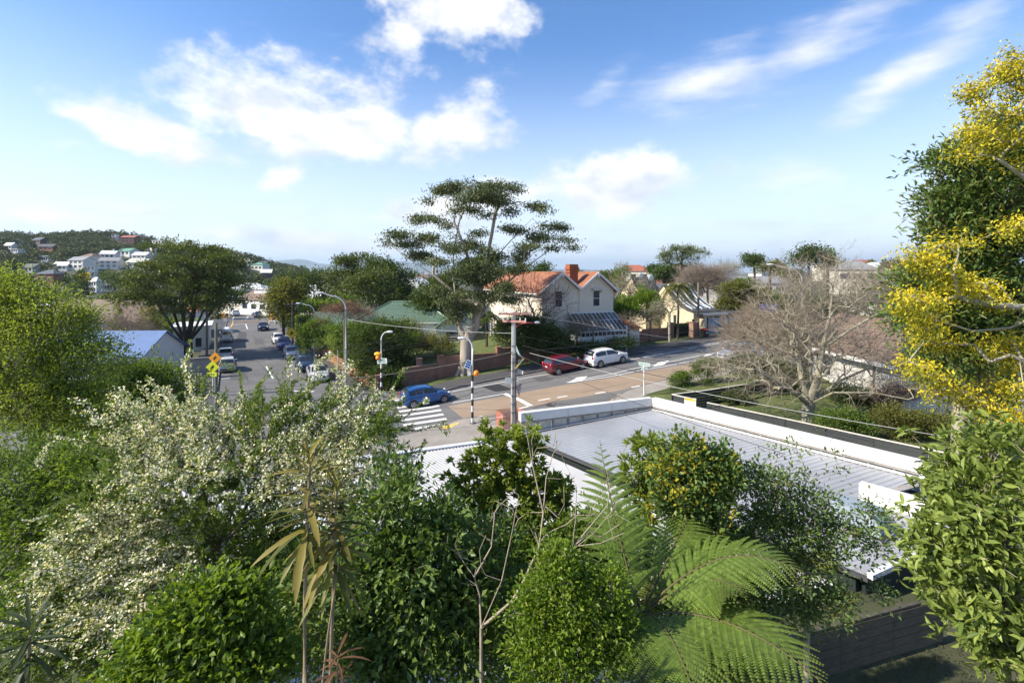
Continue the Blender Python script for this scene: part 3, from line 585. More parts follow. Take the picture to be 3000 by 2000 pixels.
def white_hall():
    m_bt = tile_mat('brown_concrete_tiles', (.20, .135, .10), (.16, .105, .075), (.07, .05, .04), .36, .33, .03, .9, .9, plane='yx', blotch=(.27, .20, .15))
    m_wb = tile_mat('white_painted_brick', (.66, .65, .62), (.60, .59, .56), (.52, .51, .49), .25, .09, .010, .85, .4, plane='yz', blotch=(.58, .56, .52))
    r = empty('white_brick_hall', (25.0, 31.0, 1.9), R(3), 'white painted brick building with brown tiled roof beside the lawn', 'building')
    w = MB(); w.bx(0, 9, 0, 11, -.5, 3.2); w.prism([(0, 0, 3.2), (9, 0, 3.2), (4.5, 0, 5.3)], (0, 11, 0)); w.build('wall', m_wb, r)
    for a, b in ((-.6, 4.5), (9.6, 4.5)):
        rf = MB(); rf.prism([(b, -.5, 5.5), (a, -.5, 3.05), (a, -.5, 2.95), (b, -.5, 5.4)], (0, 12, 0)); rf.build('roof', m_bt, r)
    f = MB(); f.bx(-.68, -.58, -.5, 11.5, 2.85, 3.08); f.build('gutter', m_white, r)
    window(r, 7.2, 1.1, 1.6, 1.4, 0, 'l'); window(r, 9.6, 1.1, 1.2, 1.4, 0, 'l'); d = MB(); d.bx(-.03, 0, 3.9, 4.9, -.2, 2.1); d.build('door', m_white, r)
    dp_ = MB(); dp_.tube([(-.08, 2.2, 2.9), (-.08, 2.2, -.4)], .05, 6); dp_.build('downpipe', M('rusty_pipe', (.16, .10, .07), .8), r)
white_hall()

m_corr = M('zinc_roof', (.30, .31, .33), .5, .1, .3, metal=.25, spec=.4, rgb2=(.43, .44, .455), detail=11)
m_corr2 = M('pale_corrugated_iron', (.30, .31, .32), .5, .1, .5, metal=.2, rgb2=(.43, .43, .43), detail=10)
def shop_building():
    """the low commercial building right below us"""
    A = Wp(1525, 1210, 25.4); B = Wp(1910, 1165, 28.5); C = Wp(2695, 1350, 18.96); zt = 3.6
    e1 = (B-A); e1.z = 0; L1 = e1.length; e1.normalize(); e2 = (C-B); e2.z = 0; L2 = e2.length; e2.normalize()
    O = Vector((A.x, A.y, 0))
    r = empty('corner_shop_building', (A.x, A.y, 0), 0, 'low corner shop with grey ribbed metal roof and white parapet', 'building')
    Z = Vector((0, 0, 1))
    def pt(a, b, z): return e1*a+e2*b+Z*z
    def zroof(a): return 2.42+.058*a
    def ab(P):                                                          # world point -> (along far parapet, toward us)
        q = P-O; det = e1.x*e2.y-e1.y*e2.x; return (q.x*e2.y-q.y*e2.x)/det, (e1.x*q.y-e1.y*q.x)/det
    qa, qb = ab(Wp(2515, 1392, 17.6)), ab(Wp(2900, 1500, 15.0)); gw0, gw1 = Wp(2735, 1548, 14.6), Wp(2000, 1800, 11.6); ga_, gb_ = ab(gw0), ab(gw1)
    LN = ga_[1]+.02
    def a_right(b): return L1-.12 if b < qa[1] else qa[0]+(qb[0]-qa[0])*(b-qa[1])/(qb[1]-qa[1])+.05
    def a_left(b): return -.15
    # walls
    m_wall = M('dark_green_wall', (.012, .02, .018), .7, .2, 1); 
    w = MB(); w.prism([pt(0, 0, -.4), pt(L1, 0, -.4), pt(L1, qa[1], -.4), pt(qa[0], qa[1], -.4), pt(a_right(LN), LN-.4, -.4), pt(0, LN-.4, -.4)], (0, 0, 2.7)); w.build('wall', m_wall, r)
    # ribbed roof sheets (ribs run parallel to the far parapet)
    pitch, per = .27, 5; sheet_n = int((LN+.15)/(pitch*per)); a0, a1 = -.15, L1-.12
    def prof(k): return [(0, 0), (.05, .032), (.10, .032), (.15, 0)]
    for i in range(sheet_n+1):
        mb = MB(); pts = []
        for j in range(per):
            for q, h in prof(j): pts.append(((i*per+j)*pitch+q+.12, h))
        pts.append(((i*per+per)*pitch+.12+.012, 0))
        pts = [(b, h) for b, h in pts if b <= LN]
        if len(pts) < 2: continue
        V = []
        for b, h in pts:
            aa1 = a_right(b)
            V += [pt(a0, b, zroof(a0)+h-.002*(i % 2)), pt(aa1, b, zroof(aa1)+h-.002*(i % 2))]
        mb.add(V, [(2*k, 2*k+1, 2*k+3, 2*k+2) for k in range(len(pts)-1)]); mb.build('roof_sheet', m_corr, r)
    # parapets: capping panels, recessed bays, posts
    m_bay = M('grimy_white_panel', (.66, .65, .61), .8, scale=1.6, rgb2=(.42, .39, .34), detail=10, stretch=(1, 1, .5)); m_post = M('grey_post', (.27, .25, .23), .85, .3, 3)
    def parapet(p0, p1, zb0, zb1, ncap, nbay, outn, top=zt):
        p0, p1 = Vector(p0), Vector(p1); d = p1-p0; L = d.length; d.normalize(); n = outn
        for k in range(ncap):
            a, b = p0+d*(L*k/ncap+.012), p0+d*(L*(k+1)/ncap-.012); mb = MB()
            mb.prism([a+Z*(top-.46)-n*.05, a+Z*top-n*.05, a+Z*top+n*.3, a+Z*(top-.46)+n*.3], (b-a)); mb.build('parapet_cap', m_white, r)
        for k in range(nbay):
            u0, u1 = k/nbay, (k+1)/nbay; a, b = p0+d*(L*u0+.08), p0+d*(L*u1-.02); za, zb = zb0+(zb1-zb0)*u0, zb0+(zb1-zb0)*u1
            mb = MB(); mb.prism([a+Z*(za-.3)+n*.08, a+Z*(top-.45)+n*.08, b+Z*(top-.45)+n*.08, b+Z*(zb-.3)+n*.08], n*.1); mb.build('parapet_panel', m_bay, r)
            c = p0+d*(L*u0+.03); mb = MB(); mb.prism([c+Z*(za-.3)-n*.0, c+Z*(top-.47)-n*.0, c+d*.07+Z*(top-.47)-n*.0, c+d*.07+Z*(za-.3)-n*.0], n*.12); mb.build('parapet_post', m_post, r)
        rail = MB(); rail.bar(p0+Z*(top-.52)+n*.01, p1+Z*(top-.52)+n*.01, .09, .07); rail.build('parapet_rail', m_post, r)
    nf = Vector((-e1.y, e1.x, 0)); nr = Vector((-e2.y, e2.x, 0))
    parapet(pt(0, 0, 0), pt(L1, 0, 0), zroof(0), zroof(L1), 3, 9, nf)
    parapet(pt(L1, .02, 0), pt(L1, L2, 0), zroof(L1), zroof(L1), 4, 14, nr)
    fl = MB(); fl.bar(pt(-.15, .02, zroof(0)+.1), pt(L1, .02, zroof(L1)+.08), .3, .04); fl.build('flashing', M('zinc_flashing', (.42, .43, .45), .5, metal=.4), r)
    fl = MB(); fl.bar(pt(L1-.14, .2, zroof(L1)+.06), pt(L1-.14, L2, zroof(L1)+.06), .16, .05); fl.build('flashing', m_white, r)
    vl = MB(); vl.bar(pt(-.17, .1, zroof(0)+.02), pt(-.17, LN, zroof(0)+.02), .16, .1); vl.build('valley_gutter', M('dark_gutter', (.06, .06, .06), .6), r)
    # lower second parapet, wall end, gutter, duct
    q0 = Wp(2515, 1392, 17.6)-O; q1 = Wp(2900, 1500, 15.0)-O; q0.z = q1.z = 0
    d2 = (q1-q0).normalized(); n2 = Vector((-d2.y, d2.x, 0))
    for k in range(2):
        a = q0+(q1-q0)*k/2+d2*.01; b = q0+(q1-q0)*(k+1)/2-d2*.01; mb = MB(); mb.prism([a+Z*2.6, a+Z*3.32, a+Z*3.32+n2*.35, a+Z*2.6+n2*.35], (b-a)); mb.build('low_parapet', m_white, r)
    c = pt(L1, L2, 0); mb = MB(); mb.prism([c+Z*.2-nr*.05, c+Z*3.55-nr*.05, c+Z*3.55+nr*.35, c+Z*.2+nr*.35], e2*.25); mb.build('parapet_end', m_white, r)
    mb = MB(); mb.prism([q0+Z*2.8, q0+Z*2.85, c+Z*2.85-nr*.1, c+Z*2.8-nr*.1], e2*.3); mb.build('box_gutter', m_post, r)
    g0 = pt(a_right(LN)+.1, LN+.05, 2.95); g1 = pt(-.2, LN+.05, 2.95-.058*L1*.8)
    gt = MB(); gt.bar(g0, g1, .16, .14); gt.build('gutter', M('pale_gutter', (.55, .56, .58), .4), r)
    fs = MB(); fs.bar(g0-Z*.17+Vector((.05, .12, 0)), g1-Z*.17+Vector((.05, .12, 0)), .05, .22); fs.build('fascia', M('black_fascia', (.02, .02, .022), .5), r)
    wl = MB(); wl.prism([g0+Vector((.1, .3, -.2)), g1+Vector((.1, .3, -.2)), g1+Vector((.1, .3, -3.3)), g0+Vector((.1, .3, -3.3))], (0, .15, 0)); wl.build('rear_wall', m_wall, r)
    sk = MB(); sk.prism([g0+Vector((0, .02, .0)), g1+Vector((0, .02, .0)), g1+Vector((-.1, .45, .05)), g0+Vector((-.1, .45, .05))], (0, 0, .04)); sk.build('roof_apron', m_corr2, r)
    # rounded duct lying on the roof
    da, db = Wp(2455, 1462, 16.4)-O, Wp(2600, 1520, 15.2)-O; ax = (db-da); ax.z = 0; Ld = ax.length; ax.normalize(); sd = Vector((-ax.y, ax.x, 0)); zb = 2.75
    du = MB(); prof_ = [(0, 0)]+[(0+Ld-.55, .62)]+[(Ld-.55+.55*math.sin(t), .07+.55*math.cos(t)) for t in np.linspace(0, math.pi/2, 8)]+[(Ld, 0)]
    prof_[1] = (0, .62); base = da.copy(); base.z = zb
    du.prism([base+ax*u+Z*v-sd*.45 for u, v in prof_], sd*.9); du.build('air_duct', M('pale_blue_duct', (.27, .32, .36), .6, .15, 1.2, metal=.1), r, 30)
    vp = Wp(2725, 1545, 14.6)-O; vm = MB(); vm.tube([vp, vp+Z*.42], .13, 12); vo = vm.build('vent_pipe', m_white, r); vc = MB(); vc.tube([vp+Z*.5, vp+Z*.58], [.16, .1], 12); [vc.tube([vp+Z*.4+Vector((.11*math.cos(t), .11*math.sin(t), 0)), vp+Z*.52+Vector((.11*math.cos(t), .11*math.sin(t), 0))], .012, 4) for t in (0, 2.1, 4.2)]; vc.build('vent_cap', m_post, vo)
    # lower corrugated wing to the left
    lw = 17.; ld = LN-.4; pitch = .17
    f2 = e2
    def pl(a, b, h=0): return e1*(-.35-a)+f2*(b-.3)+Z*(2.2-.012*b+h)
    ns = 9; per = int(lw/ns/pitch)
    for i in range(ns):
        mb = MB(); V = []; n = per*6
        for k in range(n+1):
            a = (i*per+k/6)*pitch+(.0 if k < n else .01); h = .024*math.sin(2*math.pi*k/6); V += [pl(a, 0, h-.002*(i % 2)), pl(a, ld, h-.002*(i % 2))]
        mb.add(V, [(2*k, 2*k+1, 2*k+3, 2*k+2) for k in range(n)]); mb.build('corrugated_sheet', m_corr2, r, True)
    rc = MB(); rc.bar(pl(-.3, -.05, .06), pl(lw, -.05, .06), .32, .06); rc.build('ridge_flashing', M('pale_flashing', (.6, .63, .68), .4, .1), r)
    lwall = MB(); lwall.prism([pl(0, .1, -.08), pl(0, ld-.2, -.08), pl(lw-.1, ld-.2, -.08), pl(lw-.1, .1, -.08)], (0, 0, -.1)); lwall.build('ceiling', m_white, r)
    for a, b in (((0, .1), (lw, .1)), ((lw-.15, .1), (lw-.15, ld-.2)), ((0, ld-.2), (lw, ld-.2))):
        p, q = pl(*a), pl(*b); w = MB(); w.prism([p-Z*.1, q-Z*.1, Vector((q.x, q.y, -.3)), Vector((p.x, p.y, -.3))], nf*-.12); w.build('wall', m_whited, r)
shop_building()

# generic houses -------------------------------------------------------------
ROOFS = {}
def rmat(n, c): return M('roof_'+n, c, .7, .12, .8)
roofc = dict(grey=rmat('grey', (.22, .23, .24)), dark=rmat('dark', (.06, .065, .07)), slate=rmat('slate', (.07, .085, .11)), white=rmat('white', (.62, .63, .64)), green=rmat('green', (.10, .25, .17)), red=rmat('red', (.30, .10, .06)), brown=rmat('brown', (.16, .11, .08)), cream=rmat('cream', (.50, .50, .42)), blue=rmat('blue', (.10, .17, .33)))
wallc = dict(white=m_white, cream=M('cream_wall', (.62, .58, .48), .7, .05), brick=M('dark_brick_wall', (.16, .065, .05), .9, .2, 3), brown=M('brown_wall', (.13, .09, .07), .8, .15), grey=M('grey_wall', (.35, .35, .34), .8, .1), orange=M('cedar_wall', (.30, .13, .06), .8, .15))
def house(name, label, loc, rz, w, d, h, rh, roof='gable', wall='white', rc='grey', wins=((-.3, .45), (0, .45), (.3, .45)), cat='house', group=None, chim=False, along='x', floors=1, balcony=False):
    r = empty(name, loc, rz, label, cat, group); o = .35
    wb = MB(); wb.bx(-w/2, w/2, -d/2, d/2, -2.5, h)
    if roof == 'gable':
        if along == 'x': wb.prism([(-w/2, -d/2, h), (-w/2, d/2, h), (-w/2, 0, h+rh)], (w, 0, 0))
        else: wb.prism([(-w/2, -d/2, h), (w/2, -d/2, h), (0, -d/2, h+rh)], (0, d, 0))
    wb.build('wall', wallc[wall], r); t = .1; rf = MB()
    if roof == 'gable':
        if along == 'x':
            k = rh/(d/2); 
            for s in (-1, 1): rf.prism([(-w/2-o, 0, h+rh+t), (-w/2-o, s*(d/2+o), h-k*o+t), (-w/2-o, s*(d/2+o), h-k*o), (-w/2-o, 0, h+rh)], (w+2*o, 0, 0))
        else:
            k = rh/(w/2)
            for s in (-1, 1): rf.prism([(0, -d/2-o, h+rh+t), (s*(w/2+o), -d/2-o, h-k*o+t), (s*(w/2+o), -d/2-o, h-k*o), (0, -d/2-o, h+rh)], (0, d+2*o, 0))
    elif roof == 'hip':
        W_, D_ = w/2+o, d/2+o; rl = max(w-d, .8)/2; e = h
        rf.add([(-W_, -D_, e), (W_, -D_, e), (W_, D_, e), (-W_, D_, e), (-rl, 0, e+rh), (rl, 0, e+rh)], [(0, 1, 5, 4), (1, 2, 5), (2, 3, 4, 5), (3, 0, 4), (3, 2, 1, 0)])
    else: rf.bx(-w/2-o, w/2+o, -d/2-o, d/2+o, h, h+.25)
    ro = rf.build('roof', roofc[rc], r)
    if chim: c = MB(); c.bx(w*.2, w*.2+.7, -.35, .35, h, h+rh+1.0); c.build('chimney', wallc['white'] if chim == 'w' else m_chim, ro)
    for fl in range(floors):
        for (u, v) in wins:
            ww = min(w*.17, 1.9); wh = 1.25; z0 = h/floors*(fl+v)-.2; m = MB(); m.bx(u*w-ww/2-.08, u*w+ww/2+.08, -d/2-.05, -d/2-.004, z0-.08, z0+wh+.08); wo = m.build('window', m_white, r)
            m = MB(); m.bx(u*w-ww/2, u*w+ww/2, -d/2-.07, -d/2-.051, z0, z0+wh); m.build('pane', m_glass, wo)
    if balcony: m = MB(); [m.bx(-w/2, w/2, -d/2-1.2, -d/2-.005, h/floors*f-.1, h/floors*f+.08) for f in range(1, floors)]; [m.bx(-w/2, w/2, -d/2-1.2, -d/2-1.1, h/floors*f+.08, h/floors*f+.9) for f in range(1, floors)]; m.build('balcony', m_white, r)
    return r
HILL_HOUSES = [ # px, py(base), width px, height m, roof, wall, roofcolour, label, extras
 (32, 732, 30, 3.2, 'gable', 'white', 'white', 'small white house at the left edge of the wooded hill', {}),
 (53, 742, 32, 2.8, 'flat', 'white', 'white', 'low white flat roofed house below the leftmost hill house', {}),
 (61, 718, 24, 3.5, 'gable', 'white', 'white', 'small white gabled house high on the left of the hill', dict(along='y')),
 (120, 716, 42, 3.5, 'gable', 'brown', 'slate', 'brown house with blue slate roof near the hill crest', {}),
 (146, 735, 52, 3.0, 'gable', 'orange', 'dark', 'long cedar house with dark roof on the upper hill', {}),
 (139, 767, 28, 3.5, 'flat', 'white', 'white', 'white cube house alone among trees mid hill', {}),
 (338, 703, 18, 5.5, 'flat', 'white', 'dark', 'tall narrow white house on the hill crest', dict(floors=2)),
 (384, 712, 48, 5.0, 'gable', 'brick', 'red', 'red brown brick house on the hill skyline', dict(floors=2)),
 (472, 726, 44, 7.0, 'flat', 'white', 'white', 'big white block house on the ridge above the broad tree', dict(floors=2)),
 (517, 720, 36, 4.0, 'flat', 'cream', 'grey', 'cream flat roofed house at right end of the ridge', {}),
 (450, 748, 46, 3.6, 'hip', 'white', 'white', 'white hipped house with chimney below the ridge block', dict(chim='w')),
 (378, 750, 58, 3.2, 'gable', 'white', 'green', 'white house with bright green roof on the hill', {}),
 (418, 769, 50, 4.6, 'gable', 'white', 'white', 'large white house below the green roofed one', dict(floors=2)),
 (322, 760, 46, 3.6, 'gable', 'white', 'white', 'white house with tall chimney left of the green roof', dict(chim='w')),
 (268, 768, 54, 3.4, 'hip', 'white', 'brown', 'white house with brown hipped roof mid hill', {}),
 (240, 789, 62, 5.2, 'gable', 'white', 'grey', 'wide white two storey house with grey gable roof', dict(floors=2)),
 (186, 793, 46, 3.0, 'gable', 'white', 'white', 'low white house with pale roof on the lower hill', {}),
 (326, 786, 58, 4.4, 'gable', 'white', 'grey', 'white house with grey roof beside dark bush mid hill', dict(floors=2)),
 (410, 788, 62, 4.0, 'gable', 'cream', 'cream', 'long cream house with pale green roof near broad tree', {}),
 (150, 832, 66, 5.0, 'hip', 'brick', 'slate', 'dark brick house with big slate hip roof low on hill', {}),
 (266, 833, 34, 9.0, 'flat', 'white', 'white', 'white four level stepped block standing out of dark trees', dict(floors=3, balcony=True)),
 (283, 858, 38, 5.0, 'hip', 'white', 'white', 'white two storey house at the foot of the hill', dict(floors=2)),
 (322, 853, 28, 3.2, 'gable', 'white', 'grey', 'small white gabled house at the hill foot', {}),
 (376, 868, 20, 3.0, 'flat', 'white', 'white', 'tiny white flat house under the broad tree edge', {}),
 (97, 800, 56, 3.2, 'gable', 'grey', 'dark', 'grey house with dark roof behind leafy left tree', {}),
 (762, 793, 50, 4.5, 'hip', 'white', 'green', 'white house with green roof above the far street end', {}),
 (772, 774, 26, 4.0, 'flat', 'cream', 'grey', 'small cream flat house on the right hill shoulder', {}),
 (782, 818, 34, 4.5, 'gable', 'brown', 'white', 'brown house with white roof right of the hill shoulder', {}),
 (724, 782, 24, 4.0, 'gable', 'white', 'white', 'small white house high above the street end', {})]
HH = []
for (px_, py_, wpx, h_, rf_, wl_, rc_, lb_, ex_) in HILL_HOUSES:
    p = Ghill(px_, py_); w_ = wpx*p.y/F*.84; h_ *= .9; HH.append((px_, py_, wpx, h_*F/p.y, p.y))
    house('hillside_house', lb_, p, R(random.uniform(-18, 18)), w_, w_*.7, h_, 0 if rf_ == 'flat' else 1.8, rf_, wl_, rc_, group='houses on the wooded hill', **ex_)
def at(px_, py_, Y, z=None):
    p = Wp(px_, py_, Y); p.z = float(zg(p.x, p.y)) if z is None else z; return p
# valley floor, left of the side road
house('blue_roofed_cottage', 'white cottage with blue corrugated gable roof and white barge board', at(345, 1080, 52, 0), R(4), 9.5, 7, 2.6, 2.0, 'gable', 'white', 'blue', wins=((-.35, .3), (-.1, .3), (.15, .3), (.38, .3)))
house('tile_roofed_hall', 'long building with brown tiled roof behind bare shrubs', at(340, 1000, 80, 0), R(-3), 19, 10, 3.4, 3.0, 'gable', 'grey', 'brown', cat='building')
house('white_shop', 'white flat roofed shop behind the broad tree trunks', at(566, 1010, 71, 0), R(30), 4.2, 7, 3.2, 0, 'flat', 'white', 'white', cat='shop', wins=((-.2, .2), (.2, .2)))
house('red_roofed_house', 'low house with red roof half hidden by the broad tree', at(470, 990, 86, 0), R(10), 13, 8, 3.2, 1.6, 'gable', 'white', 'red')
house('pale_roofed_shed', 'long low shed with white roof at the hill foot', at(250, 890, 120, 0), 0, 17, 8, 3.0, 1.0, 'gable', 'grey', 'white', cat='shed')
# end of the side road
house('grey_garage', 'cream garage with dark grey door at the street end', at(704, 912, 132, 0), R(-25), 9, 7, 3.2, 1.2, 'gable', 'cream', 'grey', cat='garage', wins=((.2, .1),))
house('white_roofed_house', 'house with broad white hipped roof beyond the street end', at(735, 890, 165, 0), R(5), 15, 11, 4.8, 2.4, 'hip', 'white', 'white', floors=2)
house('corner_dairy', 'white corner shop with red brown roof and verandah', at(790, 915, 128, 0), R(-28), 12, 9, 4.0, 2.2, 'gable', 'white', 'brown', cat='shop')
house('verandah_shop', 'tall white shop front beside the level crossing', at(822, 920, 130, 0), R(-28), 9, 9, 6.5, 0, 'flat', 'white', 'white', cat='shop')
house('white_gable_house', 'white gabled house glimpsed between dark trees left of green roof', at(962, 900, 100, 1), R(-15), 10, 8, 5.0, 2.2, 'gable', 'white', 'white')
house('distant_villa', 'distant pale villa with brown roof left of the eucalyptus', at(1228, 850, 170, 3.5), R(8), 11, 8, 5.0, 1.8, 'hip', 'white', 'brown')
house('distant_cottage', 'small white gabled cottage beyond the green roofed house', at(1218, 872, 140, 3.0), R(-20), 9, 7, 4.0, 2.2, 'gable', 'white', 'white', along='y')
house('distant_white_house', 'distant white house right of the pale villa', at(1290, 835, 190, 4), R(5), 12, 8, 6.0, 1.2, 'gable', 'cream', 'grey')
house('neighbour_wing', 'cream wing of a house showing behind the eucalyptus trunk', at(1300, 950, 74, 2.2), R(20), 6, 6, 4.6, 1.5, 'gable', 'cream', 'brown')
# right, beyond the swoop roof
house('dark_roofed_church', 'steep dark roofed building behind bare garden trees', at(1885, 900, 76, 3), R(30), 9, 14, 2.6, 3.6, 'gable', 'brown', 'dark', cat='building', along='y', wins=())
house('long_white_block', 'long white block with pale roof behind grey roof on right', at(2180, 850, 130, 4.6), R(-4), 17, 9, 3.6, 1.6, 'gable', 'white', 'grey', cat='building', wins=((-.42, .45), (-.25, .45), (-.08, .45), (.08, .45), (.25, .45), (.42, .45)))
house('grey_iron_hall', 'hall with big grey iron roof sloping behind garden shrubs', at(2085, 880, 96, 4.0), R(38), 12, 14, 3.2, 3.8, 'gable', 'grey', 'grey', cat='building', wins=())
for i, (px_, py_, Y, w_, wl_, rc_, lb_) in enumerate([(1990, 815, 150, 13, 'brick', 'brown', 'brown roofed house under the spreading pine'), (2520, 790, 210, 18, 'cream', 'red', 'far house with bright orange roof on right skyline'), (2440, 795, 200, 12, 'cream', 'cream', 'far cream house left of the orange roof'), (2570, 800, 190, 14, 'white', 'white', 'far white house right of the orange roof'), (2500, 815, 120, 9, 'cream', 'grey', 'pale house seen through the top of the bare trees'), (1860, 812, 170, 12, 'cream', 'red', 'far house with red roof right of the twin gables'), (1790, 822, 190, 14, 'white', 'grey', 'far pale house right beside the twin gable roof'), (2250, 815, 200, 12, 'white', 'grey', 'far white house behind the long white block'), (2620, 805, 230, 15, 'cream', 'grey', 'far grey roofed house at the foot of the dark tree'), (2660, 1010, 62, 12, 'white', 'grey', 'white house glimpsed behind the golden tree')]):
    p = Wp(px_, py_, Y); house('distant_house' if Y > 100 else 'glimpsed_house', lb_, (p.x, p.y, max(p.z-1.5, float(zg(p.x, p.y)))), R(random.uniform(-25, 25)), w_, w_*.7, 3.6, 2.2, 'hip', wl_, rc_)
# ------------------------------------------------------------------ walls and fences along the streets
def wall_run(name, label, pts, hgt, mat, thick=.25, cap=None, parent=None, cat='wall', zoff=0., pillars=(), top=None):
    """wall following ground points; each straight length is a part in its own local frame so that courses run level"""
    root = empty(name, (pts[0][0], pts[0][1], float(zg(*pts[0][:2]))), 0, label, cat)
    for i in range(len(pts)-1):
        a, b = Vector((pts[i][0], pts[i][1], 0)), Vector((pts[i+1][0], pts[i+1][1], 0)); d = b-a; L = d.length; an = math.atan2(d.y, d.x)
        za, zb = float(zg(a.x, a.y))+zoff, float(zg(b.x, b.y))+zoff
        ha, hb = (hgt if not hasattr(hgt, '__len__') else hgt[i]), (hgt if not hasattr(hgt, '__len__') else hgt[i+1])
        mb = MB(); n = max(1, int(L/3.6))
        for k in range(n):                                              # stepped top, as brick walls on a slope are
            u0, u1 = k/n, (k+1)/n; zt = za+(zb-za)*(u0+u1)/2+ha+(hb-ha)*(u0+u1)/2
            x0_, x1_ = L*u0, L*u1; zlo = min(za+(zb-za)*u0, za+(zb-za)*u1)-.3
            mb.bx(x0_, x1_, -thick/2, thick/2, zlo, zt)
        o = mb.build('wall_length', mat, root); o.matrix_basis = Matrix.Translation(a-root.location) @ Matrix.Rotation(an, 4, 'Z')
        if cap:
            cb = MB()
            for k in range(n):
                u0, u1 = k/n, (k+1)/n; zt = za+(zb-za)*(u0+u1)/2+ha+(hb-ha)*(u0+u1)/2; cb.bx(L*u0, L*u1, -thick/2-.04, thick/2+.04, zt+.002, zt+.08)
            c = cb.build('coping', cap, root); c.matrix_basis = o.matrix_basis.copy()
    for (px_, h_, w_) in pillars:
        p = px_; zb = float(zg(p[0], p[1]))+zoff; mb = MB(); mb.bx(-w_/2, w_/2, -w_/2, w_/2, -.3, h_); mb.bx(-w_/2-.05, w_/2+.05, -w_/2-.05, w_/2+.05, h_, h_+.1)
        o = mb.build('pillar', mat, root); o.matrix_basis = Matrix.Translation(Vector((p[0], p[1], zb))-root.location) @ Matrix.Rotation(DA, 4, 'Z')
    return root
W_ = [tuple(p) for p in WALL]
wall_run('brick_wall', 'long weathered red brick garden wall behind the eucalyptus and parked cars', W_, [1.15, 1.5, 1.9, 1.9, 1.6, 1.5], m_brick, .28, None, pillars=[(W_[0], 1.5, .5), (W_[2], 2.25, .5), (W_[3], 2.1, .45), (W_[4], 1.9, .5), (W_[5], 1.9, .55), (G(1228, 1122).xy, 2.3, .5)])
SW = [W_[0], tuple(G(1060, 1122).xy), tuple(G(1021, 1098).xy), tuple(G(985, 1072).xy), tuple(G(950, 1046).xy)]
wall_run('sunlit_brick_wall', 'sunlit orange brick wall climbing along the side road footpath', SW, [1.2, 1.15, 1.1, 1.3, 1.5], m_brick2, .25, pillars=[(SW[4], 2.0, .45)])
pg = G(2031, 990); gp = empty('gate_pillar', (pg.x, pg.y, pg.z), DA, 'square brick gate pillar with lantern beside red lidded bin', 'pillar')
MB().bx(-.36, .36, -.36, .36, -.3, 1.85).bx(-.42, .42, -.42, .42, 1.85, 1.97).build('shaft', m_brick, gp); MB().bx(-.1, .1, -.1, .1, 1.97, 2.3).build('lantern', M('black_metal', (.02, .02, .02), .4), gp)
# timber fence, side road
def paling_fence(name, label, p0, p1, h, mat, gap=.16, w=.14, post=True, z=None):
    a, b = Vector((p0[0], p0[1], 0)), Vector((p1[0], p1[1], 0)); d = b-a; L = d.length; an = math.atan2(d.y, d.x)
    za, zb = (float(zg(a.x, a.y)), float(zg(b.x, b.y))) if z is None else z
    r = empty(name, (a.x, a.y, za), an, label, 'fence'); me = MB().bx(0, w, -.015, .015, 0, h).mesh('paling', mat)
    n = int(L/gap)
    for k in range(n): inst('paling', me, r, (k*gap, 0, (zb-za)*k/n+random.uniform(-.02, .02)))
    for q in (.25, h-.3): MB().bar((0, .04, q), (L, .04, q+zb-za), .04, .09).build('rail', mat, r)
    return r
m_cedar = M('red_cedar', (.30, .12, .06), .85, .25, 3); m_grayt = M('grey_timber', (.17, .15, .13), .9, .25, 3)
paling_fence('cedar_fence', 'red brown timber fence beyond the sunlit brick wall', G(946, 1043).xy, G(905, 1010).xy, 2.0, m_cedar)
paling_fence('paling_fence', 'grey paling fence in front of the blue roofed cottage', at(420, 1090, 48, 0).xy, at(600, 1100, 47, 0).xy, 1.2, m_grayt, .3, .2)
bw = at(572, 1090, 50, 0); MBb = empty('block_wall', bw, R(28), 'grey concrete block gatepost wall below the broad tree', 'wall'); MB().bx(-1.3, 1.3, -.2, .2, -.3, 2.0).build('wall_body', M('concrete_block', (.26, .24, .21), .95, .2, 2, .3), MBb); MB().bx(-1.4, 1.4, -.28, .28, 2.0, 2.12).build('coping', m_kerb, MBb)
# slatted fence round the lawn
m_slat = M('charcoal_stain', (.035, .04, .043), .7, .25, 2, stretch=(1, 1, 6)); m_capw = M('pale_rail', (.62, .58, .50), .8, .15, 2)
def slat_fence(name, label, pts, h=1.15, n=6):
    p0 = Vector(pts[0]); r = empty(name, (p0.x, p0.y, p0.z-h), 0, label, 'fence'); O = r.location
    for i in range(len(pts)-1):
        a, b = Vector(pts[i])-O, Vector(pts[i+1])-O; d = b-a; L = d.length; dn = d.normalized(); side = Vector((-dn.y, dn.x, 0)).normalized(); m = max(1, round(L/2.2)); sh = h/n
        for k in range(n):
            z = -h+sh*k+sh*.5
            for j in range(m):
                u0, u1 = a+d*(j/m)+dn*.006, a+d*((j+1)/m)-dn*.006; off = Vector((0, 0, z+random.uniform(-.004, .004)))
                MB().bar(u0+off, u1+off, .024, sh-.022).build('slat', m_slat, r)
        for j in range(m+1): q = a+d*j/m+side*.05; MB().bar(q+Vector((0, 0, -h-.3)), q+Vector((0, 0, -.01)), .08, .08, up=dn).build('post', m_slat, r)
        MB().bar(a+Vector((0, 0, .025)), b+Vector((0, 0, .025)), .13, .035).build('top_rail', m_capw, r)
    return r
slat_fence('slat_fence', 'long charcoal slat fence with pale top rail beside the shop parapet', [Wp(2072, 1180, 29.8), Wp(2300, 1227, 27.0), Wp(2560, 1283, 24.2), Wp(2820, 1338, 21.6)])
slat_fence('corner_slat_fence', 'low charcoal slat fence with pale rail around the lawn corner', [Wp(2040, 1172, 29.9), Wp(1970, 1156, 31.2), Wp(2070, 1144, 33), Wp(2290, 1110, 36.8), Wp(2500, 1085, 40)])
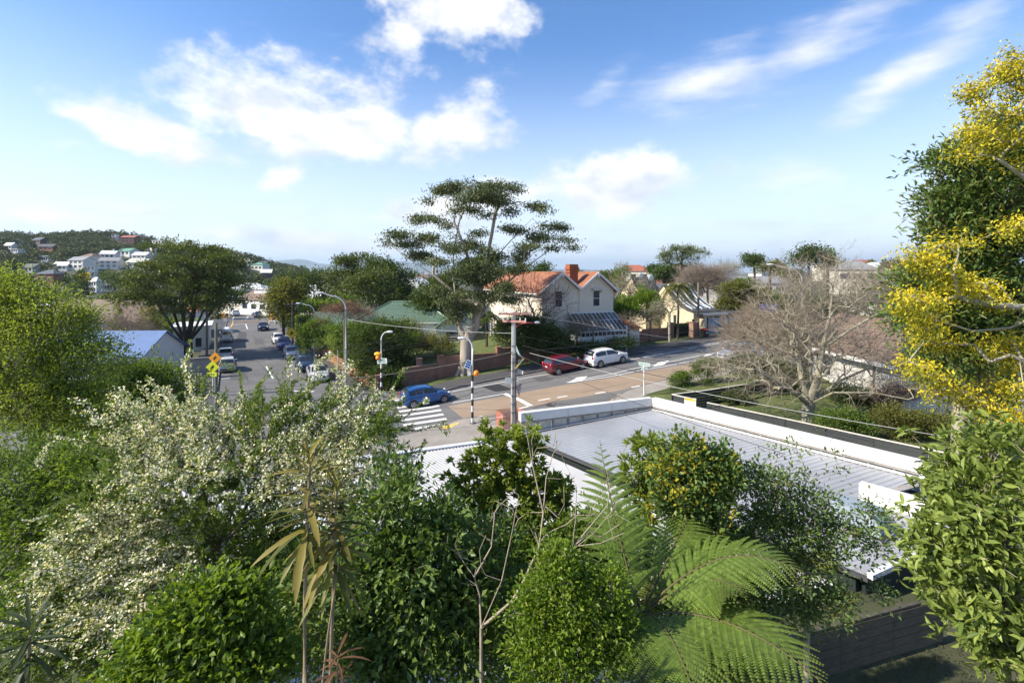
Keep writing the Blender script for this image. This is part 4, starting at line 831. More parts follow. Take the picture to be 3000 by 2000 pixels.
nb = Wp(2022, 1186, 29.7); ns = empty('fence_notice', nb, R(-35), 'small white notice board with yellow top on the lawn fence end', 'sign'); MB().bx(-.35, .35, -.03, .03, -.15, .45).build('board', m_white, ns); MB().bx(-.3, .3, -.045, -.031, .28, .4).build('yellow_band', M('sign_yellow', (.80, .50, .03), .5), ns)
strip('lawn', [(10.6, 31.2), (13.2, 33.2), (20.2, 36.9), (24.6, 39)], [(13.2, 28.6), (17.5, 24.6), (21.5, 20.5), (27, 16)], m_grass, .03, 40, m=14, kind='structure')
# timber retaining wall at our feet
def retaining():
    a, b = Wp(2760, 1756, 11.9), Wp(2290, 1893, 10.5); m_t = M('dark_brown_timber', (.045, .04, .03), .85, .3, 1.5, .4, 12, stretch=(3, 3, 8), rgb2=(.085, .075, .05))  # boards in a very dark brown timber colour
    r = empty('timber_retaining_wall', (b.x, b.y, 2.0), 0, 'dark timber board retaining wall in the shade below the shop wall', 'wall'); O = Vector((b.x, b.y, 0)); d = a-b; d.z = 0; dn = d.normalized(); nn = Vector((dn.y, -dn.x, 0))
    for k in range(5):
        z = 1.95+.2*k
        for j in range(3): u0, u1 = b+d*j/3, b+d*(j+1)/3; MB().bar(Vector((u0.x, u0.y, z+.1))-O-Vector((0, 0, 2)), Vector((u1.x, u1.y, z+.1))-O-Vector((0, 0, 2))-dn*.01, .05, .188).build('board', m_t, r)
    for j in range(5): q = b+d*j/4-O; MB().bx(q.x-.06, q.x+.06, q.y+.03, q.y+.15, -.4, 1.0).build('post', m_t, r)
    MB().bar(Vector((0, .03, 1.0)), Vector((d.x, d.y+.03, 1.0)), .08, .04).build('capping', m_t, r)
    ret = Vector((-.5, 1.6, 0))
    for k in range(5): MB().bar(Vector((-.03, 0, .05+.2*k)), ret+Vector((0, 0, .05+.2*k)), .05, .188).build('board', m_t, r)
retaining()

# ------------------------------------------------------------------ vehicles
STY = {  # x/L, belt z, top z, width factor (of half width)
 'hatch': (3.95, 1.70, [(-.5, .55, .58, .80), (-.492, .80, .84, .9), (-.475, .96, 1.02, .95), (-.43, .98, 1.28, .97), (-.385, .98, 1.42, .98), (-.28, .97, 1.49, 1), (-.12, .96, 1.52, 1), (.02, .95, 1.49, 1), (.09, .94, 1.42, 1), (.25, .93, .99, .99), (.31, .91, .95, .98), (.42, .80, .83, .95), (.475, .66, .69, .88), (.5, .45, .47, .74)], .30, (-.32, .33)),
 'suv': (4.3, 1.78, [(-.5, .6, .63, .82), (-.49, .85, .9, .92), (-.475, 1.05, 1.1, .96), (-.43, 1.06, 1.40, .98), (-.38, 1.06, 1.55, .99), (-.25, 1.05, 1.60, 1), (-.08, 1.04, 1.61, 1), (.04, 1.03, 1.57, 1), (.10, 1.02, 1.50, 1), (.24, 1.0, 1.07, .99), (.32, .98, 1.03, .98), (.43, .90, .94, .95), (.48, .75, .78, .88), (.5, .5, .52, .76)], .33, (-.305, .31)),
 'sedan': (4.5, 1.74, [(-.5, .55, .58, .82), (-.49, .85, .88, .92), (-.47, .95, .98, .95), (-.37, .96, 1.0, .97), (-.30, .96, 1.18, .98), (-.22, .96, 1.38, .99), (-.10, .95, 1.44, 1), (.03, .94, 1.42, 1), (.08, .93, 1.35, 1), (.22, .91, .96, .99), (.3, .88, .92, .98), (.43, .78, .81, .94), (.48, .64, .67, .86), (.5, .45, .47, .74)], .31, (-.295, .32)),
 'wagon': (4.5, 1.74, [(-.5, .55, .58, .82), (-.49, .85, .9, .92), (-.475, .98, 1.04, .95), (-.43, .98, 1.32, .97), (-.39, .98, 1.44, .98), (-.25, .97, 1.50, .99), (-.10, .96, 1.51, 1), (.03, .95, 1.47, 1), (.08, .94, 1.38, 1), (.22, .92, .98, .99), (.3, .90, .94, .98), (.43, .80, .83, .94), (.48, .66, .69, .86), (.5, .45, .47, .74)], .31, (-.30, .32)),
 'van': (4.7, 1.70, [(-.5, .55, .58, .9), (-.495, .95, 1.0, .95), (-.49, 1.1, 1.3, .98), (-.48, 1.12, 2.0, .98), (-.46, 1.12, 2.14, .98), (-.3, 1.12, 2.2, .98), (.1, 1.1, 2.2, .98), (.24, 1.08, 2.12, .98), (.30, 1.06, 1.95, .98), (.43, 1.0, 1.1, .97), (.47, .9, .94, .95), (.49, .7, .73, .9), (.5, .45, .47, .82)], .32, (-.30, .30))}
CARM = {}
m_tyre = M('tyre_rubber', (.016, .016, .017), .85); m_rim = M('alloy_rim', (.55, .56, .58), .3, .1, metal=.7); m_black = M('black_plastic', (.018, .018, .02), .5)
m_cglass = M('car_glass', (.022, .026, .03), .04, .2, spec=1.); m_lens = M('headlamp_lens', (.6, .62, .64), .1, .1, 8); m_tail = M('tail_lamp', (.42, .015, .02), .2, .1); m_plate = M('number_plate', (.75, .75, .73), .5)
def paint(name, c, metal=.25): return M('paint_'+name, c, .25, .04, 3, metal=metal, coat=.8)
def car_meshes(sty):
    if sty in CARM: return CARM[sty]
    L, W, tb, wr, axl = STY[sty]; xs = np.array([t[0] for t in tb])*L; zb = np.array([t[1] for t in tb]); zt = np.array([t[2] for t in tb]); wf = np.array([t[3] for t in tb])
    f = lambda a: (lambda x: float(np.interp(x, xs, a))); fzb, fzt, fw = f(zb), f(zt), f(wf)
    def sec(x):
        w = W/2*fw(x); b, t = fzb(x), fzt(x); wt = w*.965-(t-b)*.40; return w, b, t, max(wt, .2)
    st_ = np.unique(np.r_[xs, np.linspace(xs[0], xs[-1], 26)]); V = []; n = 11
    for x in st_:
        w, b, t, wt = sec(x); end = .30 if abs(x) > L*.485 else .22
        half = [(w*.86, end), (w*.985, end+.10), (w*1.0, .55 if b > .58 else b-.05), (w*.975, b), (wt+.0, t-.05 if t-b > .12 else t-.02), (wt*.80, t), (0, t+.02)]
        V += [(x, y, z) for y, z in half]+[(x, -y, z) for y, z in half[:-1][::-1]]
    k = 13; Fc = []
    for i in range(len(st_)-1):
        for j in range(k-1): Fc.append((i*k+j, i*k+j+1, (i+1)*k+j+1, (i+1)*k+j))
        Fc.append((i*k+k-1, i*k, (i+1)*k, (i+1)*k+k-1))
    Fc += [tuple(range(k)), tuple(range((len(st_)-1)*k, len(st_)*k))]
    body = MB(); body.v = V; body.f = Fc
    def cross_glass(x0, x1, fr=.80, m=6):
        mb = MB(); vv = []
        for q in range(m+1):
            x = x0+(x1-x0)*q/m; w, b, t, wt = sec(x); vv += [(x, y*wt*fr*1.02, t+.024-.012*abs(y)) for y in (-1.08, -.6, 0, .6, 1.08)]
        mb.add(vv, [(q*5+j, q*5+j+1, q*5+j+6, q*5+j+5) for q in range(m) for j in range(4)]); return mb
    def side_glass(x0, x1, sg, m=6):
        mb = MB(); vv = []
        for q in range(m+1):
            x = x0+(x1-x0)*q/m; w, b, t, wt = sec(x); p = lambda u: (x, sg*(w*.975+(wt-w*.975)*u+.008), b+(t-.05-b)*u); vv += [p(.10), p(.86)]
        mb.add(vv, [(2*q, 2*q+1, 2*q+3, 2*q+2) for q in range(m)]); return mb
    top = [i for i in range(len(xs)) if zt[i]-zb[i] > .2]; xr0, xr1 = xs[top[0]], xs[top[-1]]; imx = int(np.argmax(zt))
    xa = xs[top[0]-1]+.03*L*0; xb = xs[top[-1]+1]
    rearx1 = xs[top[1]] if sty != 'van' else xs[top[0]+1]
    d = dict(body=body, ws=cross_glass(xs[top[-1]]+.0, xb-.02), L=L, W=W, wr=wr, axl=axl)
    if sty == 'van':
        rg = MB(); rg.prism([(-L/2+.012, -.62, 1.25), (-L/2+.012, .62, 1.25), (-L/2+.045, .58, 1.75), (-L/2+.045, -.58, 1.75)], (-.02, 0, 0)); d['rg'] = rg
    else: d['rg'] = cross_glass(xa+.015*L*0+.02, rearx1-.01)
    b0 = xr0+.05; b1 = xb-.16; mid = (b0+b1)/2+.05*L*0
    d['sg'] = [side_glass(b0+.1, mid-.05, s) for s in (-1, 1)]+[side_glass(mid+.04, b1, s) for s in (-1, 1)]
    wz = wr
    ty = MB(); ty.tube([(0, -.1, 0), (0, -.085, 0), (0, .085, 0), (0, .1, 0)], [wr*.9, wr, wr, wr*.9], 22); d['tyre'] = ty.mesh('tyre', m_tyre, 30)
    rm = MB(); rm.tube([(0, -.108, 0), (0, -.06, 0)], [wr*.66, wr*.66], 18)
    d['hub'] = rm.mesh('hub', m_black)
    sp = MB(); sp.tube([(0, -.125, 0), (0, -.10, 0)], [wr*.16]*2, 10)
    for q in range(5):
        a = 2*math.pi*q/5; sp.bar((math.cos(a)*wr*.1, -.117, math.sin(a)*wr*.1), (math.cos(a)*wr*.62, -.113, math.sin(a)*wr*.62), .03, .1, up=(0, 1, 0))
    nn = 20; sp.add([(math.cos(2*math.pi*q/nn)*r_, y_, math.sin(2*math.pi*q/nn)*r_) for r_, y_ in ((wr*.70, -.112), (wr*.60, -.118)) for q in range(nn)], [(q, (q+1) % nn, nn+(q+1) % nn, nn+q) for q in range(nn)]); d['rim'] = sp.mesh('rim', m_rim)
    arch = MB(); arch.cyl((0, 0, 0), wr*1.16, .02, 24, 'y'); d['arch'] = arch.mesh('wheel_arch', m_black)
    d['ws_m'] = d['ws'].mesh('windscreen', m_cglass, True); d['rg_m'] = d['rg'].mesh('rear_window', m_cglass, True); d['sg_m'] = [g.mesh('side_window', m_cglass, True) for g in d['sg']]
    hz = {'hatch': .74, 'sedan': .70, 'wagon': .72, 'suv': .82, 'van': .82}[sty]; tz = {'hatch': .93, 'sedan': .84, 'wagon': .92, 'suv': 1.0, 'van': 1.0}[sty]
    d['hl'] = MB().sphere((0, 0, 0), .17, 12, 6, (.9, .85, .6)).mesh('headlight', m_lens, True); d['tl'] = MB().sphere((0, 0, 0), .15, 10, 6, (.5, .75, 1.1 if sty != 'van' else 1.6)).mesh('tail_light', m_tail, True); d['hz'], d['tz'] = hz, tz
    d['pl'] = MB().bx(-.01, .01, -.18, .18, -.06, .06).mesh('number_plate', m_plate); d['gr'] = MB().bx(-.02, .02, -.45, .45, -.07, .07).mesh('grille', m_black); d['bm'] = MB().bx(-.03, .03, -W*.36, W*.36, -.07, .07).mesh('lower_bumper', m_black)
    d['mir'] = MB().sphere((0, 0, 0), .11, 8, 6, (.6, 1, .8))
    d['bodies'] = {}; d['mirs'] = {}; CARM[sty] = d; return d
def car(name, label, cat, sty, pm, p, yaw, group, roof=None, scale=1.):
    d = car_meshes(sty); r = empty(name, p, yaw, label, cat, group); L, W, wr = d['L'], d['W'], d['wr']; r.scale = (scale,)*3
    sl = float(zg(p[0]+math.cos(yaw), p[1]+math.sin(yaw))-zg(p[0]-math.cos(yaw), p[1]-math.sin(yaw)))/2; r.rotation_euler = (0, -math.atan(sl), yaw)
    if pm.name not in d['bodies']: d['bodies'][pm.name] = d['body'].mesh('body', pm, 40); d['mirs'][pm.name] = d['mir'].mesh('door_mirror', pm, True)
    inst('body', d['bodies'][pm.name], r); inst('windscreen', d['ws_m'], r); inst('rear_window', d['rg_m'], r)
    for g in d['sg_m']: inst('side_window', g, r)
    for fx in d['axl']:
        for sg in (1, -1):
            inst('wheel_arch', d['arch'], r, (fx*L, -sg*(W/2-.004), wr+.02)); w = inst('wheel', d['tyre'], r, (fx*L, -sg*(W/2-.075), wr), 0 if sg == 1 else math.pi)
            inst('hub', d['hub'], w); inst('rim', d['rim'], w)
    for sg in (1, -1):
        inst('headlight', d['hl'], r, (L*.462 if sty != 'van' else L*.485, sg*W*.34, d['hz'])); inst('tail_light', d['tl'], r, (-L*.487, sg*W*.40, d['tz'])); inst('door_mirror', d['mirs'][pm.name], r, (L*.20 if sty != 'van' else L*.36, sg*(W/2+.07), 1.0 if sty != 'van' else 1.25))
    inst('number_plate', d['pl'], r, (L/2+.004, 0, .48)); inst('number_plate', d['pl'], r, (-L/2-.012, 0, .72 if sty != 'van' else .85)); inst('grille', d['gr'], r, (L*.492, 0, .58)); inst('lower_bumper', d['bm'], r, (-L*.497, 0, .40))
    return r
LA = math.atan2(-.866, .5)                                              # side road: facing us
PB = lambda *a: paint(*a)
g1_, g2_, g3_ = 'cars parked along the side road', 'cars parked along the main road', 'cars driving'
def gcar(px_, py_): p = G(px_, py_); p.z += .012; return p
car('blue_hatchback', 'bright blue hatchback driving over the zebra crossing', 'car', 'hatch', PB('blue', (.012, .10, .30)), gcar(1248, 1181), DA+R(3), g3_)
car('maroon_hatchback', 'dark red hatchback parked by the brick wall behind the white crossover', 'car', 'hatch', PB('maroon', (.16, .012, .025)), gcar(1657, 1086), DA+R(2), g2_, scale=1.05)
car('white_crossover', 'white crossover parked in front of the dark red hatchback', 'car', 'suv', PB('white', (.76, .76, .75), 0), gcar(1777, 1066), DA+R(1), g2_)
car('red_sedan', 'bright red car passing the blue garage doors', 'car', 'sedan', PB('red', (.42, .03, .035)), gcar(2195, 985), DA, g3_)
car('white_sedan', 'white car seen through bare twigs past the red car', 'car', 'sedan', PB('white', (.76, .76, .75), 0), gcar(2280, 971), DA, g2_)
car('pale_blue_hatchback', 'pale silver blue car on main road behind twiggy shrubs', 'car', 'hatch', PB('iceblue', (.42, .48, .56)), gcar(2160, 1052), DA+math.pi, g3_)
car('blue_sedan', 'mid blue car half hidden by twigs behind the pale one', 'car', 'sedan', PB('midblue', (.05, .12, .30)), gcar(2262, 1040), DA+math.pi, g3_)
car('white_van', 'white high roofed van parked on the left of the side road', 'van', 'van', PB('white', (.76, .76, .75), 0), gcar(664, 999), LA+math.pi, g1_)
car('beige_sedan', 'champagne beige sedan parked behind the white van', 'car', 'sedan', PB('beige', (.42, .37, .30)), gcar(661, 1051), LA+math.pi, g1_)
car('silver_hatchback', 'silver hatchback with red tail lights nearest on the left kerb', 'car', 'hatch', PB('silver', (.52, .53, .54)), gcar(666, 1084), LA+math.pi, g1_)
car('black_crossover', 'dark navy crossover driving toward us near the level crossing', 'car', 'suv', PB('navy', (.012, .018, .04)), gcar(771, 967), LA, g3_)
car('white_hatchback', 'small white hatchback parked behind the royal blue car', 'car', 'hatch', PB('white', (.76, .76, .75), 0), gcar(815, 1004), LA, g1_)
car('royal_blue_hatchback', 'royal blue car between the small white one and silver wagon', 'car', 'hatch', PB('royal', (.018, .03, .22)), gcar(833, 1020), LA, g1_, scale=1.03)
car('silver_wagon', 'silver grey station wagon with roof rails on right kerb', 'car', 'wagon', PB('silvergrey', (.36, .39, .43)), gcar(855, 1047), LA, g1_)
car('dark_blue_four_wheel_drive', 'dark blue four wheel drive behind the nearest silver sedan', 'car', 'suv', PB('darkblue', (.02, .045, .09)), gcar(894, 1082), LA, g1_)
car('silver_sedan', 'silver sedan nearest us on the right kerb', 'car', 'sedan', PB('silver', (.52, .53, .54)), gcar(930, 1110), LA, g1_)
car('far_white_sedan', 'white car driving away beyond the level crossing', 'car', 'sedan', PB('white', (.76, .76, .75), 0), gcar(689, 925), LA+math.pi+R(6), g3_)
car('far_blue_hatchback', 'dark blue car turning beside the far grey garage', 'car', 'hatch', PB('darkblue', (.02, .045, .09)), gcar(716, 917), LA+R(30), g3_)
car('far_white_four_wheel_drive', 'white four wheel drive parked by the corner shop verandah', 'car', 'suv', PB('white', (.76, .76, .75), 0), gcar(750, 921), LA-R(6), g1_)
car('far_black_hatchback', 'black car in front of the white four wheel drive', 'car', 'hatch', PB('black', (.012, .012, .014)), gcar(757, 930), LA-R(4), g1_)
car('driveway_hatchback', 'dark blue car in the driveway beside the blue roofed cottage', 'car', 'hatch', PB('darkblue', (.02, .045, .09)), gcar(495, 1060), R(10), g1_)

# ------------------------------------------------------------------ street furniture
m_galv = M('galvanised_steel', (.42, .43, .44), .45, .1, 4, metal=.4); m_pole = M('weathered_pole_timber', (.17, .145, .115), .95, .3, 2, stretch=(4, 4, .4)); m_concp = M('pole_concrete', (.55, .53, .49), .9, .15, 3, stretch=(3, 3, .5))
m_orange = M('beacon_orange', (.85, .26, .02), .35, .05); m_yel = M('fluoro_yellow', (.72, .75, .02), .5, .05); m_amb = M('sign_orange', (.80, .33, .02), .5, .05); m_syel = M('sign_yellow2', (.80, .52, .02), .5, .05); m_signgreen = M('street_sign_green', (.62, .72, .66), .5, .05); m_letter = M('dark_green_lettering', (.05, .10, .08), .6)
m_blk = M('black_paint', (.015, .015, .015), .6); m_lamp = M('lamp_head', (.62, .63, .64), .3, .1)
def text(body, size, mat, parent, loc, rot, ext=.004):
    cu = bpy.data.curves.new('lettering', 'FONT'); cu.body = body; cu.size = size; cu.extrude = ext; cu.align_x = 'CENTER'; cu.align_y = 'CENTER'; cu.resolution_u = 2
    t = bpy.data.objects.new('tmp', cu); col.objects.link(t); dg = bpy.context.evaluated_depsgraph_get(); me = bpy.data.meshes.new_from_object(t.evaluated_get(dg)); bpy.data.objects.remove(t)
    me.materials.clear(); me.materials.append(mat); o = bpy.data.objects.new('lettering', me); col.objects.link(o); o.parent = parent; o.location = loc; o.rotation_euler = rot; return o
def street_lamp(label, base, h, reach, ang, r0=.09, mat=None, head=.75):
    r = empty('street_lamp', base, ang, label, 'street lamp', 'street lamps'); m = mat or m_galv
    pts = [(0, 0, -.2), (0, 0, h*.45), (0, 0, h*.84)]+[(reach*.62*(1-math.cos(t)), 0, h*.84+h*.13*math.sin(t)) for t in np.linspace(.25, math.pi/2, 6)]+[(reach, 0, h)]
    MB().tube(pts, [r0, r0*.85, r0*.7]+[r0*.55]*6+[r0*.45], 10).build('pole', m, r, True)
    MB().sphere((reach+head*.4, 0, h+.02), head/2, 12, 6, (1, .32, .2)).build('lamp_head', m_lamp, r, True); MB().sphere((reach+head*.45, 0, h-.05), head*.3, 10, 6, (1, .4, .25)).build('diffuser', m_lens, r, True)
    MB().cyl((0, 0, .6), r0*1.25, 1.1, 10).build('base_sleeve', m, r); return r
b = G(1013, 1151); street_lamp('tall grey street lamp with left reaching arm at the corner', b, CZ-(858-H0)/F*b.y-b.z, 2.1, R(180), .11)
pbase = empty('service_post', b+Vector((-.25, .35, 0)), 0, 'slim dark service post beside the corner street lamp', 'post'); MB().tube([(0, 0, -.2), (0, 0, 6.6)], .06, 7).build('shaft', m_pole, pbase); MB().bx(-.05, .35, -.25, .1, 0, .55).build('cabinet', m_blk, pbase)
b = at(921, 1000, 62, .1); street_lamp('shorter street lamp among the hedges of the side road', b, 6.9, 1.7, R(180), .09)
b = at(761, 935, 118, .1); street_lamp('far street lamp near the level crossing', b, 6.6, 1.2, R(10), .08)
b = at(791, 925, 122, .1); street_lamp('far street lamp behind trees with leftward arm', b, 6.2, 1.6, R(170), .08)
b = at(2350, 1000, 44, float(zg(26, 44))); street_lamp('pale street lamp rising behind the bare trees on the right', b, CZ-(775-H0)/F*44-b.z, 2.4, R(170), .1, M('pinkish_pole', (.42, .36, .34), .6))
def util_pole(name, label, base, h, r0, r1, mat, arms=(), group='utility poles'):
    r = empty(name, base, 0, label, 'utility pole', group); MB().tube([(0, 0, -.3), (0, 0, h)], [r0, r1], 9).build('shaft', mat, r, True)
    for z, L_, a in arms:
        v = Vector((math.cos(a), math.sin(a), 0))*L_/2; ao = MB().bar(Vector((0, -.12, z))-v, Vector((0, -.12, z))+v, .09, .11).build('crossarm', m_pole, r)
        for q in (-.9, -.45, .45, .9): MB().tube([Vector((0, -.12, z+.05))+v*q, Vector((0, -.12, z+.2))+v*q], [.04, .03], 6).build('insulator', m_white, ao)
    return r
b = at(633, 1162, 43, 0); util_pole('timber_utility_pole', 'mossy timber pole carrying the orange diamond sign', b, CZ-(945-H0)/F*43, .15, .11, M('mossy_pole', (.16, .17, .11), .95, .3, 2, stretch=(4, 4, .4)))
for (px_, py_, pt_, Y, lb) in ((606, 1050, 905, 62, 'dark timber pole left of the white van'), (857, 1010, 884, 70, 'timber pole beside the yellow diamond sign on the right path'), (720, 915, 858, 140, 'pole standing before the far white roofed house'), (2046, 992, 828, 59.5, 'leaning timber pole in front of the swoop roofed house'), (108, 800, 765, 300, 'far pole on the lower left hill'), (1025, 905, 860, 95, 'pole among dark trees behind the corner lamp')):
    b = at(px_, py_, Y); z0 = max(b.z, 0) if Y < 200 else float(zhill(b.x, b.y)); b.z = z0
    util_pole('timber_utility_pole', lb, b, max(CZ-(pt_-H0)/F*Y-z0, 3), .16 if Y < 100 else .2, .12 if Y < 100 else .15, m_pole, () if Y < 65 else ((max(CZ-(pt_-H0)/F*Y-z0, 3)-.4, 2.2, .3),))
def concrete_pole():
    Y = 32.; b = Wp(1505, 1262, Y); b.z = float(zg(b.x, b.y)); h = CZ-(913-H0)/F*Y-b.z
    r = empty('concrete_utility_pole', b, R(12), 'grey concrete power pole with red crossarms and give way sign', 'utility pole', 'utility poles')
    sh = MB()
    for (y0, y1, ww) in ((-.07, .07, .36), (-.16, -.07, .16), (.07, .16, .16)):
        sh.add([(-ww/2, y0, -.3), (ww/2, y0, -.3), (ww/2, y1, -.3), (-ww/2, y1, -.3), (-ww*.36, y0*.7, h), (ww*.36, y0*.7, h), (ww*.36, y1*.7, h), (-ww*.36, y1*.7, h)], [(0, 1, 2, 3), (4, 7, 6, 5), (0, 4, 5, 1), (1, 5, 6, 2), (2, 6, 7, 3), (3, 7, 4, 0)])
    sh.build('shaft', m_concp, r)
    m_red = M('red_crossarm', (.42, .14, .10), .8, .2, 4, rgb2=(.55, .33, .28)); m_dark = M('pipe_dark', (.05, .05, .05), .6)
    for z, L_, a in ((h-.12, 2.1, R(-5)), (h-.62, 1.6, R(-28))):
        v = Vector((math.cos(a), math.sin(a), 0))*L_/2; ao = MB().bar(Vector((0, -.2, z))-v, Vector((0, -.2, z))+v, .1, .13).build('crossarm', m_red, r)
        for q in (-.95, -.55, .5, .95): MB().tube([Vector((0, -.2, z+.06))+v*q, Vector((0, -.2, z+.24))+v*q], [.05, .035], 7).build('insulator', m_white, ao)
    MB().tube([(.15, -.1, h-1.0), (.35, -.15, h-.82), (.8, -.2, h-.74), (1.4, -.2, h-.74)], .035, 6).build('lamp_arm', M('lamp_arm_red', (.45, .06, .07), .5), r)
    MB().sphere((1.55, -.2, h-.72), .16, 10, 6, (1.3, .7, .6)).build('lamp_head', m_white, r, True)
    for x_ in (-.1, .12): MB().tube([(x_, -.19, .2), (x_*.8, -.16, h*.62)], .025, 6).build('conduit', m_dark, r)
    for z in np.arange(1.2, h*.75, .55): MB().bx(-.2+z*.005, .2-z*.005, -.2+z*.004, .2-z*.004, z, z+.02).build('strap', m_dark, r)
    m_tw = M('yellow_timber', (.50, .36, .15), .8); MB().bar((.05, -.2, h-3.75), (.62, -.3, h-3.05), .05, .09).build('stay_arm', m_tw, r)
    m_gc = M('green_cable', (.16, .36, .32), .6)
    for q in range(4): MB().tube([(.12, -.2, h-2.25-.1*q), (.3, -.3, h-2.7-.05*q), (.5+.03*q, -.3, h-3.0)], .022, 5).build('cable_tail', m_gc if q % 2 else m_white, r)
    MB().tube([(.36+.11*math.cos(t), -.3, h-3.25+.1*math.sin(t)) for t in np.linspace(0, 6.3, 12)], .02, 5, False).build('cable_coil', m_gc, r)
    # signs carried by the pole
    zs = CZ-(1112-H0)/F*Y-b.z; s1 = MB().bx(-.62, -.17, -.26, -.24, zs-.18, zs+.22).build('sign_back', m_white, r); MB().bx(.17, .28, -.26, -.24, zs-.1, zs+.25).build('sign_back', m_white, r)
    s2 = MB().bx(-.25, .25, -.012, .012, -.11, .11).build('blank_sign', m_white, r); s2.location = (.42, -.05, CZ-(1088-H0)/F*Y-b.z); s2.rotation_euler = (R(0), R(14), R(-50))
    zg_ = CZ-(1142-H0)/F*Y-b.z; gw = MB().prism([(-.42, 0, .36), (.42, 0, .36), (0, 0, -.40)], (0, .012, 0)).build('give_way_sign', M('sign_red_border', (.22, .03, .04), .5), r); gw.location = (.33, -.18, zg_); gw.rotation_euler = (0, 0, R(52))
    MB().prism([(-.31, -.006, .30), (.31, -.006, .30), (0, -.006, -.27)], (0, .004, 0)).build('sign_face', m_white, gw)
    text('GIVE', .15, m_blk, gw, (0, -.012, .19), (R(90), 0, 0)); text('WAY', .13, m_blk, gw, (0, -.012, .04), (R(90), 0, 0))
    return b, h
CPB, CPH = concrete_pole()
# zebra crossing poles with beacons
def crossing_pole(label, base, h, solar, left):
    r = empty('crossing_pole', base, 0, label, 'crossing pole', 'zebra crossing poles'); n = 8; hs = h*.56
    for k in range(n): MB().cyl((0, 0, hs*(k+.5)/n), .085, hs/n, 14).build('black_band' if k % 2 else 'white_band', m_blk if k % 2 else m_white, r, True)
    sg = -1 if left else 1
    pts = [(0, 0, hs), (0, 0, h*.86)]+[(sg*-.0+(.55 if left else -.55)*(1-math.cos(t)), 0, h*.86+h*.12*math.sin(t)) for t in np.linspace(.3, math.pi/2, 5)]
    MB().tube(pts, [.08, .065]+[.05]*5, 10).build('pole', m_white, r, True); e_ = pts[-1]
    MB().sphere((e_[0]+(.2 if left else -.2), 0, e_[2]), .3, 12, 6, (1, .45, .35)).build('lamp_head', m_lamp, r, True)
    MB().sphere((sg*.27, -.02, hs+.12), .21, 16, 10).build('beacon_globe', m_orange, r, True); MB().tube([(0, 0, hs+.02), (sg*.27, 0, hs-.06)], .025, 6).build('beacon_arm', m_blk, r)
    MB().cyl((0, 0, .06), .2, .12, 12).build('foot', m_kerb, r)
    if solar:
        s = MB().bx(-.2, .2, -.015, .015, -.3, .3).build('solar_panel', m_white, r); s.location = (-.28, -.08, h*.68); s.rotation_euler = (R(-28), R(22), 0)
        for i in range(2):
            for j in range(3): MB().bx(-.17+.175*i, -.01+.175*i, -.022, -.016, -.26+.18*j, -.1+.18*j).build('solar_cell', M('solar_blue', (.03, .09, .24), .15), s)
        MB().bx(-.28, -.1, -.1, .06, h*.56, h*.64).build('battery_box', m_whited, r)
    return r
b = G(1384, 1247); b.z += .13; crossing_pole('black and white crossing pole with solar panel on the near corner', b, CZ-(985-H0)/F*b.y-b.z, True, False)
b = G(1117, 1163); b.z += .13; p1 = crossing_pole('black and white crossing pole with street name sign on far side', b, CZ-(968-H0)/F*b.y-b.z, False, True)
m_sy = MB().tube([(-.55, -.05, 0), (-.5, -.05, .2), (-.3, -.05, .24), (0, -.05, .14), (0, -.05, -.12), (-.3, -.05, -.2), (-.5, -.05, -.16)], .02, 4).build('beacon_shade', m_orange, p1); m_sy.location.z = 3.55
by = MB().sphere((-.3, -.06, 3.6), .24, 12, 8, (1.3, .4, .7)).build('amber_board', M('amber_yellow', (.85, .48, .02), .4, .05), p1, True)
sn = MB().bx(-.45, .45, -.012, .012, -.22, .22).build('name_board', m_signgreen, p1); sn.location = (.1, -.12, 3.02); sn.rotation_euler = (0, R(-4), R(-12))
for q, (zz, segs) in enumerate(((.09, ((-.32, -.24), (-.2, .3))), (-.09, ((-.36, -.14), (-.05, .04), (.1, .24), (.3, .36))))):
    for s0, s1 in segs: MB().bx(s0, s1, -.02, -.013, zz-.05, zz+.05).build('lettering', m_letter, sn)
def sign_post(name, label, base, h, r=.04, mat=None, cat='sign'):
    o = empty(name, base, 0, label, cat); MB().tube([(0, 0, -.2), (0, 0, h)], r, 8).build('post', mat or m_white, o); return o
b = G(1131, 1140); b.z += .1; o = sign_post('street_name_sign', 'white post with dark street name blade behind the far crossing pole', b, CZ-(1058-H0)/F*b.y-b.z); MB().bx(-.45, .35, -.015, .015, 0, .22).build('blade', M('dull_green_blade', (.07, .09, .06), .7), o).location = (.1, 0, CZ-(1060-H0)/F*b.y-b.z)
b = Wp(1887, 1190, 36.6); b.z = float(zg(b.x, b.y))+.1; h = CZ-(1072-H0)/F*36.6-b.z; o = sign_post('street_name_sign', 'white post with pale green street name blades at the lane corner', b, h, .055)
bl = MB().bx(-.55, .3, -.015, .015, -.02, .24).build('blade', m_signgreen, o); bl.location = (.12, 0, h); bl.rotation_euler = (0, R(5), R(-15)); MB().bx(-.22, .25, -.015, .015, -.14, .06).build('blade', m_signgreen, o).location = (0, -.02, h-.14)
for s0, s1 in ((-.45, -.2), (-.14, .02), (.08, .2)): MB().bx(s0, s1, -.022, -.0155, .06, .16).build('lettering', M('pale_green_lettering', (.30, .45, .38), .6), bl)
b = G(1836, 1031); b.z += .1; h = CZ-(953-H0)/F*b.y-b.z; o = sign_post('white_post', 'tall plain white post by the verge right of the white crossover', b, h, .06, cat='post'); MB().bx(.05, .22, -.03, .03, h-.42, h-.2).build('plate', M('pinkish_plate', (.45, .33, .28), .7), o)
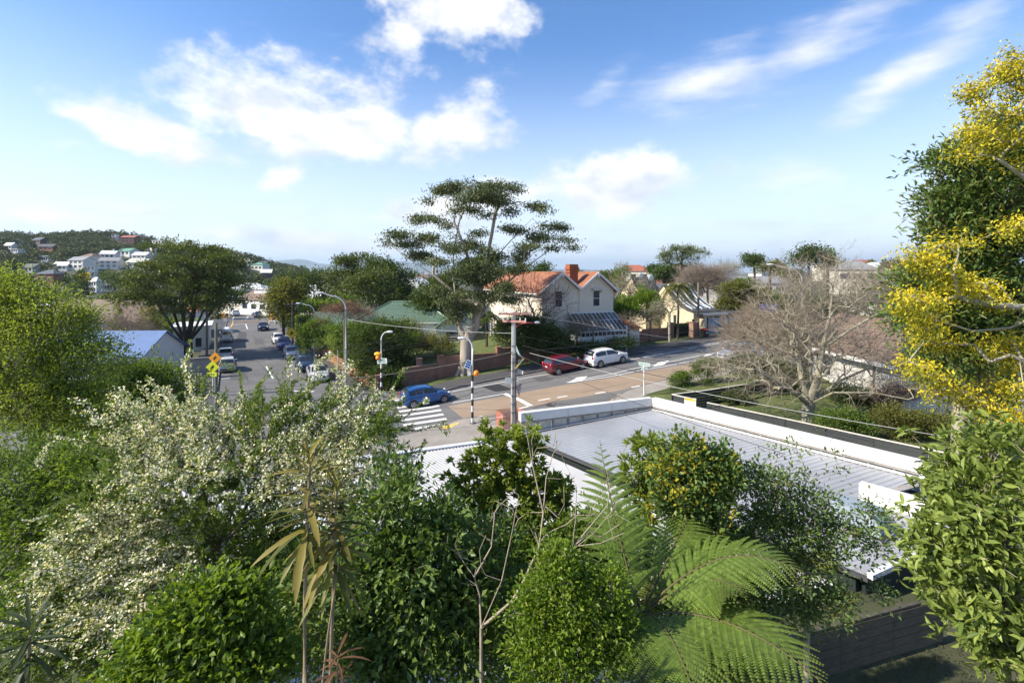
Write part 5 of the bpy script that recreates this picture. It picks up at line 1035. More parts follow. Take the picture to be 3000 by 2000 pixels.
b = Wp(1857, 1013, 55.5); b.z = float(zg(b.x, b.y))+.1; z0 = CZ-(1010-H0)/F*55.5-b.z; o = empty('sale_board', b, R(10), 'white hoarding board with clipped lower corner on the verge', 'sign'); MB().prism([(-.5, 0, z0+.75), (.0, 0, z0), (.5, 0, z0), (.5, 0, z0+1.6), (-.5, 0, z0+1.55)], (0, .05, 0)).build('board', m_white, o)
for q in range(5): MB().bx(-.42+.17*q, -.32+.17*q, -.008, -.001, z0+1.12, z0+1.35).build('lettering', m_blk, o)
for x_ in (-.4, .4): MB().bx(x_-.04, x_+.04, .06, .12, -.2, z0+1.5).build('leg', m_pole, o)
b = Wp(2247, 985, 62); b.z = float(zg(b.x, b.y)); h = CZ-(910-H0)/F*62-b.z; o = sign_post('blue_street_sign', 'blue sign board on a white post behind bare twigs', b, h, .07); so = MB().bx(-1.1, 1.25, -.04, .04, 0, .95).build('board', M('sign_blue', (.04, .06, .30), .5), o); so.location = (.1, 0, h-.1); so.rotation_euler = (0, R(2), 0)
MB().bx(.45, .9, -.05, -.041, .5, .85).build('panel', M('bright_blue', (.03, .16, .50), .5), so)
for s0, s1, z_ in ((.2, .35, .3), (.42, .62, .32), (.68, .85, .3), (.95, 1.05, .35)): MB().bx(s0, s1, -.05, -.041, z_, z_+.18).build('lettering', m_white, so)
def diamond(par, loc, size, mat, rz=0, arrow=True, name='diamond'):
    s = size/2; o = MB().prism([(-s, 0, 0), (0, 0, -s), (s, 0, 0), (0, 0, s)], (0, .015, 0)).build(name, mat, par); o.location = loc; o.rotation_euler = (0, 0, rz)
    if arrow: MB().prism([(-s*.35, -.006, -s*.1), (-s*.05, -.006, -s*.4), (s*.05, -.006, -s*.1), (s*.3, -.006, .05*s), (s*.05, -.006, s*.35), (-s*.1, -.006, .1*s)], (0, .004, 0)).build('symbol', m_blk, o)
    return o
b = at(624, 1170, 42.6, .1); h = CZ-(1066-H0)/F*42.6-.1; o = sign_post('warning_sign', 'white post with fluorescent yellow diamond and plate on the left path', b, h+.2, .05); diamond(o, (0, -.08, h-.25), 1.15, m_yel, R(5)); pl_ = MB().bx(-.42, .42, -.015, .01, -.18, .18).build('plate', m_yel, o); pl_.location = (-.05, -.08, CZ-(1096-H0)/F*42.6-.1); [MB().bx(-.3+.2*k, -.16+.2*k, -.022, -.016, -.06, .06).build('lettering', m_letter, pl_) for k in range(3)]
b = Wp(631, 1048, 42.8); o = empty('orange_warning_sign', b, R(4), 'orange diamond warning sign fixed to the mossy timber pole', 'sign'); diamond(o, (0, -.06, 0), 1.1, m_amb)
b = G(989, 1098); b.z += .1; h = CZ-(1030-H0)/F*b.y-b.z; o = sign_post('diamond_sign', 'white post with dark backed diamond sign on the sunlit path', b, h+.25, .045); diamond(o, (-.1, .06, h), .9, m_blk, 0, False)
b = G(835, 990); b.z += .1; h = CZ-(951-H0)/F*b.y-b.z; o = sign_post('bus_stop_sign', 'thin white post with small yellow green plate beside parked cars', b, h+.2, .05); MB().bx(.05, .5, -.015, .015, h-.45, h+.15).build('plate', M('lime_plate', (.55, .60, .08), .5), o)
b = at(855, 1010, 69, .1); o = sign_post('yellow_diamond_sign', 'large yellow diamond sign half hidden in the right hedge', b, 2.7, .05); diamond(o, (0, -.06, 2.2), 1.7, m_syel)
# level crossing gear
b = at(672, 950, 106, .1); o = empty('crossing_signal', b, 0, 'white level crossing mast with red and white crossbuck', 'signal'); MB().tube([(0, 0, -.2), (0, 0, 4.6)], .1, 8).build('mast', m_white, o)
for k in range(6): MB().bx(-.6, -.4, -.06, .0, 2.2+.35*k, 2.5+.35*k).build('striped_board', m_white if k % 2 else M('signal_red', (.35, .04, .03), .6), o)
MB().cyl((-.5, -.05, 1.6), .32, .08, 16, 'y').build('signal_light', m_blk, o); MB().bx(-1.2, -.3, -.2, .2, .1, .9).build('relay_box', m_galv, o)
for (px_, py_, Y, lb) in ((655, 935, 108, 'orange roadwork sign left of the level crossing'), (796, 940, 106, 'orange roadwork sign right of the level crossing')):
    b = at(px_, py_, Y, .1); o = sign_post('roadwork_sign', lb, b, 1.4, .05); diamond(o, (0, -.06, 1.3), 1.2, m_amb)
for (px_, py_, Y, lb, rz) in ((652, 945, 105, 'orange and white pedestrian barrier on the left of the crossing', .5), (806, 948, 103, 'orange and white pedestrian barrier on the right of the crossing', -.4)):
    b = at(px_, py_, Y, .1); o = empty('pedestrian_barrier', b, rz, lb, 'barrier'); 
    for z in (.45, .9): MB().bx(-1.8, 1.8, -.03, .03, z, z+.12).build('rail', m_orange if z > .5 else m_white, o)
    for x in (-1.8, 0, 1.8): MB().bx(x-.04, x+.04, -.04, .04, -.2, 1.05).build('post', m_white, o)
# bin, building-site netting, man hole
b = G(2064, 992); b.z += .1; o = empty('wheelie_bin', b, DA, 'black wheelie bin with bright red lid on the driveway', 'bin'); bd = MB(); bd.add([(-.24, -.28, .08), (.24, -.28, .08), (.24, .28, .08), (-.24, .28, .08), (-.3, -.36, .98), (.3, -.36, .98), (.3, .36, .98), (-.3, .36, .98)], [(3, 2, 1, 0), (4, 5, 6, 7), (0, 1, 5, 4), (1, 2, 6, 5), (2, 3, 7, 6), (3, 0, 4, 7)]); bd.build('body', m_blk, o)
MB().prism([(-.33, -.4, .98), (-.33, -.3, 1.06), (-.33, .3, 1.12), (-.33, .4, 1.0)], (.66, 0, 0)).build('lid', M('bin_red', (.65, .03, .03), .4), o); MB().bx(-.1, .1, -.365, -.35, .6, .75).build('sticker', m_white, o)
for s in (-1, 1): MB().cyl((s*.22, .32, .1), .1, .05, 12, 'x').build('wheel', m_tyre, o)
b = Wp(1480, 1255, 32.5); b.z = float(zg(b.x, b.y))+.1; o = empty('safety_netting', b, DA, 'translucent orange safety netting around the foot of the concrete pole', 'netting')
m_net = M('orange_net', (.60, .20, .13), .8, .1, 30); nt = m_net.node_tree; tb = nt.nodes.new('ShaderNodeBsdfTransparent'); ms_ = nt.nodes.new('ShaderNodeMixShader'); ms_.inputs[0].default_value = .30; nt.links.new(tb.outputs[0], ms_.inputs[1]); nt.links.new(nt.nodes['Principled BSDF'].outputs[0], ms_.inputs[2]); nt.links.new(ms_.outputs[0], nt.nodes['Material Output'].inputs['Surface'])
for x0_, x1_, y_ in ((-.35, 1.3, -.5), (-.35, 1.3, .8)): MB().bx(x0_, x1_, y_-.006, y_+.006, 0, 1.0).build('net_panel', m_net, o)
for x_ in (-.35, 1.3): MB().bx(x_-.006, x_+.006, -.49, .79, 0, 1.0).build('net_panel', m_net, o); MB().tube([(x_, -.5, -.1), (x_, -.5, 1.1)], .02, 5).build('stake', m_pole, o)
b = Wp(2580, 1188, 32); b.z = float(zg(b.x, b.y)); o = empty('lidded_bin', b, .3, 'small black bin with orange yellow lid at the hall wall', 'bin'); MB().bx(-.35, .35, -.3, .3, 0, .9).build('body', m_blk, o); MB().prism([(-.42, -.36, .9), (-.42, 0, 1.03), (-.42, .36, .9)], (.84, 0, 0)).build('lid', m_syel, o)
b = Wp(498, 1138, 40); b.z = 0; o = empty('red_lidded_bin', b, .2, 'bin with crimson lid almost hidden by white flowers', 'bin'); MB().bx(-.3, .3, -.35, .35, 0, 1.05).build('body', m_blk, o); MB().bx(-.34, .34, -.4, .4, 1.05, 1.14).build('lid', M('crimson', (.35, .02, .04), .5), o)
mh = G(1612, 1186); mo = MB().cyl((0, 0, .012), .34, .012, 20).build('manhole_cover', M('cast_iron', (.05, .045, .04), .6, .3, 20), main_road); mo.location = mh
# ------------------------------------------------------------------ overhead wires
m_wire = M('black_wire', (.02, .02, .02), .6); m_wirel = M('grey_wire', (.32, .32, .31), .5)
def wire(label, p, q, sag, r=.012, mat=None):
    p, q = Vector(p), Vector(q); n = 18; pts = [p+(q-p)*k/n+Vector((0, 0, -4*sag*(k/n)*(1-k/n))) for k in range(n+1)]
    o0 = pts[0].copy(); mb = MB(); mb.tube([x-o0 for x in pts], r, 5); o = mb.build('overhead_wire', mat or m_wire, None); o.location = o0; tag(o, label, 'wire', 'overhead wires'); return o
ct = CPB+Vector((0, -.2, CPH))
wire('thick dark cable from the corner lamp foot sweeping up to the concrete pole', Wp(1015, 1108, 40), Wp(1502, 1031, 31.9), .25, .03)
wire('thick dark cable from the concrete pole to upper right past the sale board', Wp(1512, 1031, 31.9), Wp(2330, 905, 48), .5, .028)
wire('pale service cable running down right from the stay arm over the lawn fence', Wp(1552, 1034, 31.6), Wp(3100, 1330, 17), .35, .014, m_wirel)
wire('second dark cable falling right from the pole behind the pale one', Wp(1530, 1012, 31.7), Wp(3050, 1270, 24), .5, .016)
wire('dark cable falling steeply right over the brown turning lane', Wp(1530, 1045, 31.7), Wp(2300, 1330, 18), .2, .014)
wire('thin wire from upper crossarm to the right', Wp(1555, 921, 31.8), Wp(2900, 1085, 38), .6, .012, m_wirel)
wire('thin wire from middle of upper crossarm to the right', Wp(1530, 922, 31.8), Wp(2900, 1100, 36), .6, .011)
wire('thin wire from lower crossarm to the right', Wp(1548, 942, 31.8), Wp(2900, 1118, 35), .6, .011)
wire('thin low wire from the pole across parked cars to the right', Wp(1530, 985, 31.8), Wp(2900, 1165, 30), .5, .011)
wire('long pale wire from the concrete pole left to the corner lamp', Wp(1500, 976, 32), Wp(1016, 935, 43.6), .25, .018, m_wirel)
for k, (y0, y1) in enumerate(((925, 1004), (945, 1012), (952, 1020))): wire(['top', 'middle', 'bottom'][k]+' of three wires running left from the pole across the hedge', Wp(1490, y0+15, 32), Wp(700, y1+20, 30), .5, .010)
wire('dark wire crossing the side road between flowering twigs', Wp(1013, 1108, 43), Wp(470, 1150, 36), .4, .016); wire('upper wire crossing the side road', Wp(960, 1010, 55), Wp(600, 1045, 44), .3, .013); wire('second wire crossing the side road', Wp(960, 1018, 55), Wp(600, 1055, 44), .3, .013)
wire('pale wire across the valley above the brown tiled roof', Wp(100, 850, 90), Wp(760, 852, 110), .2, .03, m_wirel); wire('far wire above the street end', Wp(720, 850, 140), Wp(1000, 848, 120), .1, .03, m_wirel)
wire('thin wire in front of the swoop roofed house', Wp(2046, 870, 59.5), Wp(1840, 960, 53), .3, .014)
# ------------------------------------------------------------------ wear on the roads: crack sealing, stains, trench patches
m_seal = M('crack_seal', (.03, .03, .031), .6, .2, 4); m_stain = M('oil_stained_asphalt', (.07, .069, .069), .75, .25, 3, rgb2=(.10, .098, .095))
def wander(P, amp, n=14):
    P = resample(P, n); d = np.cumsum(rng.normal(size=(n, 2))*amp, 0); d -= np.linspace(0, 1, n)[:, None]*d[-1]; return [tuple(p) for p in P+d]
for a, b in (((1560, 1196), (1640, 1170)), ((1610, 1215), (1628, 1180)), ((1400, 1160), (1470, 1138)), ((1500, 1128), (1700, 1092)), ((1820, 1078), (2050, 1032)), ((1700, 1150), (1840, 1122)), ((1325, 1170), (1400, 1150))): mark('crack_seal', wander(gl(a, b), .05), .045, m_seal, main_road, .012, world=True)
for a, b in (((700, 1010), (790, 1100)), ((740, 980), (830, 1080)), ((690, 1060), (730, 1120)), ((760, 1030), (800, 1035))): mark('crack_seal', wander(gl(a, b), .06), .05, m_seal, side_road, .012, world=True)
for (px_, py_, w_, l_) in ((664, 1018, 1.2, 3), (664, 1068, 1.2, 3), (846, 1062, 1.1, 3), (905, 1098, 1.2, 3), (700, 1100, 1.6, 5), (760, 1000, 1.4, 7)):
    c = G(px_, py_); P = [(c.x+.5*l_/2, c.y-.866*l_/2), (c.x-.5*l_/2, c.y+.866*l_/2)]; mark('stain', wander(P, .05, 8), w_, m_stain, side_road, .010, world=True)
for t_ in (1.6, .2): mark('wheel_track', [xy(-1, t_), xy(14, t_-1.0), xy(34, t_-1.6)], .55, M('polished_track', (.15, .147, .143), .7, .12, 2), main_road, .0075, world=True)
quad('trench_patch', [(1560, 1108), (1600, 1101), (1622, 1112), (1582, 1119)], m_stain, main_road, .011, 4, 3); quad('trench_patch', [(1840, 1086), (1900, 1074), (1912, 1080), (1852, 1092)], m_stain, main_road, .011, 4, 3)
# ------------------------------------------------------------------ plants: generic growth
def unit(a): return a/np.maximum(np.linalg.norm(a, axis=-1, keepdims=True), 1e-9)
def lobe(px_, py_, rx, ry, Y, depth=None):
    c = Wp(px_, py_, Y); k = Y/F; return (np.array(c), np.array([rx*k, depth if depth else .8*(rx+ry)/2*k, ry*k]))
def lobes(Y, *L, depth=None): return [lobe(a[0], a[1], a[2], a[3], Y+(a[4] if len(a) > 4 else 0), depth) for a in L]
def sample(lb, n, shell=.5, rg=rng, top=0.):
    w = np.array([(r[0]*r[1]*r[2])**(.72) for _, r in lb]); cnt = rg.multinomial(n, w/w.sum()); P, N_ = [], []
    for (c, r), k in zip(lb, cnt):
        v = unit(rg.normal(size=(k, 3))); 
        if top: v[:, 2] = np.where((v[:, 2] < -.35) & (rg.random(k) < top), -v[:, 2], v[:, 2])
        rad = (shell+(1-shell)*rg.random((k, 1)))**.8 if shell > 0 else rg.random((k, 1))**.4
        ph = rg.random(3)*6; rad = rad*(1+.16*rg.normal(size=(k, 1))+.16*np.sin(v[:, :1]*4+ph[0])+.14*np.sin(v[:, 2:]*5+ph[1])); rad = np.where(rg.random((k, 1)) < .06, rad*rg.uniform(1.1, 1.38, (k, 1)), rad); P.append(c+v*rad*r); N_.append(v)
    return np.concatenate(P), np.concatenate(N_)
def grow(trunks, targets, bf=.35, step=.5, jit=.08, up=.0, rg=rng):
    """join every target to the branching skeleton at the cheapest node; returns node arrays"""
    maxn = sum(len(t) for t in trunks)+len(targets)*12+10; pos = np.zeros((maxn, 3)); par = -np.ones(maxn, int); pl = np.zeros(maxn); n = 0
    for tr in trunks:
        tr = [np.array(p, float) for p in tr]
        if n == 0: prev = -1
        else: prev = int(np.argmin(np.linalg.norm(pos[:n]-tr[0], axis=1)))
        for i, p in enumerate(tr):
            if prev >= 0 and i == 0: continue
            pos[n] = p; par[n] = prev; pl[n] = 0 if prev < 0 else pl[prev]+np.linalg.norm(p-pos[prev]); prev = n; n += 1
    n0 = n; root = pos[0]; ref = trunks[0][-1]
    order = np.argsort(np.linalg.norm(targets-np.array(ref), axis=1)); tip = []
    for ti in order:
        t = targets[ti]; d = np.linalg.norm(pos[:n]-t, axis=1); cost = d+bf*pl[:n]
        if n > 3: cost[0] += 5
        i = int(np.argmin(cost)); L = d[i]
        if L < 1e-4: tip.append(i); continue
        k = int(min(10, max(1, round(L/step)))); a = pos[i]; dr = unit((pos[i]-pos[par[i]])[None])[0] if par[i] >= 0 else np.array([0, 0, 1.])
        ctrl = a+dr*L*.35+np.array([0, 0, up*L]); prev = i
        for q in range(1, k+1):
            u = q/k; p = (1-u)**2*a+2*u*(1-u)*ctrl+u*u*t
            if q < k: p = p+rg.normal(size=3)*jit*L/k
            pos[n] = p; par[n] = prev; pl[n] = pl[prev]+np.linalg.norm(p-pos[prev]); prev = n; n += 1
        tip.append(prev)
    return pos[:n], par[:n], tip
def radii(pos, par, r_root, r_tip):
    n = len(pos); ch = np.zeros(n); kids = np.bincount(par[par >= 0], minlength=n); ch[kids == 0] = 1
    for i in range(n-1, 0, -1):
        if par[i] >= 0: ch[par[i]] += ch[i]
    e = math.log(max(r_root/r_tip, 1.01))/math.log(max(ch[0], 2)); return r_tip*np.maximum(ch, 1)**e
def tube_np(P0, P1, R0, R1, ns):
    d = unit(P1-P0); ref = np.where(np.abs(d[:, 2:3]) > .9, np.array([[1., 0, 0]]), np.array([[0, 0, 1.]])); a = unit(np.cross(d, ref)); b = np.cross(d, a); N_ = len(P0)
    th = 2*np.pi*np.arange(ns)/ns; c, s = np.cos(th)[None, :, None], np.sin(th)[None, :, None]; ring = a[:, None, :]*c+b[:, None, :]*s
    V = np.concatenate([P0[:, None]+ring*R0[:, None, None], P1[:, None]+ring*R1[:, None, None]], 1); base = np.arange(N_)[:, None]*2*ns; k = np.arange(ns)[None]
    T = np.stack([base+k, base+(k+1) % ns, base+ns+(k+1) % ns, base+ns+k], -1).reshape(-1, 4); return V.reshape(-1, 3), T
def skeleton_mesh(name, pos, par, rad, mat, ns=5, extra=None):
    i = np.where(par >= 0)[0]; P0, P1 = pos[par[i]], pos[i]; R1 = rad[i]; R0 = np.minimum(rad[par[i]], R1*1.35)
    P1 = P1+unit(P1-P0)*R1[:, None]*.3
    if extra is not None: P0, P1, R0, R1 = (np.concatenate([x, y]) for x, y in zip((P0, P1, R0, R1), extra))
    big = R1 > .035; Vs, Ts, o = [], [], 0
    for m, s in ((big, max(ns, 8)), (~big, 4 if ns > 4 else 3)):
        if m.any(): V, T = tube_np(P0[m], P1[m], R0[m], R1[m], s); Vs.append(V); Ts.append(T+o); o += len(V)
    return np_mesh(name, np.concatenate(Vs), np.concatenate(Ts), mat, smooth=True)
def twigs(pos, dirs, n, L, r, spread=.7, rg=rng, fork=True):
    """n short twigs from every point; returns segment arrays"""
    P = np.repeat(pos, n, 0); D = unit(np.repeat(dirs, n, 0)+rg.normal(size=P.shape)*spread); l = L*(.5+rg.random((len(P), 1))); Q = P+D*l; R_ = np.full(len(P), r)
    seg = [(P, Q, R_, R_*.75)]
    if fork:
        for s in range(2): D2 = unit(D+rg.normal(size=D.shape)*.5+np.array([0, 0, .2])); Q2 = Q+D2*l*.6; seg.append((Q, Q2, R_*.75, R_*.5))
    return tuple(np.concatenate(x) for x in zip(*seg))
def leaf_geo(pos, d, L, W, fold=.3, upb=.8, six=False, rg=rng, droop=0.):
    n = len(pos); d = unit(d); n0 = np.array([0, 0, 1.])*upb+rg.normal(size=(n, 3))*.6; nn = unit(n0-(n0*d).sum(1, keepdims=True)*d); s = np.cross(d, nn)
    L = np.broadcast_to(L, (n,))[:, None]; W = np.broadcast_to(W, (n,))[:, None]
    if not six:
        V = np.stack([pos, pos+d*L*.48+s*W*.5+nn*W*fold, pos+d*L-nn*L*droop, pos+d*L*.48-s*W*.5+nn*W*fold], 1); T = np.array([[0, 1, 2], [0, 2, 3]]); k = 4
    else:
        c1 = pos+d*L*.33-nn*L*droop*.2; c2 = pos+d*L*.68-nn*L*droop*.55; tip = pos+d*L-nn*L*droop
        V = np.stack([pos, c1+s*W*.44+nn*W*fold, c1, c1-s*W*.44+nn*W*fold, c2+s*W*.42+nn*W*fold, c2, c2-s*W*.42+nn*W*fold, tip], 1)
        T = np.array([[0, 1, 2], [0, 2, 3], [1, 4, 5], [1, 5, 2], [2, 5, 6], [2, 6, 3], [4, 7, 5], [5, 7, 6]]); k = 8
    return V.reshape(-1, 3), (np.arange(n)[:, None, None]*k+T[None]).reshape(-1, 3), k
def leaves(name, parent, pos, d, L, W, mat, tint=None, kind='stuff', **kw):
    V, T, k = leaf_geo(pos, d, L, W, **kw); t = rng.beta(2, 2.2, len(pos)) if tint is None else tint
    o = add_mesh(name, np_mesh(name, V, T, mat, np.repeat(t, k))); o.parent = parent; o.location = (0, 0, 0)
    o.matrix_parent_inverse = Matrix.Translation(parent.location).inverted()
    if kind: o['kind'] = kind
    return o
def part(name, me, parent, kind=None):
    o = bpy.data.objects.new(name, me); col.objects.link(o); o.parent = parent; o.matrix_parent_inverse = Matrix.Translation(parent.location).inverted()
    if kind: o['kind'] = kind
    return o
m_bark = M('grey_bark', (.13, .11, .085), .95, .3, 4, .5, 14, rgb2=(.22, .19, .15)); m_barkd = M('dark_bark', (.06, .048, .038), .95, .3, 4, .5, 14); m_barkp = M('pale_twig_bark', (.30, .25, .19), .9, .25, 6, .3, 20); m_barkr = M('reddish_twigs', (.16, .10, .08), .9, .2, 3)
def tree(name, label, cat, base, lb, ntar, per, clump, L, W, mat, bark=None, tr=.15, rt=.008, trunk=None, group=None, bf=.3, shell=.45, top=.5, flat=.75, step=None, up=.05, outw=.8, tipb=.2, fold=.3, six=False, droop=0., second=None, ns=6, jit=.1, tv=.35, extra_targets=None, trunk_name='trunk', branches=True, rosette=False, gap=None, upb=.8):
    base = Vector(base); r = empty(name, base, 0, label, cat, group); b = np.array(base)
    tg, nv = sample(lb, ntar, shell, top=top)
    if gap is not None: k = gap(tg); tg, nv = tg[k], nv[k]
    if extra_targets is not None: e = np.array([tuple(x) for x in extra_targets]); tg = np.concatenate([tg, e]); nv = np.concatenate([nv, np.tile([[0, 0, 1.]], (len(e), 1))])
    cen = np.mean([c for c, _ in lb], 0); low = min(c[2]-q[2] for c, q in lb)
    if trunk is None:
        t1 = b*.55+np.array([cen[0], cen[1], max(low, b[2]+.3)])*.45; t2 = np.array([b[0]*.3+cen[0]*.7, b[1]*.3+cen[1]*.7, max(low+.35*(cen[2]-low), b[2]+.6)]); trunk = [[b-[0, 0, .4], b*.7+t1*.3, t1, t2]]
    size = max(q.max() for _, q in lb)
    if branches:
        pos, par, tip = grow(trunk, tg, bf, step or size*.25, jit, up); rad = radii(pos, par, tr, rt); part(trunk_name, skeleton_mesh(trunk_name, pos, par, rad, bark or m_bark, ns), r)
    n = len(tg)
    if per:
        ct = rng.random(n); P = np.repeat(tg, per, 0); N_ = np.repeat(nv, per, 0)
        if rosette: dd = unit(rng.normal(size=P.shape)*[1, 1, .55]+N_*outw+[0, 0, .35]); P = P+rng.normal(size=P.shape)*clump*.25
        else:
            off = rng.normal(size=P.shape)*clump*[1, 1, flat]; P = P+off; dd = unit(rng.normal(size=P.shape)*.8+N_*outw+off/max(clump, 1e-3)*.3+[0, 0, tipb])
        t = np.clip(rng.beta(2, 2.4, len(P))*(1-tv)+np.repeat(ct, per)*tv, 0, 1); ll = LSC*L*(.65+.6*rng.random(len(P))); ww = LSC*W*(.75+.5*rng.random(len(P)))
        if second:
            m2, frac = second[:2]; cl = np.repeat(rng.random(n) < frac*1.6, per) & (rng.random(len(P)) < .62); 
            leaves('crown', r, P[~cl], dd[~cl], ll[~cl], ww[~cl], mat, t[~cl], fold=fold, six=six, droop=droop, upb=upb)
            if cl.any(): leaves(second[2] if len(second) > 2 else 'young_leaves', r, P[cl], dd[cl], ll[cl], ww[cl], m2, t[cl], fold=fold, six=six, droop=droop, upb=upb)
        else: leaves('crown', r, P, dd, ll, ww, mat, t, fold=fold, six=six, droop=droop, upb=upb)
    return r
def on(px_, Y, z=None):
    x = (px_-1500)/F*Y; return (x, Y, float(zg(x, Y)) if z is None else z)
def bare(name, label, base, lb, ntar, tr, rt, bark, tw=3, twL=.4, twr=.006, group='bare winter trees', bf=.25, trunk=None, up=.1, shell=.0, spread=.6, twmat=None, jit=.16, cat='tree', gap=None):
    base = Vector(base); r = empty(name, base, 0, label, cat, group); b = np.array(base); tg, nv = sample(lb, ntar, shell, top=.3); cen = np.mean([c for c, _ in lb], 0); low = min(c[2]-q[2] for c, q in lb)
    if gap is not None: k = gap(tg); tg, nv = tg[k], nv[k]
    if trunk is None: trunk = [[b-[0, 0, .3], b+(np.array([cen[0], cen[1], low])-b)*.4, np.array([b[0]*.5+cen[0]*.5, b[1]*.5+cen[1]*.5, max(low*.7+cen[2]*.3, b[2]+.5)])]]
    size = max(q.max() for _, q in lb); pos, par, tip = grow(trunk, tg, bf, size*.14, jit, up); rad = radii(pos, par, tr, rt); part('trunk', skeleton_mesh('trunk', pos, par, rad, bark, 6), r)
    if tw:
        tp = pos[tip]; td = unit(pos[tip]-pos[par[tip]]+nv[:len(tip)]*.02); 
        e = twigs(tp, td+nv[np.argsort(np.linalg.norm(tg-np.array(trunk[0][-1]), axis=1))]*.5+[0, 0, .25], tw, twL, twr, spread); V, T = tube_np(*e, 3); part('twigs', np_mesh('twigs', V, T, twmat or bark), r, 'stuff')
    return r
# leaf colours
LSC = 1.25
lm = leaf_mat
LM_dark = lm('leaf_dark', (0.03, 0.06, 0.0144), (0.12, 0.168, 0.042)); LM_mid = lm('leaf_mid', (.06, .12, .02), (.22, .30, .06)); LM_olive = lm('leaf_olive', (0.0784, 0.0958, 0.0209), (0.26, 0.26, 0.061)); LM_bright = lm('leaf_bright', (0.0508, 0.123, 0.0116), (0.275, 0.377, 0.0435), .35)
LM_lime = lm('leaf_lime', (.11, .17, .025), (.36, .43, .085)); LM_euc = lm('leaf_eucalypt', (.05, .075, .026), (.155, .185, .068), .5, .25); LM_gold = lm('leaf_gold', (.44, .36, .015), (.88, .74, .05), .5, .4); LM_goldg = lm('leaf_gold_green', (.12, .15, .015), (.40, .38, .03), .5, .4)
LM_yel = lm('leaf_yellowing', (.34, .32, .03), (.62, .52, .06), .4); LM_glossy = lm('leaf_glossy', (.05, .10, .025), (.17, .25, .06), .45, .25, .35); LM_flower = lm('blossom_cream', (.74, .70, .52), (.94, .92, .84), .6, .3); LM_bronze = lm('leaf_bronze', (.11, .10, .025), (.36, .30, .08), .45); LM_grey = lm('leaf_greygreen', (.06, .085, .035), (.17, .20, .09), .5); LM_fern = lm('fern_green', (.06, .115, .015), (.20, .285, .05), .4, .35); LM_brown = lm('leaf_brown', (0.174, 0.0958, 0.0696), (0.348, 0.209, 0.157), .8, .1); LM_hill = lm('leaf_hill', (0.036, 0.06, 0.0216), (0.15, 0.162, 0.06), .7, .15); LM_pohu = lm('leaf_pohutukawa', (0.042, 0.072, 0.018), (0.204, 0.24, 0.06), .45, .25)
# ------------------------------------------------------------------ far vegetation
def hill_forest():
    n = 2300; u = rng.uniform(-500, 900, n); Y = HY0+(rng.random(n)**.75)*(HY1-HY0+25); X = (u-1500)/F*Y; Z = zhill(X, Y); P, D, Lf, T_ = [], [], [], []
    for x, y, z, uu in zip(X, Y, Z, u):
        h = rng.uniform(3.5, 8.5); r = rng.uniform(2.4, 5.2)
        if abs(x+67) < 16 and y < 215: continue
        py = H0+(CZ-z-h*.5)/y*F; bad = False
        for (hx, hy, hw, hh, hy_) in HH:
            top = H0+(CZ-z-h)/y*F
            if abs(uu-hx) < hw/2+r*F/y*.75 and y < hy_+4 and top < hy-2 and H0+(CZ-z)/y*F > hy-hh: bad = True; break
            if abs(uu-hx) < hw/2 and abs(y-hy_) < 9: bad = True; break
        if bad: continue
        k = int(70+r*22); v = unit(rng.normal(size=(k, 3))); v[:, 2] = np.abs(v[:, 2])*1.0-.25; rad = (.7+.3*rng.random((k, 1))); lump = 1+.25*np.sin(v[:, :1]*5+uu)+.2*np.sin(v[:, 1:2]*6+y)
        P.append(np.array([x, y, z+h*.45])+v*rad*lump*[r, r, h*.55]); D.append(unit(v+rng.normal(size=v.shape)*.6)); Lf.append(np.full(k, 1.25)*rng.uniform(.7, 1.2, k)); T_.append(np.clip(rng.beta(2, 2.5, k)*.6+rng.random()*.5-.05, 0, 1))
    P, D, Lf, T_ = (np.concatenate(q) for q in (P, D, Lf, T_)); V, T, k = leaf_geo(P, D, Lf, Lf*.75, .2, .5)
    o = add_mesh('hill_forest', np_mesh('hill_forest', V, T, LM_hill, np.repeat(T_, k))); tag(o, 'dark evergreen bush covering the far hillside between houses', 'forest', kind='stuff')
hill_forest()
def far_tree(label, px_, py_, rx, ry, Y, mat=LM_dark, base_z=None, group='distant trees', n=26, per=45, name='distant_tree', sub=5):
    lb = [lobe(px_+rng.uniform(-.5, .5)*rx, py_+rng.uniform(-.55, .45)*ry, rx*rng.uniform(.45, .7), ry*rng.uniform(.4, .65), Y+rng.uniform(-1, 1)*rx*Y/F*.4) for _ in range(sub)]
    b = on(px_, Y); k = Y/F; s = max(.35, 4.5*k)
    return tree(name, label, 'tree', (b[0], b[1], b[2] if base_z is None else base_z), lb, n, per, rx*k*.2, s, s*.55, mat, m_barkd, .25, .03, group=group, ns=4)
SKL = ['low tree just right of the twin gable peak on the skyline', 'rounded skyline tree above the olive bush', 'small skyline tree touching the right gable roof', 'skyline tree left of the spreading pine trunk', 'low skyline tree right of the spreading pine', 'skyline tree left of the broad dark tree', 'bushy tree below the broad dark tree', 'skyline tree left of the far orange roof', 'tiny round tree beside the far orange roof', 'skyline tree right of the far orange roof', 'low tree right of the far orange roof by the reddish bare crown', 'last skyline tree before the dark glossy tree', 'low tree behind the left gable roof ridge', 'tree top behind the left end of the orange roof']
sky_r = [(1795, 812, 30, 20, 150), (1830, 800, 26, 20, 140), (1768, 815, 24, 18, 160), (1920, 800, 36, 22, 140), (2060, 815, 26, 16, 180), (2290, 800, 30, 20, 150), (2320, 812, 34, 20, 130), (2470, 785, 26, 16, 190), (2550, 775, 16, 14, 200), (2600, 782, 30, 20, 170), (2660, 790, 40, 22, 150), (2720, 800, 40, 26, 140), (1700, 812, 26, 14, 170), (1555, 805, 26, 10, 175)]
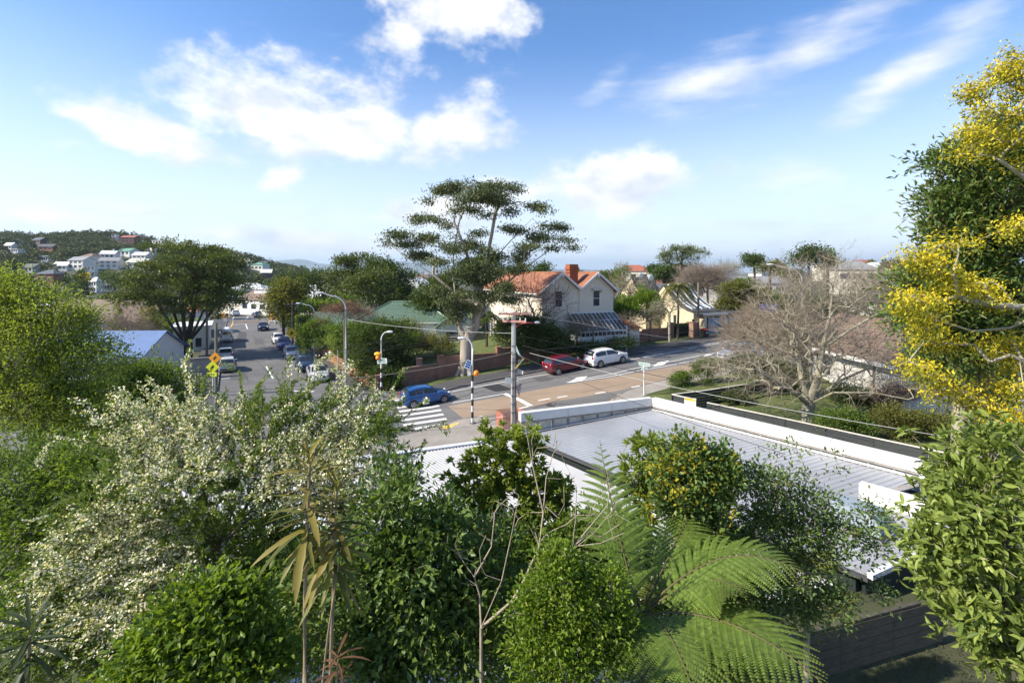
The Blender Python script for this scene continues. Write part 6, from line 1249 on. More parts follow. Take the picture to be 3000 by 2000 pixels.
for i, (a, b_, c, d_, Y) in enumerate(sky_r): far_tree(SKL[i], a, b_, c, d_, Y, [LM_dark, LM_mid, LM_olive][i % 3], group='trees on the skyline behind the houses')
for i, (a, b_, c, d_, Y) in enumerate([(1245, 830, 26, 18, 150), (1280, 845, 30, 20, 120), (1265, 862, 30, 22, 105), (1205, 880, 30, 30, 110)]): far_tree(['dark tree just left of the distant pale villa', 'dark tree in front of the distant white house', 'dark tree below the distant pale villa', 'dark tree left of the small distant cottage'][i], a, b_, c, d_, Y, LM_dark, group='trees left of the eucalyptus')
# trees round the far end of the side road
far_tree('broad dark tree on the left of the level crossing', 640, 900, 30, 40, 112, LM_dark); far_tree('dark tree behind the far grey garage', 690, 870, 40, 22, 150, LM_dark); far_tree('leafy tree beside the far white roofed house', 705, 878, 20, 14, 150, LM_mid); far_tree('small tree at the corner shop verandah', 766, 895, 16, 20, 125, LM_olive)
far_tree('dark bush under the broad tree at the roadside', 500, 950, 60, 40, 75, LM_mid); far_tree('dark tree in front of the brown tiled hall', 445, 960, 40, 50, 70, LM_olive); far_tree('dense dark tree right of the white stepped block', 345, 830, 55, 36, 170, LM_dark); far_tree('dark conifer left of the white stepped block', 232, 850, 26, 60, 150, LM_dark); far_tree('golden leaved tree below the slate roof', 243, 815, 18, 20, 155, LM_gold, n=16, per=30); far_tree('dark tree below the small white hill house', 315, 880, 50, 22, 130, LM_dark); far_tree('round tree behind the tiled hall', 130, 890, 60, 34, 120, LM_mid)
far_tree('dark tree left of the far street lamp', 625, 850, 36, 30, 160, LM_dark)
# dark grove right of the side road
def mid(label, Y, lb, mat, ntar=170, per=40, L=.34, W=.16, clump=.55, base=None, tr=.25, bark=m_barkd, name='garden_tree', group='trees right of the side road', **k):
    L_ = lobes(Y, *lb); c = np.mean([q[0] for q in L_], 0); b = base or (c[0], c[1], float(zg(c[0], c[1]))+.3); return tree(name, label, 'tree', b, L_, ntar, per, clump, L, W, mat, bark, tr, .02, group=group, **k)
mid('dense dark tree behind the yellow diamond sign', 88, [(905, 822, 56, 26), (850, 845, 64, 32), (920, 860, 70, 44), (965, 812, 28, 22), (985, 880, 50, 50)], LM_dark, 240)
mid('olive green cypress leaning over the far path', 80, [(840, 850, 42, 22), (800, 885, 44, 22), (860, 890, 44, 30), (820, 920, 40, 22)], LM_olive, 170)
mid('tall open crowned tree with gaps of sky left of the green roof', 82, [(1005, 775, 36, 20), (1060, 765, 44, 20), (990, 815, 36, 22), (1045, 810, 46, 20), (1010, 850, 50, 24), (1090, 790, 24, 24)], LM_pohu, 150, 42, clump=.5)
mid('big rounded dark tree behind the green roof', 78, [(1110, 790, 52, 34), (1160, 820, 52, 46), (1085, 850, 60, 50), (1175, 870, 50, 50), (1130, 865, 70, 50)], LM_dark, 300)
mid('pale stemmed tree with light green tips in front of the dark grove', 72, [(1060, 840, 50, 30), (1110, 820, 40, 26), (1130, 860, 40, 26)], LM_pohu, 120, 36, bark=m_barkp)
mid('dark shrub under the grove left of green roof', 70, [(1010, 900, 40, 26), (960, 905, 40, 24), (930, 910, 40, 30)], LM_mid, 110)
mid('dark conifer behind the eucalyptus trunk', 66, [(1270, 890, 50, 50), (1240, 920, 50, 40), (1300, 850, 40, 40)], LM_dark, 200)
mid('dark spiky conifer top beside the twin gable roof', 70, [(1420, 780, 50, 30), (1440, 810, 50, 30), (1390, 800, 36, 30)], LM_dark, 140)
mid('small conifer peeping over the orange roof', 85, [(1595, 790, 16, 14), (1590, 803, 22, 10)], LM_dark, 40)
# hedges and shrubs behind the corner wall
gs = 'shrubs behind the corner wall'
def shrub(label, Y, lb, mat, ntar, per=36, L=.15, W=.07, clump=.28, base=None, name='shrub', group=None, tr=.06, bark=m_bark, rt=.006, **k):
    L_ = lobes(Y, *lb); c = np.mean([q[0] for q in L_], 0); s_, t_ = st(c[0], c[1]); z = float(zgar(c[0], c[1])) if (t_ > 6 and -6 < s_ < 28) else float(zg(c[0], c[1])); b = base or (c[0], c[1], z); return tree(name, label, 'shrub', b, L_, ntar, per, clump, L, W, mat, bark, tr, rt, group=group, **k)
shrub('big dark evergreen shrub above the corner of the brick wall', 47, [(1120, 990, 80, 60), (1080, 1040, 70, 70), (1150, 1060, 60, 60), (1110, 1100, 60, 45)], LM_dark, 420, 44, .2, .09, group=gs)
shrub('tall mid green shrub left of the corner lamp top', 50, [(1060, 985, 60, 34), (1010, 985, 60, 36), (1040, 1030, 50, 50), (1180, 1010, 50, 36)], LM_mid, 330, 42, .2, .09, group=gs)
shrub('bronze green shrub in front of the green roof', 52, [(1195, 965, 36, 26), (1225, 1000, 40, 30), (1170, 1010, 40, 34)], LM_olive, 190, 36, .17, .05, group=gs)
shrub('feathery shrub left of the eucalyptus trunk', 51, [(1290, 1010, 36, 30), (1255, 1015, 36, 26), (1310, 1020, 30, 24)], LM_olive, 140, 34, .18, .05, group=gs)
shrub('ivy clump hanging over the corner brick wall', 44.2, [(1120, 1110, 36, 36), (1150, 1120, 30, 30), (1100, 1125, 24, 20)], LM_dark, 130, 36, .14, .09, clump=.2, group=gs)
shrub('yellow green shrub at the far end of the sunlit wall', 55, [(1000, 1020, 30, 40), (985, 1000, 30, 30)], LM_lime, 90, 34, .15, .06, group=gs)
shrub('leafy hedge above the side road path', 60, [(935, 965, 36, 36), (965, 1000, 40, 30), (900, 985, 26, 34)], LM_mid, 220, 38, .2, .09, group=gs)
shrub('pinkish brown twiggy hedge beyond the corner shrubs', 60, [(970, 915, 50, 22), (1020, 905, 50, 22), (1060, 925, 40, 18), (945, 950, 30, 18)], LM_brown, 260, 34, .2, .03, group=gs)
def clipped(label, c0, size, rz, mat, n, L, W):
    r = empty('clipped_hedge', c0, 0, label, 'hedge'); P = rng.uniform(-.5, .5, (n, 3)); ax = rng.integers(0, 3, n); sg = np.where(rng.random(n) < .5, -.5, .5); P[np.arange(n), ax] = sg*(.9+.1*rng.random(n)); N_ = np.zeros((n, 3)); N_[np.arange(n), ax] = np.sign(sg); P[:, 2] += .5
    P = P*size; c, s = math.cos(rz), math.sin(rz); rot = np.array([[c, -s, 0], [s, c, 0], [0, 0, 1]]); P = P@rot.T+np.array(c0); N_ = N_@rot.T
    leaves('foliage', r, P, unit(N_+rng.normal(size=P.shape)*.7), L, W, mat); core = MB().bx(-size[0]*.44, size[0]*.44, -size[1]*.44, size[1]*.44, -.2, size[2]*.94).build('stems', m_barkd, r); core.rotation_euler = (0, 0, rz)
clipped('tall clipped yellow green hedge beside the side road path', at(892, 1000, 70, .2), (2.0, 4.5, 4.4), R(30), LM_lime, 5200, .2, .11); clipped('square dark clipped hedge between wall and gate pillar', Wp(1997, 975, 61)+Vector((0, 0, -.9)), (3.4, 1.6, 2.0), DA, LM_dark, 3000, .14, .08)
shrub('green hedge at the far right path', 84, [(850, 930, 26, 30), (862, 960, 20, 24)], LM_mid, 120, 34, .25, .12, group=gs)
# front garden of the cream house
gg = 'plants in the cream house garden'
shrub('dense dark shrub behind the wall left of the parked cars', 49.5, [(1590, 985, 60, 42), (1545, 965, 40, 44), (1630, 1005, 50, 30), (1545, 1000, 50, 30)], LM_dark, 420, 44, .17, .08, group=gg)
shrub('dark shrub at the porch of the cream house', 54, [(1500, 965, 50, 34), (1470, 985, 30, 24)], LM_dark, 160, 40, .17, .08, group=gg)
shrub('low dark hedge under the glasshouse', 50.5, [(1740, 1016, 50, 9), (1820, 1004, 50, 9), (1700, 1022, 40, 9)], LM_dark, 220, 36, .14, .07, group=gg)
shrub('round bright green bush right of the glasshouse', 60, [(1835, 908, 40, 32), (1815, 925, 30, 24)], LM_bright, 170, 40, .2, .1, group=gg)
shrub('second round bright green bush beside yellow gable', 60, [(1895, 893, 42, 40), (1920, 915, 26, 26)], LM_bright, 190, 40, .2, .1, group=gg)
shrub('olive bush behind the twin gables', 75, [(1800, 835, 36, 22), (1785, 860, 30, 30)], LM_olive, 110, 36, .28, .12, group=gg)
shrub('leafy bush with yellowish leaves beyond the white block', 68, [(2150, 855, 46, 26), (2190, 885, 40, 36), (2130, 895, 44, 30), (2215, 870, 40, 30)], LM_olive, 300, 40, .24, .11)
shrub('dark green tree behind the swoop roof', 74, [(2180, 850, 40, 30), (2225, 900, 50, 30), (2260, 880, 40, 30)], LM_mid, 170, 40, .28, .13)
far_tree('dark conifer cluster right of the spreading pine', 2215, 768, 36, 28, 110, LM_dark, n=50); far_tree('pale green bushes below the dark conifer cluster', 2255, 790, 42, 18, 105, LM_olive, n=36); far_tree('broad dark tree above the bare tree tops', 2370, 750, 60, 26, 95, LM_dark, n=60); far_tree('dark tree shoulder right of the broad dark one', 2425, 765, 36, 24, 96, LM_mid, n=36); far_tree('round dark tree above the swoop roof', 1945, 805, 36, 20, 90, LM_dark, n=40)
for i, (a, b_, c, d_, Y) in enumerate([(2300, 900, 60, 40, 66), (2420, 930, 70, 50, 60), (2540, 900, 70, 50, 62), (2620, 930, 70, 60, 58), (2350, 970, 60, 30, 60)]): far_tree(['dark evergreen behind the low bare berm tree', 'dark evergreen behind the middle of the wide bare tree', 'dark evergreen behind the reddish bare crown', 'dark evergreen left of the golden tree boughs', 'low dark evergreen behind the blue street sign'][i], a, b_, c, d_, Y, LM_dark, group='evergreens behind the bare trees', n=60, per=44)
# spreading pine
tree('spreading_pine', 'flat topped spreading pine on the skyline above the swoop roof', 'tree', on(2010, 105, 4), lobes(105, (1985, 735, 44, 10), (2030, 740, 36, 9), (1955, 752, 26, 9), (2050, 760, 18, 8), (1985, 760, 34, 8), (1965, 775, 22, 7), (2030, 778, 26, 7), (1950, 768, 14, 6)), 84, 50, .5, .5, .09, LM_pohu, m_barkd, .35, .04, bf=.15, up=.12)
def palm_fern(label, px_, ptop, Y, zb, n=22, L=2.4, mat=LM_olive):
    b = Vector(on(px_, Y, zb)); top = Wp(px_, ptop, Y); r = empty('tree_fern', b, 0, label, 'tree fern'); h = top.z-b.z; MB().tube([(0, 0, -.3), (.1, 0, h*.5), (0, 0, h)], [.16, .13, .12], 8).build('trunk', m_barkd, r)
    for k in range(n):
        a = 2*math.pi*k/n+rng.uniform(-.2, .2); el = rng.uniform(.1, .9); pts = []; P, D = [], []
        for q in np.linspace(0, 1, 12): x = L*q; pts.append(Vector((math.cos(a)*x*.85, math.sin(a)*x*.85, h+el*x-.42*x*x)))
        fr = MB(); fr.tube(pts, [.02]*12, 4); fo = fr.build('frond', m_barkd, r)
        for i in range(1, 12):
            for s in (-1, 1):
                for j in range(3): P.append(np.array(pts[i])*(1-j/3)+np.array(pts[i-1])*(j/3)); D.append(np.array([-math.sin(a)*s, math.cos(a)*s, -.35])+np.array([math.cos(a), math.sin(a), 0])*.4)
        V, T, k_ = leaf_geo(np.array(P), np.array(D), .5, .09); o = bpy.data.objects.new('leaflets', np_mesh('leaflets', V, T, mat, np.repeat(rng.random(len(P)), k_))); col.objects.link(o); o.parent = fo; o['kind'] = 'stuff'
palm_fern('tree fern with drooping crown in front of the swoop roof', 1985, 838, 58, 3.2); palm_fern('dark tree fern beside the cream house wall', 1425, 925, 55, 2.4, 14, 1.8, LM_dark)
# ------------------------------------------------------------------ bare winter trees
m_lich = M('lichen_bark', (.26, .23, .16), .95, .35, 3, .4, 12, rgb2=(.36, .34, .25)); m_brnt = M('brown_twigs', (.28, .22, .155), .9, .2, 3); m_pinkt = M('pinkish_twigs', (.28, .23, .175), .9, .2, 3)
bare('bare_tree', 'bare branched tree in front of the cream house windows', Wp(1560, 985, 50.5)+Vector((0, 0, -.3)), lobes(50.5, (1560, 870, 70, 60), (1620, 880, 60, 50), (1510, 900, 50, 40), (1590, 930, 80, 30)), 420, .16, .012, m_barkr, 3, .5, .008)
for i, (px_, py_, Y, rx, ry, lb_) in enumerate([(1738, 1010, 52, 42, 16, 'small bare street tree before the glasshouse'), (1842, 1003, 55, 34, 24, 'small bare street tree beside the white post'), (1905, 985, 58, 36, 22, 'small bare street tree right of the sale board'), (1690, 1015, 51, 30, 18, 'small bare street tree above the dark red car')]):
    b = Wp(px_, py_, Y); b.z = float(zg(b.x, b.y)); bare('bare_street_tree', lb_, b, lobes(Y, (px_, py_-60, rx, ry), (px_-rx*.6, py_-48, rx*.6, ry*.7), (px_+rx*.6, py_-50, rx*.6, ry*.7)), 130, .09, .012, m_bark, 3, .45, .008, group='bare street trees')
bare('bare_tree', 'gnarled bare tree in front of the yellow gable wall', Wp(1962, 1000, 57)+Vector((0, 0, -.4)), lobes(57, (1960, 900, 46, 26), (1990, 890, 36, 24), (1930, 910, 26, 20)), 170, .15, .014, m_lich, 3, .45, .009)
bare('bare_tree', 'bare spreading tree before the dark roofed building', on(1835, 70, 3.3), lobes(68, (1845, 830, 50, 26), (1820, 850, 36, 26), (1880, 850, 40, 26)), 240, .2, .015, m_lich, 3, .6, .011)
bare('bare_tree', 'rounded bare brown tree behind the swoop roof', on(2080, 84, 3.8), lobes(84, (2040, 820, 50, 26), (2090, 815, 50, 26), (2065, 845, 60, 24)), 800, .2, .016, m_pinkt, 6, .9, .014)
bare('bare_tree', 'pale fan shaped bare tree on the skyline', on(2120, 120, 4.5), lobes(120, (2120, 790, 44, 18), (2150, 785, 30, 14)), 180, .2, .02, m_lich, 3, .9, .018)
bare('bare_tree', 'thin bare tree on the skyline right of twin gables', on(1822, 120, 4.5), lobes(120, (1815, 785, 12, 16), (1835, 790, 12, 14)), 50, .14, .02, m_brnt, 3, .8, .018)
bare('bare_tree', 'bare tree with reddish crown left of the golden tree', on(2600, 48), lobes(48, (2590, 830, 70, 40), (2650, 820, 60, 44), (2560, 880, 70, 40)), 500, .24, .012, m_lich, 5, .6, .009, twmat=m_brnt)
bare('bare_tree', 'low bare tree over the main road berm', on(2240, 40), lobes(40, (2230, 960, 80, 50), (2170, 990, 60, 40), (2280, 1000, 70, 40), (2330, 960, 60, 50)), 1200, .2, .011, m_lich, 5, .55, .008, twmat=m_brnt)
def big_bare():
    Y = 29.; b = Wp(2366, 1245, Y); b.z = float(zg(b.x, b.y)); w = lambda x, y, dy=0: tuple(Wp(x, y, Y+dy)); A = tuple(b-Vector((0, 0, .3))); S = w(2370, 1185)
    trunk = [[A, tuple(b+Vector((0, 0, .7))), S], [S, w(2350, 1120), w(2340, 1050, .5), w(2310, 960, 1)], [S, w(2395, 1110, -.5), w(2410, 1020, -.7), w(2430, 930, -1)], [S, w(2300, 1130, -1), w(2210, 1080, -1.5), w(2110, 1070, -2)], [S, w(2450, 1120, .6), w(2540, 1080, 1), w(2640, 1100, 1)], [S, w(2330, 1150, -2), w(2240, 1150, -2.5), w(2150, 1140, -3)], [S, w(2440, 1150, -1.5), w(2560, 1150, -2), w(2660, 1170, -2.5)], [w(2410, 1020, -.7), w(2500, 960, -1), w(2570, 920, -1)], [w(2340, 1050, .5), w(2240, 1000, 1), w(2150, 960, 1.4)], [w(2310, 960, 1), w(2300, 880, 1.3), w(2290, 800, 1.5)], [w(2430, 930, -1), w(2440, 850, -1), w(2450, 780, -1)], [S, w(2375, 1060, .5), w(2370, 940, .8), w(2375, 840, 1), w(2380, 770, 1)], [w(2410, 1020, -.7), w(2500, 900, .5), w(2540, 830, .8)]]
    bare('bare_tree', 'big lichen covered bare tree standing on the fenced lawn', b, lobes(Y, (2280, 880, 100, 90), (2370, 830, 100, 80), (2470, 850, 100, 90), (2560, 900, 80, 70), (2300, 960, 110, 80), (2420, 950, 110, 80), (2200, 1040, 110, 60), (2540, 1030, 110, 70), (2130, 1080, 60, 40), (2640, 1110, 60, 50), (2250, 1130, 90, 40), (2500, 1130, 110, 40), (2360, 1040, 120, 80), depth=2.6), 2500, .34, .009, m_lich, 3, .42, .006, bf=.14, trunk=trunk, jit=.2, up=.2, twmat=m_pinkt)
big_bare()
# ------------------------------------------------------------------ eucalyptus
def eucalypt():
    Y = 48.; b = Wp(1362, 1100, Y); b.z = float(zg(b.x, b.y)); w = lambda x, y, dy=0: tuple(Wp(x, y, Y+dy)); f = w(1366, 1000)
    r = empty('eucalyptus_tree', b, 0, 'huge pale trunked eucalyptus with umbrella crown beside the brick wall', 'tree')
    tr = [[tuple(b-Vector((0, 0, .4))), w(1364, 1050), f], [f, w(1348, 960), w(1338, 900, -.3), w(1322, 850, -.5), w(1270, 805, -.5), w(1200, 760, -1), w(1130, 705, -1)], [f, w(1392, 955), w(1402, 890), w(1412, 820), w(1425, 760, .5), w(1440, 690, .6), w(1452, 620, .6), w(1445, 560)], [w(1412, 820), w(1465, 740, 1), w(1510, 690, 1.5), w(1560, 640, 2), w(1585, 615, 2)], [w(1402, 890), w(1385, 800, -1), w(1360, 720, -1.2), w(1330, 650, -1), w(1310, 570, -1)], [w(1338, 900, -.3), w(1330, 830, 1), w(1328, 740, 1.5), w(1345, 650, 1), w(1380, 560, 1)], [w(1392, 955), w(1450, 860, 1), w(1530, 790, 2), w(1600, 740, 2.5), w(1650, 690, 2.5)], [w(1348, 960), w(1300, 900, 1.5), w(1270, 850, 2)]]
    el = [(1300, 560, 46, 16), (1380, 537, 28, 14), (1330, 548, 40, 14), (1440, 547, 56, 16), (1510, 552, 36, 18), (1265, 587, 30, 10), (1370, 580, 56, 16), (1430, 572, 56, 14), (1470, 592, 54, 10), (1350, 602, 24, 9), (1570, 605, 26, 9), (1592, 618, 18, 8), (1380, 615, 24, 9), (1330, 618, 18, 9), (1495, 622, 20, 9), (1420, 632, 22, 8), (1235, 642, 26, 12), (1280, 642, 32, 9), (1208, 655, 14, 8), (1310, 667, 26, 8), (1505, 672, 40, 13), (1400, 682, 24, 8), (1170, 690, 30, 17), (1132, 706, 24, 10), (1250, 697, 34, 16), (1200, 720, 42, 14), (1310, 690, 24, 11), (1320, 728, 50, 18), (1380, 715, 40, 14), (1425, 735, 34, 11), (1602, 665, 30, 13), (1640, 668, 22, 12), (1580, 697, 34, 14), (1652, 702, 24, 8), (1560, 722, 28, 11), (1625, 725, 24, 8), (1230, 752, 42, 14), (1285, 768, 36, 14), (1522, 735, 36, 13), (1512, 757, 46, 13), (1450, 752, 26, 13), (1678, 726, 14, 7), (1380, 775, 44, 20), (1340, 803, 44, 22), (1450, 800, 44, 20), (1522, 790, 36, 20), (1400, 822, 54, 24), (1350, 862, 44, 20), (1430, 872, 44, 20), (1310, 880, 30, 16), (1480, 842, 44, 24), (1495, 880, 34, 16), (1290, 850, 34, 22), (1360, 905, 40, 18), (1330, 930, 30, 20)]
    lb = [lobe(x, y, rx*.92, ry*.92, Y+rng.uniform(-2.6, 2.6), depth=max(.8, rx*Y/F*.9)) for x, y, rx, ry in el]
    tg, nv = sample(lb, 560, .25, top=.6); pos, par, tip = grow(tr, tg, .22, .9, .1, .1); rad = radii(pos, par, .58, .011)
    m_eb = M('eucalypt_bark', (.25, .21, .165), .9, .3, 1.2, .6, 8, rgb2=(.44, .385, .32), stretch=(3, 3, .35)); part('trunk', skeleton_mesh('trunk', pos, par, rad, m_eb, 10), r)
    fl = MB()
    for k in range(7): a = k*.9; fl.tube([(math.cos(a)*1.15, math.sin(a)*.9, -.15), (math.cos(a)*.75, math.sin(a)*.65, .12), (math.cos(a)*.5, math.sin(a)*.45, .9)], [.12, .22, .2], 8)
    fl.build('root_flare', m_eb, r, True)
    per = 62; P = np.repeat(tg, per, 0); off = rng.normal(size=P.shape)*[.48, .48, .21]; P = P+off; D = unit(rng.normal(size=P.shape)*.7+[0, 0, -.55]); ct = np.repeat(rng.random(len(tg)), per)
    leaves('crown', r, P, D, .30*(.7+.5*rng.random(len(P))), .11, LM_euc, np.clip(rng.random(len(P))*.65+ct*.35, 0, 1), upb=.4)
eucalypt()
def pohutukawa():
    Y = 62.; b = Wp(545, 1040, Y); b.z = 0.; w = lambda x, y, dy=0: tuple(Wp(x, y, Y+dy))
    lb = lobes(Y, (525, 748, 50, 28), (595, 752, 52, 28), (470, 795, 44, 30), (560, 795, 70, 32), (645, 785, 40, 34), (440, 840, 38, 26), (500, 850, 70, 34), (600, 850, 70, 36), (665, 835, 32, 32), (440, 890, 44, 22), (540, 905, 60, 24), (640, 890, 50, 26), (415, 875, 24, 18), (680, 800, 20, 24), depth=4.5)
    tr = [[tuple(b-Vector((0, 0, .4))), w(545, 1010)]]+[[w(545, 1010), w(545+dx*.35, 960, dy*.4), w(545+dx*.75, 890, dy), w(545+dx, 830, dy*1.5)] for dx, dy in ((-110, -1), (-60, 1.5), (-15, -2), (35, 1), (80, -1), (120, 1.5))]
    tree('broad_evergreen_tree', 'broad dome shaped dark evergreen with many trunks left of side road', 'tree', b, lb, 300, 120, .60, .26, .13, LM_pohu, m_barkd, .75, .02, trunk=tr, bf=.12, shell=.85, top=.75, up=.05, tv=.5, flat=.36, upb=1.4)
pohutukawa()
bare('bare_tree', 'brown bare bush beside the blue roof', on(375, 56, 0), lobes(56, (370, 960, 50, 50), (330, 980, 30, 40), (420, 985, 40, 36)), 520, .14, .012, m_brnt, 4, .7, .009)
shrub('slim yellow conifer behind the blue roof', 58, [(346, 920, 7, 26), (344, 945, 9, 24)], LM_lime, 50, 34, .14, .06, clump=.12)
# lawn and berm plants
shrub('small rounded shrub on the berm nearest the lane corner', 38, [(1990, 1118, 30, 20), (2005, 1105, 22, 16)], LM_mid, 110, 34, .1, .05, clump=.16, group='berm shrubs', tr=.05)
shrub('second taller berm shrub right of the small one', 38.5, [(2060, 1090, 36, 28), (2085, 1075, 30, 22)], LM_mid, 150, 34, .11, .05, clump=.18, group='berm shrubs', tr=.06)
shrub('dark bush under the bare tree by the fence', 35, [(2180, 1075, 60, 30), (2260, 1085, 60, 34), (2330, 1110, 40, 30)], LM_dark, 260, 36, .12, .06, group='lawn shrubs')
shrub('grey green bush inside the lawn fence corner', 33, [(2160, 1160, 36, 16), (2130, 1165, 22, 12)], LM_grey, 100, 32, .1, .04, clump=.14, group='lawn shrubs')
shrub('leafy bush at the foot of the big bare tree', 26, [(2440, 1240, 44, 26), (2490, 1225, 40, 26), (2520, 1250, 40, 22)], LM_mid, 190, 34, .1, .05, clump=.17, group='lawn shrubs')
shrub('wide olive shrub along the lawn bed', 26, [(2610, 1225, 60, 34), (2680, 1240, 60, 34), (2740, 1250, 44, 36), (2640, 1260, 60, 20)], LM_olive, 330, 36, .1, .04, clump=.18, group='lawn shrubs')
shrub('reddish brown bush against the white hall', 31, [(2640, 1150, 44, 22), (2600, 1165, 40, 14)], LM_brown, 120, 30, .1, .04, group='lawn shrubs')
shrub('dark low hedge along the white hall wall', 33, [(2480, 1155, 50, 18), (2540, 1170, 50, 16)], LM_dark, 160, 34, .12, .06, group='lawn shrubs')
tree('lawn_tree', 'tree with stout grey trunk at the right end of the slat fence', 'tree', on(2798, 21.5), lobes(21.5, (2790, 1090, 90, 60), (2850, 1040, 90, 70), (2740, 1030, 60, 50), (2900, 1110, 70, 50)), 260, 40, .3, .14, .055, LM_glossy, m_lich, .26, .01)
# ------------------------------------------------------------------ foreground garden below the window
gf = 'garden shrubs below the window'
def fg(name, label, Y, lb, mat, ntar, per, clump, L, W, base=None, tr=.05, group=gf, **k):
    L_ = lobes(Y, *lb); c = np.mean([q[0] for q in L_], 0); x, y = c[0], c[1]+.2; b = base or (x, y, float(zg(x, y))); return tree(name, label, 'shrub', b, L_, ntar, per, clump, L, W, mat, k.pop('bark', m_bark), tr, k.pop('rt', .004), group=group, **k)
fg('small_leaved_tree', 'light yellow green small leaved tree filling the left edge', 12., [(50, 900, 100, 70), (10, 840, 50, 50), (170, 970, 120, 100), (40, 1040, 160, 130), (230, 1080, 120, 110), (90, 1200, 190, 130), (250, 1230, 130, 110), (-40, 950, 100, 140)], LM_lime, 1800, 30, .16, .066, .027, tr=.16, rt=.006, shell=.55, tv=.5, tipb=.4)
fg('fine_leaved_tree', 'mid green fine leaved tree right behind the left edge tree', 14., [(370, 1130, 100, 60), (450, 1110, 70, 50), (300, 1190, 110, 80), (420, 1210, 110, 80), (330, 1280, 130, 80), (540, 1150, 50, 50)], LM_mid, 800, 26, .17, .09, .035, tr=.12, rt=.006, shell=.5)
fg('dark_hedge_shrub', 'dark shaded shrub at lower left under the small leaved tree', 9.5, [(60, 1400, 160, 110), (40, 1600, 160, 150), (200, 1450, 120, 100)], LM_mid, 520, 26, .14, .075, .03, tr=.1)
# white flowered shrub
def tagasaste():
    Y = 7.5; L_ = lobes(Y, (480, 1260, 200, 120, .6), (740, 1230, 200, 90, .8), (960, 1210, 160, 80, .8), (1110, 1250, 90, 70, .6), (600, 1430, 280, 150), (340, 1520, 200, 130), (820, 1400, 180, 110, .3), (200, 1680, 160, 110, -.5), (520, 1680, 170, 100, -.4), (1010, 1360, 130, 80, .3), (900, 1300, 200, 80, .5), (300, 1800, 160, 70, -.8), (1180, 1400, 70, 60, .4), depth=.75)
    b = on(640, 7.8); r = empty('white_flowered_shrub', b, 0, 'sprawling shrub covered in cream white blossom at lower left', 'shrub'); tg, nv = sample(L_, 4300, .0, top=.3)
    sh = [(560, 1015), (545, 1060), (850, 1045), (870, 1090), (935, 1055), (965, 1035), (975, 1095), (620, 1090), (660, 1075), (700, 1100), (790, 1090), (840, 1120), (1010, 1090), (1040, 1060), (1100, 1120), (1180, 1085), (1150, 1130), (560, 1110), (480, 1140), (430, 1120), (900, 1110), (760, 1120), (1240, 1180), (1290, 1240), (1310, 1270), (330, 1190), (240, 1280), (160, 1300), (100, 1380), (60, 1690), (30, 1730), (70, 1790), (180, 1880), (260, 1900), (380, 1860), (440, 1900), (500, 1850), (1250, 1290), (1230, 1330)]
    ex = np.concatenate([np.array([tuple(Wp(x+rng.normal()*8, y+rng.normal()*8, Y+.6+rng.uniform(-.3, .3))) for x, y in sh]) for _ in range(2)]); tg = np.concatenate([tg, ex])
    bb = np.array(b); tr = [[bb, bb+[0, 0, 2.2], np.array(Wp(640, 1600, 7.6))]]+[[np.array(Wp(640, 1600, 7.6)), np.array(Wp(640+dx*.5, 1480+dy*.3, 7.5)), np.array(Wp(640+dx, 1400+dy, 7.5+dd))] for dx, dy, dd in ((-220, 40, -.2), (-80, -60, .4), (120, -80, .5), (300, -60, .4), (-300, 170, -.4), (60, 60, -.3))]
    pos, par, tip = grow(tr, tg, .3, .16, .10, .16); rad = radii(pos, par, .045, .0028); part('branches', skeleton_mesh('branches', pos, par, rad, M('brown_stems', (.17, .13, .085), .9, .2, 5), 5), r)
    # every shoot: follow it back two or three nodes and set leaves and flowers along it
    P, D, fP, fD, tl = [], [], [], [], []
    fl_n = np.sin(pos[tip][:, 0]*2.1+1)+np.sin(pos[tip][:, 2]*3.0+pos[tip][:, 0])+rng.normal(size=len(tip))*.9
    for q, i in enumerate(tip):
        a = pos[i]; j = par[i]; j = j if j >= 0 else i; k = par[j] if par[j] >= 0 else j; c = pos[k]; ax = a-c; ln = np.linalg.norm(ax)
        if ln < 1e-3: continue
        if ln > .5: c = a-ax/ln*.5; ax = a-c; ln = .5
        n = int(16+ln*50); u = rng.random((n, 1)); p = c+ax*u; w = unit(rng.normal(size=(n, 3))); ax_ = ax/ln
        if fl_n[q] > -.1:
            m = int(n*.9); fP.append(p[:m]+w[:m]*.022*(1+rng.random((m, 1)))); fD.append(w[:m]); P.append(p[m//2:]+w[m//2:]*.01); D.append(w[m//2:]*.8+ax_*.9); tl.append(np.full(n-m//2, rng.random()))
        else: P.append(p+w*.01); D.append(w*.7+ax_*1.0); tl.append(np.full(n, rng.random()))
    P, D, tl = np.concatenate(P), np.concatenate(D), np.concatenate(tl); leaves('foliage', r, P, D, .062*(.7+.5*rng.random(len(P))), .021, LM_mid, np.clip(tl*.4+rng.random(len(P))*.6, 0, 1)); fP, fD = np.concatenate(fP), np.concatenate(fD)
    leaves('blossom', r, fP, unit(fD+[0, 0, .3]), .039*(.6+.7*rng.random(len(fP))), .032, LM_flower, fold=.15)
tagasaste()
fg('bright_green_shrub', 'bright green leafy shrub at the bottom left centre', 5.6, [(640, 1730, 50, 60), (560, 1810, 80, 60), (690, 1820, 70, 80), (470, 1890, 100, 60), (600, 1920, 120, 80), (760, 1930, 80, 90), (400, 1990, 110, 50), (735, 1750, 40, 50), (540, 1740, 36, 30)], LM_bright, 640, 20, .10, .080, .04, shell=.2, second=(LM_mid, .5))
